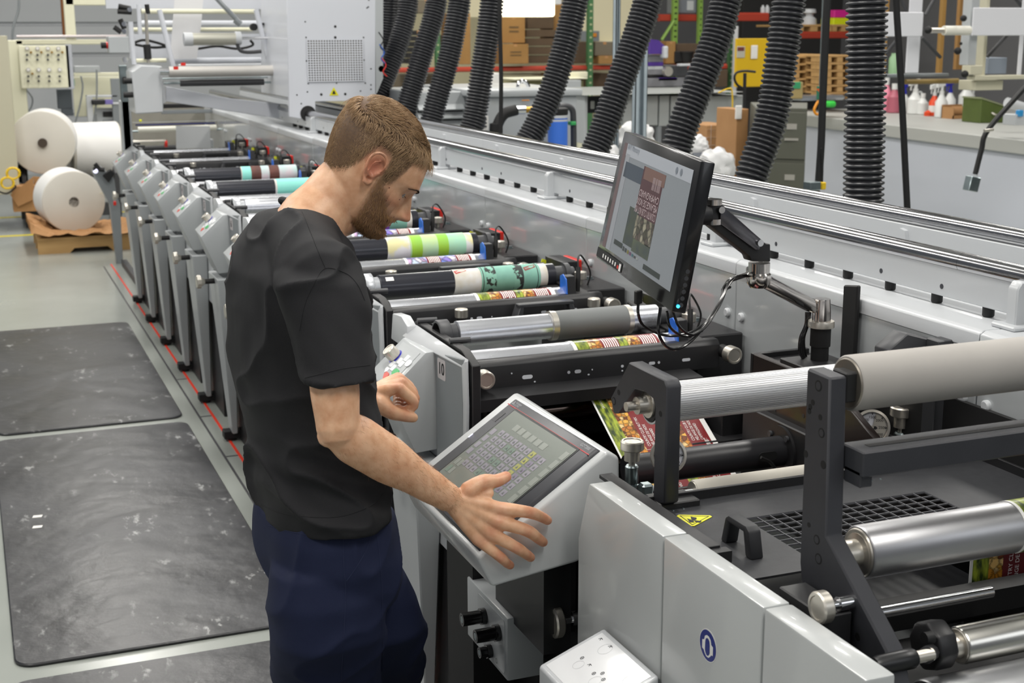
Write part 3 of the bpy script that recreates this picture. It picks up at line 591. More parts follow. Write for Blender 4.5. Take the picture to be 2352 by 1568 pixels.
# galvanised struts
for x0, x1, y0, y1, y, lb in ((1411, 1428, -150, 400, 8.6, 'galvanised strut channel running up left of the monitor top'), (1457, 1489, 100, 400, 8.4, 'wider galvanised strut channel behind the monitor top')):
    t = thing('strut_channel', U((x0+x1)/2, y1, y=y), lb, 'strut', 'galvanised struts'); a, b_ = U(x0, y1, y=y), U(x1, y0, y=y)
    for u0, u1, d0, d1 in ((a.x, a.x+(b_.x-a.x)*.28, 0, .01), (b_.x-(b_.x-a.x)*.28, b_.x, 0, .01), (a.x, b_.x, .05, .055), (a.x, a.x+.004, 0, .055), (b_.x-.004, b_.x, 0, .055)):
        mb = MB(); mb.box((u0, y+d0, 0), (u1, y+d1, b_.z)); mb.done('channel_wall', mat('galvanised', 'b4c0c7', .4, .15, nz=(12, 'a3b0b8', .3)), t)
# grey desk units
t = thing('grey_desk', U(1550, 300, y=10.5), 'long row of grey steel desk units behind the hoses', 'desk')
for x0, x1 in ((1432, 1512), (1514, 1538), (1540, 1600), (1602, 1712)): pbox('desk_panel', mat('desk grey', 'a3a7a6', .5), x0, 219, x1, 290, 10.5, .4, t)
pbox('desk_top', mat('desk top grey', '8f928f', .5), 1342, 211, 1714, 219, 10.4, 1.6, t); pbox('desk_leg', mgrey, 1505, 290, 1520, 620, 10.5, .05, t); pbox('desk_side', wgrey, 1342, 218, 1350, 330, 10.5, .5, t); pbox('desk_recess', dgrey, 1350, 220, 1410, 260, 11.0, .05, t); pbox('desk_notice', paper, 1357, 232, 1366, 250, 10.98, .01, t)
pbox('desk_shelf', dgrey, 1600, 290, 1690, 296, 10.7, .4, t)
# purple trimmed machine
pur = mat('purple trim', '4b2f86', .45); mg2 = mat('machine grey', '77777b', .5)
t = thing('laminating_machine', U(1560, 210, y=11.6), 'grey machine with purple trim on the desk behind the hoses', 'machine')
for m_, r_ in ((mg2, (1488, 126, 1524, 143)), (pur, (1488, 142, 1524, 152)), (wgrey, (1488, 152, 1524, 160)), (mg2, (1488, 159, 1540, 172)), (mg2, (1486, 178, 1572, 200)), (pur, (1512, 178, 1556, 186)), (dgrey, (1488, 200, 1576, 212)), (dgrey, (1524, 150, 1580, 176))): pbox('machine_body', m_, *r_, 11.6, .35, t)
mb = MB(); mb.prism([U(1494, 90, y=11.55), U(1512, 92, y=11.55), U(1528, 106, y=11.55), U(1520, 124, y=11.55), U(1492, 124, y=11.55)], (0, .1, 0)); mb.done('purple_shield', pur, t)
mb = MB(); c = U(1536, 164, y=11.5); mb.lathe(c, c+V((0, .05, 0)), [(0, .022), (0, .045), (.05, .045), (.05, .022)], 24); mb.done('winding_disc', steel, t)
pbox('white_unit', white, 1526, 106, 1536, 134, 11.5, .1, t, .01); pcyl('guide_roller', zinc, 1486, 1570, 206, 3, 11.5, t); pbox('bright_edge', white, 1560, 146, 1588, 152, 11.5, .05, t)
# yellow board with a notice
t = thing('yellow_board', U(1720, 200, y=13), 'yellow board with a posted notice behind the bent hose', 'board')
pbox('board_sheet', mat('board yellow', 'd9b114', .5), 1689, 88, 1768, 200, 13, .04, t); pbox('notice', mat('notice', 'b9b5a6', .6), 1692, 106, 1712, 133, 12.99, .008, t); pbox('notice_head', mat('notice maroon', '6e3330', .6), 1694, 108, 1710, 117, 12.985, .006, t); pbox('paper_sheet', paper, 1725, 104, 1741, 135, 12.98, .01, t)
t = thing('pallet_jack', U(1711, 245, y=9.6), 'black pallet jack handle standing behind the desk', 'pallet jack')
mb = MB(); mb.tube([V((U(1711, 330, y=9.6).x, 9.6, 0)), U(1711, 168, y=9.6)], .014, 8); mb.done('jack_shaft', blackm, t)
mb = MB(); mb.tube(spline([U(1711, 205, y=9.6), U(1694, 195, y=9.6), U(1687, 180, y=9.6), U(1692, 167, y=9.6), U(1711, 163, y=9.6), U(1735, 165, y=9.6)]), .010, 8); mb.done('jack_grip', blackm, t)
mb = MB(); mb.tube(spline([U(1650, 213, y=10.35), U(1675, 203, y=10.35), U(1682, 215, y=10.35), U(1682, 285, y=10.35)]), .007, 6); mb.done('draped_cord', ho, bpy.data.objects['grey_desk'])
t = thing('strapped_crate', U(1650, 350, y=9.5), 'strapped brown crate under the desk', 'crate'); pbox('crate_base', dgrey, 1625, 352, 1680, 660, 9.8, .4, t); pbox('crate_body', kraft, 1622, 286, 1684, 352, 9.8, .4, t)
for k in range(3): pbox('crate_strap', white, 1622, 296+k*18, 1684, 298+k*18, 9.79, .005, t)
for k in range(3): pbox('crate_strap', white, 1632+k*18, 286, 1634+k*18, 352, 9.785, .004, t)
t = thing('tall_carton', U(1700, 400, y=9), 'tall brown carton with a white label beside the bent hose', 'carton'); pbox('box_body', kraft, 1687, 250, 1720, 420, 9.0, .3, t); pbox('white_label', paper, 1689, 242, 1705, 274, 8.98, .01, t)
def sack(px, py, rx, rz, y, lb):
    c = U(px, py, y=y); mb = MB(); bmesh.ops.create_icosphere(mb.b, subdivisions=4, radius=1)
    for v in mb.b.verts:
        d = v.co.copy(); k = 1+.22*noise.fractal(d*2.2+V((px, 0, 0)), 1, 2, 3); v.co = c+V((d.x*rx*k, d.y*rx*.7*k, d.z*rz*k))
    cb2 = MB(); cb2.box((c.x-rx*.6, y-.05, 0), (c.x+rx*.6, y+.12, c.z-rz*.55)); tag(cb2.done('pallet_box', mat('grey tote', '7d828a', .5)), 'grey box under the '+lb, 'box')
    tag(mb.done('white_sack', mat('white sack', 'dcdcdc', .6)), lb, 'sack', 'white plastic sacks behind the rail')
sack(1645, 385, .15, .14, 8.6, 'big white plastic sack right of the monitor top'); sack(1600, 335, .09, .08, 8.8, 'small white plastic sack behind the monitor top'); sack(1460, 320, .14, .13, 8.8, 'white plastic sack behind the galvanised struts'); sack(1395, 370, .09, .12, 8.2, 'white plastic sack low behind the rail, left of the strut')
# filing cabinet
fg = mat('olive filing cabinet', '54554a', .5)
t = thing('filing_cabinet', U(1820, 430, y=8.7), 'dark olive filing cabinet right of the bent hose', 'filing cabinet')
a, b_ = U(1786, 246, y=8.5), U(1818, 246, y=8.5); x2 = U(1863, 250, y=8.9).x
mb = MB(); mb.prism([(a.x-.15, 8.55, 0), (b_.x, 8.3, 0), (x2, 8.95, 0), (x2-.35, 9.2, 0)], (0, 0, a.z)); mb.done('cabinet_body', fg, t, bev=.004)
for k in range(3):
    p0 = V((a.x-.145, 8.54, a.z-.03-k*.36)); p1 = V((b_.x-.005, 8.298, a.z-.03-k*.36)); d = V((-.25, -.36, 0)).normalized()*.008
    mb = MB(); mb.prism([p0, p1, p1-V((0, 0, .33)), p0-V((0, 0, .33))], d); dr = mb.done('drawer', fg, t, bev=.002)
    m_ = p0.lerp(p1, .72)-V((0, 0, .1))+d; mb = MB(); mb.obox(m_, (.03, -.021, 0), (.003, .004, 0), (0, 0, .02)); mb.done('label_holder', steel, dr)
    m_ = p0.lerp(p1, .72)-V((0, 0, .19))+d; mb = MB(); mb.obox(m_, (.04, -.028, 0), (.006, .009, 0), (0, 0, .008)); mb.done('drawer_pull', steel, dr)
# stacked pallets and things behind the bench
def boards(px0, px1, y0, lb, y, n, hgt):
    t = thing('pallet_stack', U(px0, y0+hgt*n, y=y), lb, 'pallets', 'stacked wooden pallets')
    for k in range(n):
        pbox('deck_board', wood, px0, y0+k*hgt, px1, y0+k*hgt+hgt*.33, y, 1.0, t, .003)
        w = (px1-px0)/5
        for j in range(3): pbox('pallet_block', wood, px0+j*(px1-px0-w)/2, y0+k*hgt+hgt*.33, px0+j*(px1-px0-w)/2+w, y0+k*hgt+hgt, y, .3, t, 0)
boards(1822, 1895, 128, 'left stack of wooden pallets behind the chain', 13.6, 5, 17); boards(1897, 1962, 126, 'right stack of wooden pallets beside the straight hose', 13.2, 6, 17)
boards(1830, 1910, 56, 'wooden pallet on the red beam under the white spool', YR+.6, 1, 16); boards(1912, 1965, 56, 'wooden pallet on the red beam under the pink box', YR+.6, 1, 16)
pbox('pink_case', mat('pink plastic', 'd6268f', .4), 1916, 23, 1962, 41, YR+.7, .3, bev=.01, label='bright pink case on top of the yellow one', cat='case'); pbox('yellow_case', mat('lime plastic', 'd2e018', .4), 1914, 41, 1962, 60, YR+.7, .3, bev=.01, label='bright yellow case under the pink one', cat='case')
t = thing('white_spool', U(1858, 57, y=YR+.7), 'white spool on the high shelf pallet', 'spool'); c = U(1858, 58, y=YR+.8); mb = MB(); mb.lathe(c, c+V((0, 0, 1)), [(0, .1), (.08, .095), (.12, .05), (.15, .05), (.16, .09), (.21, .08), (.21, .02)], 20); mb.done('spool_body', white, t)
for k, px in enumerate((1752, 1762)): mb = MB(); c = U(px, 30, y=YR+.65); mb.lathe(c, c+V((0, 0, 1)), [(0, .03), (.07, .03), (.08, .015), (.1, .015)], 12); tag(mb.done('white_bottle', white), ['left', 'right'][k]+' small white bottle on the red beam left of the bent hose', 'bottle')
pbox('side_board', mat('dark shelf back', '3d3c3c', .7), 1700, -60, 1950, 230, 18.6, .1, label='dark grey back wall sheet behind the high shelf', cat='panel')
pbox('toolbox', mat('tan case', 'a89463', .6), 1806, 188, 1846, 228, 12.2, .25, bev=.01, label='tan case with a green tag left of the chain hook', cat='case'); pbox('green_tag', mat('green tag', '3c9b6b', .5), 1822, 188, 1840, 204, 12.19, .01, label='green tag sheet on the tan case', cat='tag')
# bench
bt_ = mat('bench top', 'b5b6b2', .5); bf = mat('bench front', 'c6cad4', .5, coat=.1)
B0, B1 = V((8.72, 13.9, .95)), V((8.03, 6.6, .95)); bd = (B1-B0).normalized(); bn = V((-bd.y, bd.x, 0)); bn = bn if bn.x > 0 else -bn
t = thing('work_bench', (8.4, 10.5, 0), 'long work bench with white front on the right', 'bench')
mb = MB(); mb.prism([B0-V((0, 0, .12)), B1-V((0, 0, .12)), B1+bn*3.3-V((0, 0, .12)), B0+bn*3.3-V((0, 0, .12))], (0, 0, .12)); mb.done('bench_top', bt_, t, bev=.006)
for k in range(3):
    a = B0.lerp(B1, k/3+.001); c = B0.lerp(B1, (k+1)/3-.001); mb = MB(); mb.prism([a+bn*.05-V((0, 0, .12)), c+bn*.05-V((0, 0, .12)), c+bn*.05-V((0, 0, .95)), a+bn*.05-V((0, 0, .95))], bn*.03); mb.done('front_panel', bf, t)
def on(px, py, back=.15):
    p = U(px, py, z=.951); return p+bn*0, (p-CP).dot(_f)/F_PX
clearp = mat('milky plastic', 'dfe1df', .35); pinkp = mat('pink liquid', 'e08aa0', .35); rosep = mat('rose liquid', 'b06070', .35); orp = mat('orange plastic', 'e0481c', .35); navy = mat('blue cap', '2a2ea8', .4)
def bottle(px, py, w, h, body, lb, head=None, hm=None, label=None, handle=False):
    p, s = on(px, py); w *= s; h *= s; r = w/2; t = thing('spray_bottle' if head else 'plastic_bottle', p, lb, 'bottle', 'bottles on the bench')
    k = .62 if head else .8
    mb = MB(); mb.lathe(p, p+V((0, 0, 1)), [(0, r*.85), (.01, r), (h*k*.68, r), (h*k*.85, r*.6), (h*k, r*.34)], 20); mb.done('bottle_body', body, t)
    if head:
        m_ = hm or clearp; z0 = h*k
        mb = MB(); mb.cyl(p+V((0, 0, z0)), p+V((0, 0, z0+h*.1)), r*.36, 14); mb.done('bottle_cap', m_, t)
        mb = MB(); mb.obox(p+V((-r*.3, 0, z0+h*.28)), (r*.8, 0, h*.03), (0, r*.22, 0), (0, 0, h*.07)); mb.cyl(p+V((0, 0, z0+h*.1)), p+V((0, 0, z0+h*.24)), r*.24, 10); mb.done('spray_head', m_, t, bev=.003)
        mb = MB(); mb.tube(spline([p+V((-r*.3, 0, z0+h*.24)), p+V((-r*.75, 0, z0+h*.16)), p+V((-r*.8, 0, z0+h*.05))], 3), r*.09, 6); mb.done('trigger', m_, t)
    else:
        mb = MB(); mb.cyl(p+V((0, 0, h*k)), p+V((0, 0, h)), r*.42, 14); mb.done('bottle_cap', hm or clearp, t)
    if handle:
        mb = MB(); mb.tube(spline([p+V((r*.4, 0, h*k)), p+V((r*.95, 0, h*k*.98)), p+V((r*1.0, 0, h*k*.7)), p+V((r*.9, 0, h*k*.5))], 4), r*.14, 8); mb.done('bottle_handle', body, t)
    if label:
        mb = MB(); mb.lathe(p, p+V((0, 0, 1)), [(h*.12, r*.98), (h*.12, r*1.01), (h*.32, r*1.01), (h*.32, r*.98)], 20); mb.done('label_sleeve', label, t)
bottle(2034, 258, 26, 78, pinkp, 'bottle of pink liquid half behind the straight hose', hm=clearp); bottle(2052, 259, 32, 66, rosep, 'jar of dark rose liquid right of the pink bottle', hm=clearp)
bottle(2076, 258, 24, 66, clearp, 'milky bottle with blue trigger head behind the black strap', True, navy); bottle(2100, 262, 34, 80, clearp, 'tall milky spray bottle with carrying handle', True, clearp, handle=True); bottle(2118, 263, 26, 48, clearp, 'short milky jar between spray bottles')
bottle(2144, 266, 24, 74, orp, 'bright orange spray bottle with white label', True, clearp, paper); bottle(2160, 270, 28, 84, clearp, 'milky spray bottle right of the orange one', True, clearp); bottle(2180, 262, 26, 78, clearp, 'milky jug with blue trigger and long straw', True, navy); bottle(2218, 258, 36, 70, clearp, 'white jug with handle left of the green case', None, clearp, handle=True)
p, s = on(2133, 266); mb = MB(); mb.lathe(p, p+V((0, 0, 1)), [(0, .05), (.04, .05), (.055, .025), (.06, .02)], 16); tag(mb.done('orange_cap_bottle', orp), 'low orange pot beside the orange spray bottle', 'pot')
p, s = on(2063, 250); mb = MB(); mb.cyl(p, p+V((0, 0, .035)), .03, 14); tag(mb.done('blue_bung', navy), 'loose blue cap on the bench behind the strap', 'cap')
t = thing('cardboard_tray', on(2200, 275)[0], 'cardboard tray holding a tape roll on the bench', 'tray')
p, s = on(2203, 272)
for d0, d1, h in (((-.13, -.06, 0), (.13, -.05, 0), .035), ((-.13, .12, 0), (.13, .13, 0), .14), ((-.13, -.06, 0), (-.12, .13, 0), .12), ((.12, -.06, 0), (.13, .13, 0), .12)):
    mb = MB(); mb.box(p+V(d0), p+V(d1)+V((0, 0, h))); mb.done('tray_wall', kraft, t)
t = thing('tape_roll', p+V((0, .02, .01)), 'brown tape roll with green end in the cardboard tray', 'tape roll'); mb = MB(); mb.cyl(p+V((-.09, .03, .07)), p+V((.05, .03, .07)), .055, 24); mb.done('roll_body', kraft, t); mb = MB(); mb.cyl(p+V((.05, .03, .07)), p+V((.085, .03, .07)), .058, 24); mb.done('green_end', mat('green tape', '2f8f56', .5), t)
t = thing('green_case', on(2285, 282)[0], 'olive green metal case on the bench', 'case'); p, s = on(2282, 282); olive = mat('olive metal', '55652c', .5, nz=(9, '4a5926', .3))
mb = MB(); mb.prism([p+V((-.17, 0, 0)), p+V((.15, 0, 0)), p+V((.15, 0, .15)), p+V((-.17, 0, .24))], (.02, .3, 0)); mb.done('case_body', olive, t, bev=.006); mb = MB(); mb.prism([p+V((-.175, -.004, .24)), p+V((.155, -.004, .15)), p+V((.155, -.004, .162)), p+V((-.175, -.004, .255))], (.02, .31, 0)); mb.done('case_lid', mat('pale olive', '8b9270', .5), t)
mb = MB(); mb.tube(spline([p+V((-.04, -.01, .10)), p+V((-.02, -.035, .085)), p+V((.02, -.035, .075)), p+V((.04, -.01, .08))], 4), .01, 8); mb.done('case_handle', steel, t)
t = thing('white_canister', on(2330, 255)[0], 'white canister lying at the right edge of the bench', 'canister'); p = U(2312, 235, y=9.9); mb = MB(); mb.cyl(p, p+V((.22, -.02, -.06)), .045, 20); mb.done('canister_body', white, t); mb = MB(); mb.cyl(p+V((.22, -.02, -.06)), p+V((.225, -.02, -.062)), .03, 20); mb.done('canister_end', mgrey, t)
pbox('marker_box', white, 2330, 262, 2360, 288, 9.3, .15, label='white box with green and blue top at the right edge', cat='box'); pbox('blue_block', mat('sky blue plastic', '2f93d0', .4), 2341, 253, 2352, 268, 9.28, .05, label='small sky blue block at the right edge', cat='block')
pbox('green_cans', mat('bright green', '3cc84a', .4), 1904, 232, 1923, 247, 12.0, .1, bev=.02, label='pair of bright green tins left of the straight hose', cat='tins'); pbox('wrapped_parts', mat('foil wrap', 'b9bdc2', .2, .8), 1838, 218, 1945, 232, 12.4, .3, bev=.03, label='shiny wrapped parts behind the green tins', cat='parts')
# white film slitter at the upper right
t = thing('film_slitter', U(2230, 200, y=8.6), 'cream slitting machine with white film at the upper right', 'machine'); Ys = 8.6
ivory = mat('ivory enamel', 'c9c5ae', .5); film = mat('bright white film', 'e2e3e8', .5)
for r_ in ((2030, 28, 2122, 84), (2232, 18, 2360, 82)): pbox('film_band', film, *r_, Ys, .01, t)
for r_ in ((2080, -60, 2124, 168), (2336, -60, 2364, 172)): pbox('film_strip', film, *r_, Ys+.1, .01, t)
mb = MB(); mb.cyl(U(2226, 70, y=Ys-.05), U(2168, 70, y=Ys-.05), .035, 24); mb.done('roller_cone', mat('ivory roller', 'e6e4d8', .4), t); mb = MB(); mb.cyl(U(2180, 70, y=Ys-.05), U(2138, 70, y=Ys-.05), .02, 20); mb.done('roller_spindle', steel, t)
for px, py, r in ((2132, 69, .028), (2213, 42, .025), (2200, 117, .028), (2216, 170, .028), (2207, 100, .012)):
    mb = MB(); c = U(px, py, y=Ys-.12); bmesh.ops.create_icosphere(mb.b, subdivisions=3, radius=r); bmesh.ops.translate(mb.b, verts=mb.b.verts, vec=c); mb.done('black_knob', blackm, t)
pbox('side_column', wgrey, 2222, -60, 2256, 150, Ys+.05, .1, t); pbox('column_edge', ivory, 2262, -60, 2272, 180, Ys+.2, .1, t)
pbox('base_beam', ivory, 2240, 172, 2360, 184, Ys, .1, t); pbox('base_block', ivory, 2240, 184, 2305, 208, Ys+.05, .2, t); pbox('clamp_block', ivory, 2228, 150, 2258, 172, Ys, .1, t)
pbox('control_box', mat('blue grey box', '8e97a3', .5), 2268, 132, 2314, 170, Ys+.4, .2, t); pbox('grey_rail', mgrey, 2030, 168, 2180, 178, Ys+.3, .1, t)
for a, c in (((2352, 20), (2300, -40)), ((2268, 130), (2312, 82)), ((2058, -30), (2080, 24)), ((2034, 124), (2060, 92)), ((2118, 86), (2160, 132)), ((2126, 34), (2150, -10)), ((2345, 82), (2375, 110))):
    mb = MB(); mb.tube([U(*a, y=Ys+.25), U(*c, y=Ys+.25)], .014, 8); mb.done('diagonal_brace', dgrey, t)
pcyl('dark_tube', mat('tan roller', '8b7440', .5), 2080, 2200, 188, 6, Ys+.3, t)
pbox('wood_door', mat('tan wood', '98743c', .6), 2155, -40, 2178, 170, 11.5, .05, label='tan wooden post behind the slitting machine', cat='post'); pbox('brown_carton_wall', brown2, 2195, -40, 2240, 160, 12.2, .05, label='tall brown board behind the slitting machine', cat='board'); pbox('wood_door', mat('tan wood', '98743c', .6), 2030, -40, 2046, 170, 11.6, .05, label='tan wooden post just right of the straight hose', cat='post')
mb = MB(); c = U(2052, 170, y=11.3); mb.lathe(c, c+V((0, 0, 1)), [(0, .05), (.15, .05), (.18, .03), (.2, .03)], 16); tag(mb.done('green_bottle', mat('pale green', '8fb38a', .4)), 'pale green bottle behind the white film', 'bottle')
# hanging chain with hook, cords
t = thing('lifting_chain', U(1880, 270, y=7.5), 'zinc hoist chain with green grip and orange hook', 'chain')
k = 0; a, b_ = U(1893, -40, y=7.5), U(1884, 196, y=7.5); n = 46
mb = MB()
for i in range(n):
    c = a.lerp(b_, i/n); d = V((.007, 0, 0)) if i % 2 else V((0, .007, 0)); mb.tube([c+V((0, 0, .012))+d, c-V((0, 0, .012))+d, c-V((0, 0, .014)), c-V((0, 0, .012))-d, c+V((0, 0, .012))-d, c+V((0, 0, .014)), c+V((0, 0, .012))+d], .0032, 5)
mb.done('chain_links', zinc, t, kind='stuff')
mb = MB(); mb.cyl(U(1882, 198, y=7.5), U(1881, 228, y=7.5), .017, 14); mb.done('green_grip', mat('hook green', '2e6f55', .4), t); mb = MB(); mb.cyl(U(1882, 203, y=7.5), U(1882, 211, y=7.5), .018, 14); mb.done('orange_band', mat('orange paint', 'c4561f', .5), t)
mb = MB(); mb.tube(spline([U(1881, 230, y=7.5), U(1876, 238, y=7.5), U(1870, 252, y=7.5), U(1875, 262, y=7.5), U(1886, 260, y=7.5), U(1889, 250, y=7.5)], 4), .009, 8); mb.done('orange_hook', mat('hook orange', 'dd8d16', .4), t)
def strap(name, pts, w, y, lb, m=blackm):
    P_ = [U(a, c, y=y) for a, c in pts]
    P_ = spline(P_)
    if pts[0][1] < 80: P_ = [V((P_[0].x-.01, y, 5.6))]+P_
    mb = MB(); mb.tube(P_, w, 8); return tag(mb.done(name, m), lb, 'cord', 'hanging black cords')
strap('power_cord', ((1904, -60), (1898, 40), (1890, 220), (1886, 330), (1880, 420)), .017, 5.2, 'thick black power cord hanging left of the straight hose')
strap('power_cord', ((1886, 340), (1889, 380), (1888, 420)), .005, 5.18, 'thin end of the doubled cord at the switch box')
strap('power_cord', ((2054, -60), (2064, 100), (2072, 240), (2084, 482)), .0135, 4.6, 'flat black strap hanging right of the straight hose')
strap('power_cord', ((1148, 60), (1151, 180), (1150, 310)), .012, 7.0, 'thin black cord hanging in front of the chiller')
strap('power_cord', ((2400, 150), (2335, 222), (2268, 300), (2254, 345), (2240, 400)), .0135, 5.6, 'black cord looping to the grey box at the right')
t = thing('switch_box', U(1880, 440, y=5.2), 'small grey box with yellow side hanging on the power cord', 'switch box'); pbox('box_body', zinc, 1861, 417, 1887, 438, 5.15, .06, t); pbox('yellow_side', ho, 1887, 418, 1899, 436, 5.16, .05, t); pbox('plug_end', blackm, 1874, 438, 1886, 446, 5.17, .04, t)
t = thing('junction_box', U(2230, 440, y=5.6), 'grey junction box hanging on the looping black cord', 'junction box'); mb = MB(); p = U(2232, 422, y=5.6); mb.obox(p, (.030, 0, -.006), (0, .025, 0), (.008, 0, .036)); mb.done('box_body', zinc, t, bev=.003); mb = MB(); mb.cyl(U(2240, 404, y=5.6), U(2242, 396, y=5.6), .012, 12); mb.done('cord_gland', white, t)
mb = MB(); c = U(2268, 300, y=5.55); mb.tube([c-V((.02, 0, 0)), c+V((.035, 0, .004))], .008, 8); tag(mb.done('cord_clip', steel), 'silver clip on the looping black cord', 'clip')
# ================================================================== PRESS
PITCH_Y = 0.715
red = mat('dark red print', '7c1f22', .35, coat=.3)
def nut_material(name, cols, scale=95):
    m = bpy.data.materials.new(name); m.use_nodes = True; nt = m.node_tree; N = nt.nodes; L = nt.links; b = N['Principled BSDF']
    b.inputs['Roughness'].default_value = .35; b.inputs['Coat Weight'].default_value = .3
    tc = N.new('ShaderNodeTexCoord'); v = N.new('ShaderNodeTexVoronoi'); v.inputs['Scale'].default_value = scale
    v2 = N.new('ShaderNodeTexVoronoi'); v2.inputs['Scale'].default_value = scale; v2.feature = 'DISTANCE_TO_EDGE'
    nz = N.new('ShaderNodeTexNoise'); nz.inputs['Scale'].default_value = scale*.6; nz.inputs['Detail'].default_value = 3
    mx = N.new('ShaderNodeMixRGB'); mx.inputs[0].default_value = .008
    L.new(tc.outputs['Object'], mx.inputs[1]); L.new(nz.outputs['Color'], mx.inputs[2])
    L.new(mx.outputs[0], v.inputs['Vector']); L.new(mx.outputs[0], v2.inputs['Vector'])
    r = N.new('ShaderNodeValToRGB'); r.color_ramp.interpolation = 'CONSTANT'
    sp = N.new('ShaderNodeSeparateColor'); L.new(v.outputs['Color'], sp.inputs[0]); L.new(sp.outputs[0], r.inputs[0])
    for i in range(len(cols)-2): r.color_ramp.elements.new(.5)
    for i, c in enumerate(cols): r.color_ramp.elements[i].position = i/len(cols); r.color_ramp.elements[i].color = lin(c)
    q = N.new('ShaderNodeMapRange'); q.inputs[1].default_value = 0; q.inputs[2].default_value = .2; q.inputs[3].default_value = .25; q.inputs[4].default_value = 1
    m2 = N.new('ShaderNodeMixRGB'); m2.blend_type = 'MULTIPLY'; m2.inputs[0].default_value = 1
    L.new(v2.outputs[0], q.inputs[0]); L.new(r.outputs[0], m2.inputs[1]); L.new(q.outputs[0], m2.inputs[2]); L.new(m2.outputs[0], b.inputs['Base Color'])
    return m
nutm = nut_material('printed nuts', ['d98f2b', 'e8b04a', 'c0742a', 'f0c677', 'c9892e', '7a3c14', 'eecb8c'], 80)
greenm = mat('printed green stalks', 'a9b83a', .35, coat=.3, nz=(30, '2d3f1c', .12), stretch=(3, 1, 1))
violetm = nut_material('printed violet picture', ['8f7fd0', 'b9b4ea', 'c9d8f2', 'd6b6dc', '7b8fe0', 'e8e0ef'], 40)
foilm = mat('silver foil web', 'c9ccd2', .25, .9)

def band_solid(mb, y, z, r0, r1, x0, x1, a0=0, a1=360, n=40, mi=0):
    """thin sleeve around an x-axis roller between x0 and x1, angles in degrees from +z towards -y"""
    full = a1-a0 >= 360; m = max(2, int(n*(a1-a0)/360)); R = []
    for k in range(m+(0 if full else 1)):
        a = radians(a0+(a1-a0)*k/m)
        R.append([mb.b.verts.new((x, y-r*sin(a), z+r*cos(a))) for x, r in ((x0, r0), (x0, r1), (x1, r1), (x1, r0))])
    for k in range(m):
        A, B = R[k], R[(k+1) % len(R)]
        for j in range(4):
            f = mb.b.faces.new((A[j], B[j], B[(j+1) % 4], A[(j+1) % 4])); f.material_index = mi
    if not full:
        for A in (R[0], R[-1]): mb.b.faces.new(A).material_index = mi
def cyl_text(mb, s, y, z, r, x0, a0, size, rot=0., flip=False):
    """lettering wrapped on a roller: text runs along x (rot=0) or round the roller (rot=90)"""
    c, sn = cos(radians(rot)), sin(radians(rot))
    def fn(a, b):
        u, w = a*c-b*sn, a*sn+b*c
        t = radians(a0)-w/r; return V((x0+u, y-r*sin(t), z+r*cos(t)))
    add_text(mb, s, fn, size)
def multi(o, mats):
    for m in mats: o.data.materials.append(m)
    return o

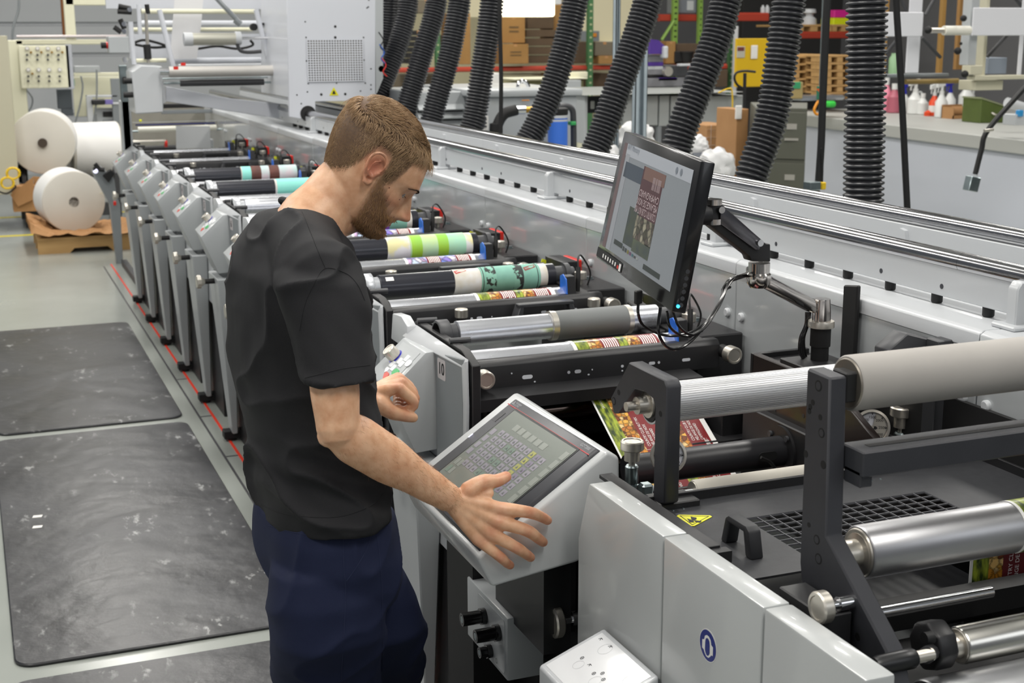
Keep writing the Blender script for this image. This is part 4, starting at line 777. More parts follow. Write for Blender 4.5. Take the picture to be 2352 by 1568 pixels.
# ---------------------------------------------------------------- one printing station (number 10), then copies
S0 = V((1.06, 3.30, 0))
def make_station():
    t = thing('printing_station', S0, 'grey press station number 10 with its control console beside the tilted touchscreen', 'press station', 'printing stations in a row along the press')
    ya, yb = 3.17, 3.36
    def prof(y, k=0):
        A = [(.925, .975), (1.026, 1.068), (1.056, 1.07), (1.054, .812), (.995, .808)]
        return [V((a, y, b)) for a, b in A]
    mb = MB(); P1 = prof(ya); P2 = [p+V((0, yb-ya, 0)) for p in P1]
    P2[0] += V((0, -.02, .012)); mb.loft(P1, P2)
    h = mb.done('console_housing', cgrey, t, bev=.004, seg=2)
    # outer side cover with the number, white edge and top cap
    mb = MB(); mb.prism([(1.052, 3.172, 1.066), (1.052, 3.172, .79), (1.062, 2.998, .80), (1.062, 2.998, 1.086)], (.012, 0, 0))
    mb.done('number_cover', mgrey, t, bev=.002)
    mb = MB(); mb.prism([(1.060, 2.975, 1.086), (1.060, 2.970, .975), (1.060, 2.980, .80), (1.060, 3.000, .80), (1.060, 2.994, .975), (1.060, 3.0, 1.072)], (.010, 0, 0))
    mb.loft([(1.062, 2.975, 1.066), (1.070, 2.975, 1.088), (1.070, 2.975, 1.05)], [(1.028, 3.38, 1.068), (1.070, 3.38, 1.096), (1.070, 3.38, 1.05)])
    mb.prism([(1.04, 3.36, 1.03), (1.04, 3.52, 1.03), (1.04, 3.50, 1.105), (1.04, 3.42, 1.112), (1.04, 3.37, 1.095)], (.027, 0, 0))
    mb.prism([(1.062, 3.01, .55), (1.062, 3.5, .55), (1.062, 3.5, 1.06), (1.062, 3.01, 1.06)], (.006, 0, 0))
    mb.done('side_cover', white, t, bev=.004, seg=2)
    # keypad panel on the slanted face
    n0 = V((-.68, 0, .74)); A = V((.925, ya, .975)); B = V((1.026, ya, 1.068)); up = (B-A).normalized(); nn = up.cross(V((0, 1, 0))).normalized()
    if nn.z < 0: nn = -nn
    def kp(u, v, l=0): return A+V((0, u, 0))+up*v+nn*l      # u to the far side, v up the slope
    mb = MB(); mb.prism([kp(.022, .012, .0002), kp(.165, .012, .0002), kp(.165, .128, .0002), kp(.022, .128, .0002)], nn*.0012)
    mb.done('keypad_panel', wgrey, t)
    def pad(name, m, u, v, w, h, rr):
        mb = MB(); mb.prism([kp(a, b, .0012) for a, b in rrect(u, v, w, h, rr, 3)], nn*.0022); mb.done(name, m, t)
    bt = mat('white key', 'e9ecee', .35)
    for u, v in ((.135, .026), (.108, .042), (.108, .064), (.083, .058), (.083, .082), (.060, .098), (.060, .078)): pad('key', bt, u, v, .022, .018, .002)
    pad('run_button', mat('green key', '3fae62', .35), .052, .052, .036, .020, .0099)
    pad('stop_button', mat('red key', 'cf4a3a', .35), .088, .030, .036, .020, .0099)
    pad('oval_button', bt, .030, .090, .030, .020, .0099)
    c = kp(.128, .084); mb = MB(); mb.cyl(c, c+nn*.003, .0215, 24); mb.done('dial_ring', mat('blue ring', '3434b4', .3), t)
    mb = MB(); mb.knob(c+nn*.003, c+nn*.032, .0185, 28); mb.done('dial_knob', steel, t)
    # steel side frame, black
    mb = MB(); mb.prism([(1.075, 2.965, .55), (1.075, 3.50, .55), (1.075, 3.50, 1.07), (1.075, 3.40, 1.10), (1.075, 3.04, 1.10), (1.075, 2.965, 1.075)], (.022, 0, 0))
    mb.box((1.075, 2.985, .0), (1.095, 3.46, .55))
    mb.done('side_frame', black, t, bev=.002)
    mb = MB()
    for yy in (3.12, 3.38): mb = MB(); mb.tube([(1.072, yy, 1.104), (1.125, yy-.005, 1.104)], .008, 10); mb.done('clamp_lever', dgrey, t)
    # tapering leg
    mb = MB(); mb.loft([(.985, 3.15, .785), (1.06, 3.15, .785), (1.06, 3.40, .785), (.985, 3.40, .785)], [(1.035, 3.25, .04), (1.06, 3.25, .04), (1.06, 3.34, .04), (1.035, 3.34, .04)])
    mb.done('leg', cgrey, t, bev=.004)
    mb = MB(); mb.box((1.0, 3.27, .012), (1.10, 3.33, .05)); mb.cyl((1.04, 3.3, 0), (1.04, 3.3, .02), .022, 16); mb.done('foot_bracket', blackm, t, bev=.003)
    mb = MB(); mb.cyl((.945, 3.24, .765), (1.0, 3.24, .765), .012, 14); mb.done('lock_shaft', blackm, t)
    mb = MB(); mb.lathe((.905, 3.24, .765), (.945, 3.24, .765), [(0, .026), (.003, .03), (.02, .03), (.022, .02), (.03, .018), (.04, .010)], 10); mb.done('lock_knob', steel, t)
    # cross beam and lower shelf
    mb = MB(); mb.prism([(1.10, 3.05, .985), (1.10, 3.05, 1.047), (1.10, 3.062, 1.06), (1.10, 3.085, 1.06), (1.10, 3.085, .985)], (.70, 0, 0)); mb.done('cross_beam', black, t, bev=.001)
    mb = MB(); mb.prism([(1.09, 2.975, .955), (1.09, 2.975, .985), (1.09, 3.06, .992), (1.09, 3.06, .978), (1.09, 2.985, .97), (1.09, 2.985, .955)], (.62, 0, 0)); mb.done('lower_shelf', black, t)
    sl = mat('slot seen through', 'd5d8de', .4)
    mb = MB()
    for x, z, w, h in ((1.252, 1.012, .028, .010), (1.365, 1.013, .008, .008), (1.39, 1.013, .018, .009), (1.43, 1.014, .004, .004), (1.515, 1.015, .008, .007), (1.515, 1.003, .005, .004), (1.60, 1.015, .018, .008), (1.62, 1.015, .007, .007), (1.70, 1.015, .024, .008), (1.272, .998, .005, .004), (1.42, 1.002, .006, .004), (1.21, 1.025, .004, .004)):
        mb.prism([(a, 3.0492, b) for a, b in rrect(x, z, w, h, min(w, h)*.49, 3)], (0, .003, 0))
    mb.done('beam_slots', sl, t, kind='stuff')
    for x in (1.123, 1.812):
        mb = MB(); mb.cyl((x, 3.06, 1.028), (x, 3.022, 1.028), .017, 20); mb.done('knob_collar', blackm, t)
        mb = MB(); mb.knob((x, 3.024, 1.028), (x, 2.992, 1.028), .0225); mb.done('end_knob', steel, t)
    # impression roller with the web on it
    mb = MB(); mb.cyl((1.125, 3.12, 1.022), (1.70, 3.12, 1.022), .052, 40); mb.done('impression_roller', rollm, t, ang=50)
    mb = MB(); mb.cyl((1.115, 3.12, 1.022), (1.126, 3.12, 1.022), .0525, 40); mb.done('roller_end', blackm, t)
    # drive box on the wall side
    mb = MB(); mb.prism([(1.765, 3.11, .80), (1.765, 3.11, 1.058), (1.765, 3.46, 1.058), (1.765, 3.46, .80)], (.142, 0, 0)); mb.done('drive_box', black, t, bev=.004)
    mb = MB(); mb.prism([(1.72, 3.06, .98), (1.72, 3.06, 1.06), (1.72, 3.30, 1.075), (1.72, 3.44, 1.10), (1.72, 3.44, .98)], (.045, 0, 0)); mb.box((1.66, 3.2, 1.04), (1.72, 3.36, 1.062)); mb.done('bearing_block', blackm, t, bev=.003)
    mb = MB(); mb.obox((1.83, 3.44, 1.085), (.028, .0, 0), (0, .075, 0), (0, 0, .022)); mb.done('clamp_body', black, t, bev=.002)
    mb = MB(); mb.obox((1.868, 3.435, 1.084), (.009, 0, 0), (0, .058, 0), (0, 0, .024)); mb.done('red_clip', redp, t, bev=.002)
    mb = MB(); mb.knob((1.80, 3.22, 1.075), (1.80, 3.22, 1.10), .02); mb.cyl((1.80, 3.22, 1.05), (1.80, 3.22, 1.078), .007, 12); mb.done('thumb_knob', steel, t)
    mb = MB(); mb.cyl((1.868, 3.30, 1.058), (1.868, 3.30, 1.066), .012, 6); mb.cyl((1.868, 3.30, 1.056), (1.868, 3.30, 1.06), .016, 16); mb.done('hex_bolt', zinc, t)
    mb = MB(); mb.prism([(1.775, 3.5, 1.07), (1.80, 3.5, 1.07), (1.80, 3.5, 1.095), (1.785, 3.5, 1.10)], (0, .003, 0)); mb.done('yellow_tag', yel, t)
    # blue sensor with plug and cable
    mb = MB(); mb.obox((1.705, 3.10, 1.085), (.016, 0, 0), (0, .018, 0), (0, .004, .028)); mb.done('sensor_body', black, t, bev=.002)
    mb = MB(); mb.prism([(1.686, 3.072, 1.055), (1.686, 3.125, 1.06), (1.686, 3.125, 1.11), (1.686, 3.105, 1.118), (1.686, 3.08, 1.105)], (.0045, 0, 0))
    sb = mb.done('sensor_face', blueS, t, bev=.001)
    mb = MB(); mb.tube(spline([(1.735, 3.10, 1.06), (1.737, 3.10, 1.10), (1.742, 3.11, 1.135)], 5), .0075, 10); mb.done('sensor_plug', blackm, t)
    mb = MB(); mb.tube(spline([(1.742, 3.11, 1.13), (1.75, 3.13, 1.16), (1.79, 3.19, 1.155), (1.825, 3.2, 1.10), (1.815, 3.2, 1.055)], 6), .003, 6); mb.done('sensor_cable', blackm, t)
    # small flat top knobs on the front of the beam and the bridge handle
    return t
st = make_station()
# a thing seen only beside stations 1 to 9: top knobs and carrying handle in front of the beam
def make_extra(dy, handle=True):
    out = []
    for x in (1.315, 1.745):
        mb = MB(); mb.knob((x, 3.0+dy, 1.035), (x, 3.0+dy, 1.058), .019); kk = mb.done('top_knob', steel, sts[-1] if 0 else None)
        out.append(kk)
    return out
sts = {10: st}
ordw = {1: 'farthest, at the unwind end', 2: 'second from the far end', 3: 'third from the far end', 4: 'with the brown and teal plate cylinder', 5: 'with the plain teal plate cylinder',
        6: 'its console just left of the man\'s shoulder', 7: 'its console half hidden by the man\'s back', 8: 'holding the lime green plate cylinder', 9: 'holding the teal and black plate cylinder'}
def add_number(t, num, dy):
    mb = MB(); c = U(1015, 848, x=1.0552)+V((0, dy, 0)); r = V((.010, -.174, 0)).normalized(); nrm = V((-1, -.06, 0)).normalized()
    mb.prism([c+r*a+V((0, 0, 1))*b+nrm*.0006 for a, b in rrect(0, 0, .052, .052, .006)], nrm*.0009)
    p = mb.done('number_plate', mat('number plate', 'c9c3c4', .5), t)
    mb = MB()
    for o_ in (-.0009, .0009): add_text(mb, str(num), lambda a, b: c+r*(a+o_)+V((0, 0, 1))*(b-.013)+nrm*.0020, .044, 'CENTER', .9)
    mb.done('number', gblk, p, flat=True)
# parts that stations 1-9 have in view: knobs on top and the bridge handle (station 10 has none of them in view)
st9 = None
for num in range(9, 0, -1):
    dy = PITCH_Y*(10-num)
    if st9 is None:
        st9 = copy_tree(st); st9.location = S0+V((0, dy, 0)); ORG[st9.name] = V(st9.location); c = st9
        for x in (1.315, 1.745):
            mb = MB(); mb.knob((x, 3.0+dy, 1.030), (x, 3.0+dy, 1.056), .0195); mb.done('top_knob', steel, c)
            mb = MB(); mb.cyl((x, 3.0+dy, .99), (x, 3.0+dy, 1.031), .015, 18); mb.done('knob_stem', blackm, c)
        mb = MB(); y = 3.0+dy
        for x0, s in ((1.50, 1), (1.67, -1)):
            mb.prism([(x0-.02*s, y-.01, .995), (x0, y-.01, 1.052), (x0+.012*s, y-.01, 1.052), (x0+.006*s, y-.01, .995)], (0, .045, 0))
        mb.prism([(1.495, y-.01, 1.045), (1.495, y-.01, 1.056), (1.675, y-.01, 1.056), (1.675, y-.01, 1.045)], (0, .03, 0))
        mb.done('carry_handle', dgrey, c, bev=.002)
    else:
        c = copy_tree(st9); c.location = S0+V((0, dy, 0)); ORG[c.name] = V(c.location)
    sts[num] = c
    c['label'] = 'grey press station number %d, %s' % (num, ordw[num])
for num, t in sts.items(): add_number(t, num, PITCH_Y*(10-num))

# ---------------------------------------------------------------- printed web bands on the impression rollers (top-level: the web runs through all)
def web_band(num):
    dy = PITCH_Y*(10-num); y, z, r = 3.12+dy, 1.022, .052; mb = MB()
    pic = 2 if num in (8, 7) else 1
    for x0, x1, mi in ((1.395, 1.405, 0), (1.405, 1.44, 3 if pic == 1 else 2), (1.44, 1.475, pic), (1.475, 1.525, 4), (1.525, 1.55, 3 if pic == 1 else 2), (1.55, 1.585, pic), (1.585, 1.64, 4), (1.64, 1.655, 0)):
        band_solid(mb, y, z, r+.0002, r+.0012, x0, x1, -80, 80, mi=mi)
    o = multi(mb.done('printed_web', lwhite, ang=50), [nutm, violetm, greenm, red])
    tag(o, {10: 'strip of nut and red label web nearest the camera, below the grey rubber sleeve', 9: 'strip of nut and red label web below the teal and black plate cylinder', 8: 'violet and red label web strip below the lime green plate cylinder', 7: 'violet and red label web strip beside the man\'s chin'}[num], 'label web', 'printed label web over the station rollers')
    mb = MB(); R = random.Random(num)
    for bx in (1.478, 1.588):
        for k in range(7):
            xx = bx+.003+k*.0062; l = R.uniform(.012, .03)
            mb.b.faces.ensure_lookup_table()
            band_solid(mb, y, z, r+.0012, r+.0017, xx, xx+.0030, 2+R.uniform(0, 8), 30+l*900, n=80)
    mb.done('print_lines', lwhite, o, ang=60, kind='stuff')
    return o
for num in (10, 9, 8, 7): web_band(num)

# ---------------------------------------------------------------- plate cylinders lying in the stations
def plate_cylinder(num, r, body, end, bands, label, silver=False):
    dy = PITCH_Y*(10-num); y, z = 3.26+dy, 1.088
    t = thing('plate_cylinder', (1.4, y, z-r), label, 'print cylinder', 'plate cylinders lying in the stations')
    mb = MB(); mb.lathe((1.137, y, z), (1.72, y, z), [(0, r*.8), (.003, r), (.58, r), (.583, r*.8)], 44); mb.done('cylinder_body', body, t, ang=50)
    mb = MB(); mb.lathe((1.085, y, z), (1.137, y, z), [(.02, .012), (.02, r*.95), (0, r*.98), (0, r*1.14), (.003, r*1.2), (.030, r*1.2), (.032, r*1.12), (.034, r*.85), (.052, r*.85)], 36); mb.done('end_gear', end, t, ang=50)
    mb = MB(); mb.lathe((1.72, y, z), (1.79, y, z), [(0, r*.72), (.035, r*.72), (.035, r*.95), (.052, r*.95), (.052, r*.6), (.07, r*.6)], 36); mb.done('drive_journal', dgrey, t, ang=50)
    for nm, m, x0, x1, dr, a0, a1 in bands:
        mb = MB(); band_solid(mb, y, z, r-.001, r+dr, x0, x1, a0, a1, n=56); mb.done(nm, m, t, ang=50)
    return t, y, z
ringm = mat('clear ring', 'b9bcc0', .3, .4)
gs = mat('grey plate sleeve', '6f7272', .55, .1)
t10, y, z = plate_cylinder(10, .034, rollm, dgrey, [('steel_ring', steel, 1.40, 1.416, .0055, 0, 360), ('rubber_sleeve', gs, 1.416, 1.622, .0048, 0, 360), ('steel_ring', steel, 1.622, 1.636, .0055, 0, 360)], 'polished steel cylinder with a dark grey rubber sleeve in station 10')
taped = mat('white mounting tape', 'dfe0e2', .5, nz=(18, 'cfc9bd', .12))
tband = mat('dark image on teal plate', '86bdaa', .5, nz=(38, '2a312f', .02))
t9, y, z = plate_cylinder(9, .038, blackcyl, ringm, [('mounting_tape', taped, 1.375, 1.688, .0012, 0, 360), ('teal_plate', tealp, 1.463, 1.662, .003, 0, 360)] +
    [('image_band', tband, a, b, .0036, 0, 360) for a, b in ((1.478, 1.512), (1.572, 1.604))] + [('register_line', gblk, a, a+.002, .0037, 0, 360) for a in (1.468, 1.652)], 'black cylinder with white tape and a teal plate with black images in station 9')
tapeR = mat('red tape print', 'c0392f', .5)
def tape_mark(t, y, z, r, x, a, rm=tapeR, lm=lwhite):
    mb = MB(); c, s = cos(radians(18)), sin(radians(18))
    def q(u, v, l):
        uu, vv = u*c-v*s, u*s+v*c; th = radians(a)-vv/r
        return V((x+uu, y-(r+l)*sin(th), z+(r+l)*cos(th)))
    pts = [(0, -.003), (.018, -.003), (.04, -.003), (.044, .011), (.022, .011), (0, .011)]
    mb.b.faces.new([mb.b.verts.new(q(u, v, .0003)) for u, v in pts]); o = mb.done('tape_brand_patch', rm, t, flat=True)
    mb = MB(); add_text(mb, 'tesa', lambda u, v: q(u+.003, v+.0005, .0007), .0125); mb.done('tape_lettering', lm, o, flat=True)
tape_mark(t9, y, z, .0395, 1.380, 38); tape_mark(t9, y, z, .0415, 1.610, 48, mat('faded red tape print', '8e3a34', .5), mat('faded lettering', 'b9c9c0', .5))
mb = MB(); band_solid(mb, y, z, .0382, .0386, 1.155, 1.18, 30, 52); mb.done('paper_sticker', lwhite, t9)
lime = mat('lime plate', 'a6d63a', .45, nz=(14, '8fce55', .2)); limeb = mat('pale plate', 'b9e3b8', .45, nz=(10, 'cfe08a', .2)); aqua = mat('aqua plate', '9fdccb', .45, nz=(10, 'b8e2a6', .25))
t8, y, z = plate_cylinder(8, .042, blackcyl, ringm, [('mounting_tape', mat('stained white tape', 'e2e2e2', .5, nz=(12, 'e6dfa8', .05)), 1.37, 1.694, .0012, 0, 360), ('pale_plate', limeb, 1.455, 1.60, .003, 0, 360),
    ('aqua_plate', aqua, 1.60, 1.667, .003, 0, 360), ('lime_band', lime, 1.46, 1.50, .0034, 0, 360), ('lime_band', lime, 1.56, 1.60, .0034, 0, 360)], 'black cylinder carrying lime green and aqua plates on white tape in station 8')
tape_mark(t8, y, z, .0435, 1.462, 42, mat('lime tape print', '8c7a28', .5), gblk); tape_mark(t8, y, z, .0435, 1.545, 18, mat('lime tape print', '8c7a28', .5), gblk)
pm = mat('magenta plate', 'a3338c', .4, nz=(12, '5c2d8e', .2))
plate_cylinder(7, .042, blackcyl, ringm, [('mounting_tape', taped, 1.37, 1.688, .0012, 0, 360), ('magenta_plate', pm, 1.45, 1.54, .003, 0, 360), ('violet_band', mat('violet plate', '8e52b5', .4), 1.54, 1.59, .003, 0, 360), ('teal_plate', tealp, 1.59, 1.665, .003, 0, 360)], 'cylinder with magenta and teal plates behind the man\'s chin in station 7')
plate_cylinder(6, .036, rollm, ringm, [('paper_sticker', lwhite, 1.15, 1.20, .0006, 20, 60)], 'bare shiny cylinder right above the man\'s shoulder in station 6')
turq = mat('turquoise plate', '7fd6c8', .45, nz=(8, '9be3d8', .3))
plate_cylinder(5, .042, blackcyl, ringm, [('mounting_tape', taped, 1.425, 1.70, .0012, 0, 360), ('turquoise_plate', turq, 1.435, 1.69, .003, 0, 360)], 'black cylinder with a plain turquoise plate behind the man\'s neck in station 5')
brn = mat('brown image', '4a2a22', .45, nz=(22, '6b3a30', .2)); pinkw = mat('pink stained plate', 'd6c3cb', .5, nz=(12, 'a8d6d0', .2))
plate_cylinder(4, .042, blackcyl, ringm, [('mounting_tape', taped, 1.39, 1.70, .0012, 0, 360), ('turquoise_plate', turq, 1.395, 1.69, .003, 0, 360), ('pale_zone', pinkw, 1.50, 1.70, .0034, 0, 360),
    ('brown_band', brn, 1.445, 1.50, .0040, 0, 360), ('brown_band', brn, 1.545, 1.60, .0040, 0, 360)], 'black cylinder with brown images on a turquoise plate in station 4')

# ---------------------------------------------------------------- long grey wall of panels on the drive side
SEAM = [2.20-.97*2, 2.20-.97, 2.20] + [3.17+.97*k for k in range(0, 10)]
for i in range(len(SEAM)-1):
    t = thing('back_panel', (1.94, SEAM[i], 0), 'glossy grey drive side panel, %s' % ['nearest, outside the frame', 'nearest one behind the big grey roller', 'behind the gauge and the monitor post', 'between the monitor and the near red clip', 'behind the teal plate cylinder', 'behind the lime plate cylinder, with two white caps', 'right of the man\'s face', 'hidden behind the man\'s head', 'just left of the man\'s head', 'behind the brown and turquoise cylinder', 'second farthest, below the white tower', 'farthest, beside the unwind section'][i], 'machine panel', 'drive side panels')
    a, b = SEAM[i]+.0015, SEAM[i+1]-.0015
    mb = MB(); mb.box((1.915, a, .05), (1.96, b, 1.225)); mb.done('panel_sheet', pgrey, t, bev=.003)
    mb = MB(); mb.prism([(1.912, a, 1.205), (1.912, a, 1.238), (1.925, a, 1.246), (2.14, a, 1.246), (2.14, a, 1.228), (1.96, a, 1.205)], (0, b-a, 0)); mb.done('panel_top_ledge', white, t, bev=.002)
    for yy in (a+.035, b-.035):
        mb = MB(); mb.lathe((1.9155, yy, 1.095), (1.905, yy, 1.095), [(0, .0125), (.007, .0125), (.010, .009), (.010, 0)], 18); mb.done('screw_cap', white, t)
mb = MB(); mb.box((1.97, 0, .05), (2.42, 12.3, 1.2)); tag(mb.done('drive_cabinet', mgrey, bev=.004), 'long grey drive cabinet behind the glossy panels under the rails', 'machine cabinet')

# ---------------------------------------------------------------- rails with their bars, posts and feet
R1, R2 = (2.03, 1.350), (2.30, 1.372)
def rail(x, z, r, label):
    t = thing('guide_rail', (x, 6, z), label, 'rail', 'polished rails along the top of the press'); y = .3
    k = 0
    while y < 12.2:
        y2 = min(y+2.1, 12.2); mb = MB(); mb.cyl((x, y, z), (x, y2-.001, z), r, 28); mb.done('rail_length', mat('rail chrome', 'b4b4b6', .16, 1, rn=.04), t, ang=50); y = y2; k += 1
    return t
rail(R1[0], R1[1], .0225, 'lower polished guide rail, the one nearer the stations')
rail(R2[0], R2[1], .0215, 'upper polished guide rail, the one beside the black hoses')
holem = mat('dark hole', '3a3c42', .6)
def bar(name, x, th, z0, z1, segs, label, holes):
    t = thing(name, (x, 6, z0), label, 'rail bar')
    for a, b in segs:
        mb = MB(); mb.box((x, a+.001, z0), (x+th, b-.001, z1)); mb.done('bar_segment', white, t, bev=.0015)
    mb = MB()
    for y, z, r in holes: mb.cyl((x-.0006, y, z), (x+.002, y, z), r, 14)
    mb.done('bar_holes', holem, t, kind='stuff')
    return t
bs = [2.22+1.94*k for k in range(-1, 6)]
b1 = bar('rail_bar', 2.012, .03, 1.268, 1.335, list(zip([.3]+bs[1:], bs[1:]+[12.2])), 'white support bar with holes under the lower rail', [(.62+.1708*2*k+(.12 if k % 2 else 0), 1.290, .006) for k in range(34)])
for i in range(62):
    y = .6+.1708*i
    if y > 9: break
    mb = MB(); mb.lathe((2.026, y, 1.2465), (2.026, y, 1.268), [(0, .011), (.003, .013), (.0215, .013)], 12); mb.done('rubber_foot', blackm, b1)
for k in range(-1, 6):
    y = 2.20+1.94*k/2*1 if 0 else 2.18+.97*k*1.27
    if y < .3: continue
    mb = MB(); mb.prism([(1.985, y, 1.25), (1.985, y, 1.33), (1.995, y, 1.345), (2.02, y, 1.345), (2.035, y, 1.25)], (0, .03, 0)); mb.box((1.965, y-.02, 1.2455), (2.06, y+.05, 1.256)); mb.done('rail_post', white, b1, bev=.003)
b2 = bar('rail_bar', 2.275, .03, 1.228, 1.355, list(zip([.3]+bs[1:], bs[1:]+[12.2])), 'white support bar with gussets under the upper rail', [(.7+.222*k+(.04 if k % 2 else 0), 1.305, .006) for k in range(44)])
for k in range(8):
    y = 2.915+.745*k
    mb = MB(); mb.prism(spline([(0, y-.10, 1.292), (0, y-.02, 1.296), (0, y+.0, 1.34)], 5)+[V((0, y+.02, 1.345)), V((0, y+.02, 1.25)), V((0, y-.10, 1.27))], (.012, 0, 0))
    for v in mb.b.verts: v.co.x += 2.263
    mb.cyl((2.26, y+.005, 1.288), (2.263, y+.005, 1.288), .007, 12); mb.done('gusset', white, b2)

# ---------------------------------------------------------------- black corrugated hoses
hosem = mat('black corrugated plastic', '26272b', .36, spec=.65)
def hose(path, r, label, pitch=.0188):
    pts = [V(p) for p in spline(path, 24)]
    L = [0]
    for a, b in zip(pts, pts[1:]): L.append(L[-1]+(b-a).length)
    n = int(L[-1]/pitch*5); out = []; j = 0
    for i in range(n+1):
        s = L[-1]*i/n
        while j < len(L)-2 and L[j+1] < s: j += 1
        t = (s-L[j])/max(L[j+1]-L[j], 1e-6); out.append(pts[j].lerp(pts[j+1], min(t, 1)))
    w = [0, .75, 1, .9, .1]
    mb = MB(); mb.tube(out, r, 26, rf=lambda t, i: r*(.84+.16*w[i % 5]))
    return tag(mb.done('exhaust_hose', hosem, ang=70), label, 'hose', 'black corrugated exhaust hoses')
HX = 2.68
def hpt(px, py, x): return U(px, py, x=x)
HS = [(((1983, 560), (1983, 470), (1986, 300), (1990, 130), (1992, -120)), .0545, 'thick black ribbed hose hanging straight down, the rightmost one'),
      (((1710, 480), (1728, 400), (1772, 270), (1795, 130), (1812, 0), (1822, -140)), .052, 'black ribbed hose second from the right, bending left at its foot'),
      (((1545, 420), (1560, 320), (1608, 190), (1645, 90), (1668, 0), (1690, -110)), .0535, 'black ribbed hose that goes down behind the monitor top'),
      (((1340, 400), (1378, 320), (1420, 200), (1460, 90), (1488, 0), (1512, -110)), .055, 'black ribbed hose left of the galvanised strut above the monitor'),
      (((1190, 360), (1232, 290), (1270, 200), (1302, 90), (1322, 0), (1340, -100)), .055, 'black ribbed hose crossing in front of the blue canister'),
      (((1075, 320), (1092, 260), (1108, 160), (1122, 70), (1130, 0), (1136, -90)), .056, 'black ribbed hose beside the bright lamp'),
      (((985, 300), (1003, 230), (1032, 130), (1048, 50), (1056, 0), (1062, -80)), .057, 'black ribbed hose just right of the man\'s hair, third from the tower'),
      (((925, 280), (945, 210), (975, 110), (995, 40), (1003, 0), (1010, -70)), .058, 'black ribbed hose second from the white tower'),
      (((860, 240), (885, 180), (912, 110), (932, 40), (938, 0), (942, -60)), .058, 'black ribbed hose nearest the white tower')]
for k, (pp, r, lb) in enumerate(HS):
    r *= 1.22
    n = len(pp); Yh = hpt(pp[1][0], pp[1][1], HX).y; hose([U(p[0], p[1], y=Yh+.05*i/(n-1)) for i, p in enumerate(pp)], r, lb)
hose([U(872, 200, y=9.3), U(884, 110, y=9.3), U(894, 40, y=9.3), U(897, -60, y=9.3)], .066, 'black ribbed hose mostly hidden by the edge of the white tower')
# ================================================================== NEAR SECTION
def facepoly(pts, vec, **k): return [U(a, b, **k) for a, b in pts]
# white side covers with sloping seams
SP = [(2.143, 1.856), (1.853, 1.552), (1.549, 1.31)]
for i, (ya, yb) in enumerate(SP):
    t = thing('side_cover', (1.02, (ya+yb)/2, 0), ['light grey side cover at the left, its top corner cut, reflecting the hand', 'middle light grey side cover with the blue ear protection sign', 'right light grey side cover ending at the crank handle'][i], 'machine cover', 'light grey covers of the near section')
    mb = MB()
    if i == 0: pts = [(1.0, ya, 1.05), (1.0, yb, 1.05), (1.0, yb, .06), (1.0, ya+.045, .06), (1.0, ya+.045, .93)]
    else: pts = [(1.0, ya, 1.05), (1.0, yb, 1.05), (1.0, yb, .06), (1.0, ya, .06)]
    mb.prism(pts, (.046, 0, 0)); mb.done('cover_sheet', mat('cover grey', 'b6b9b9', .28, coat=.35, bump=.02, bscale=400), t, bev=.004, seg=2)
# ear protection sign
t = None
c = U(1627, 1482, x=1.0); mb = MB(); mb.cyl(c, c-V((.0006, 0, 0)), .0262, 40); sg = tag(mb.done('safety_sign', lwhite), 'round blue sign showing a head with ear muffs on the middle cover', 'sign')
def SX(a, b, l): return V((.9994-l, c.y-a, c.z+b))
def flat_part(name, m, pts, l, par): mb = MB(); mb.b.faces.new([mb.b.verts.new(SX(a, b, l)) for a, b in pts]); return mb.done(name, m, par, flat=True)
nb = mat('mandatory blue', '10237c', .4)
flat_part('blue_disc', nb, disc(0, 0, .0248, n=40), .0004, sg)
hd = [(-.011, .006), (-.009, .013), (-.003, .0165), (.003, .0165), (.009, .013), (.011, .006), (.0165, .004), (.0165, -.010), (.0115, -.011), (.008, -.0155), (.003, -.019), (-.003, -.019), (-.008, -.0155), (-.0115, -.011), (-.0165, -.010), (-.0165, .004)]
flat_part('head_symbol', lwhite, hd, .0008, sg)
flat_part('head_shade', nb, [(a*.62, b*.80-.001) for a, b in hd if abs(a) < .016], .0012, sg)
# small white control box at the bottom
A, B = U(1388, 1440, x=.994), U(1515, 1552, x=.994); Cc = U(1237, 1527, y=A.y); D = Cc+(B-A); dn = (B-A).cross(Cc-A).normalized(); dn = dn if dn.z > 0 else -dn
t = thing('control_pod', (A+D)/2-V((0, 0, .1)), 'white tilted control box with touch keys at the bottom edge, fixed to the side covers', 'control box')
mb = MB(); dz = V((0, 0, -.09)); mb.loft([A, B, D, Cc], [A+dz, B+dz, D+dz*.7, Cc+dz*.7]); mb.done('pod_body', white, t, bev=.006, seg=3)
def CB(u, v, l=.0008): return A+(B-A)*u+(Cc-A)*v+dn*l
mb = MB(); mb.prism([CB(u, v, .0001) for u, v in ((.06, .08), (.95, .08), (.95, .93), (.06, .93))], dn*.0005); mb.done('membrane', mat('membrane white', 'dcdee0', .3, coat=.3), t)
for u, v, r in ((.30, .22, .014), (.30, .62, .011), (.62, .62, .012), (.85, .3, .013)):
    mb = MB()
    for k in range(28):
        a0, a1 = 2*pi*k/28, 2*pi*(k+1)/28; q = lambda a, rr: CB(u+rr*cos(a)/(B-A).length, v+rr*sin(a)/(Cc-A).length, .0009)
        mb.face([q(a0, r), q(a1, r), q(a1, r-.0005), q(a0, r-.0005)])
    mb.done('key_outline', wgrey, t, kind='stuff')
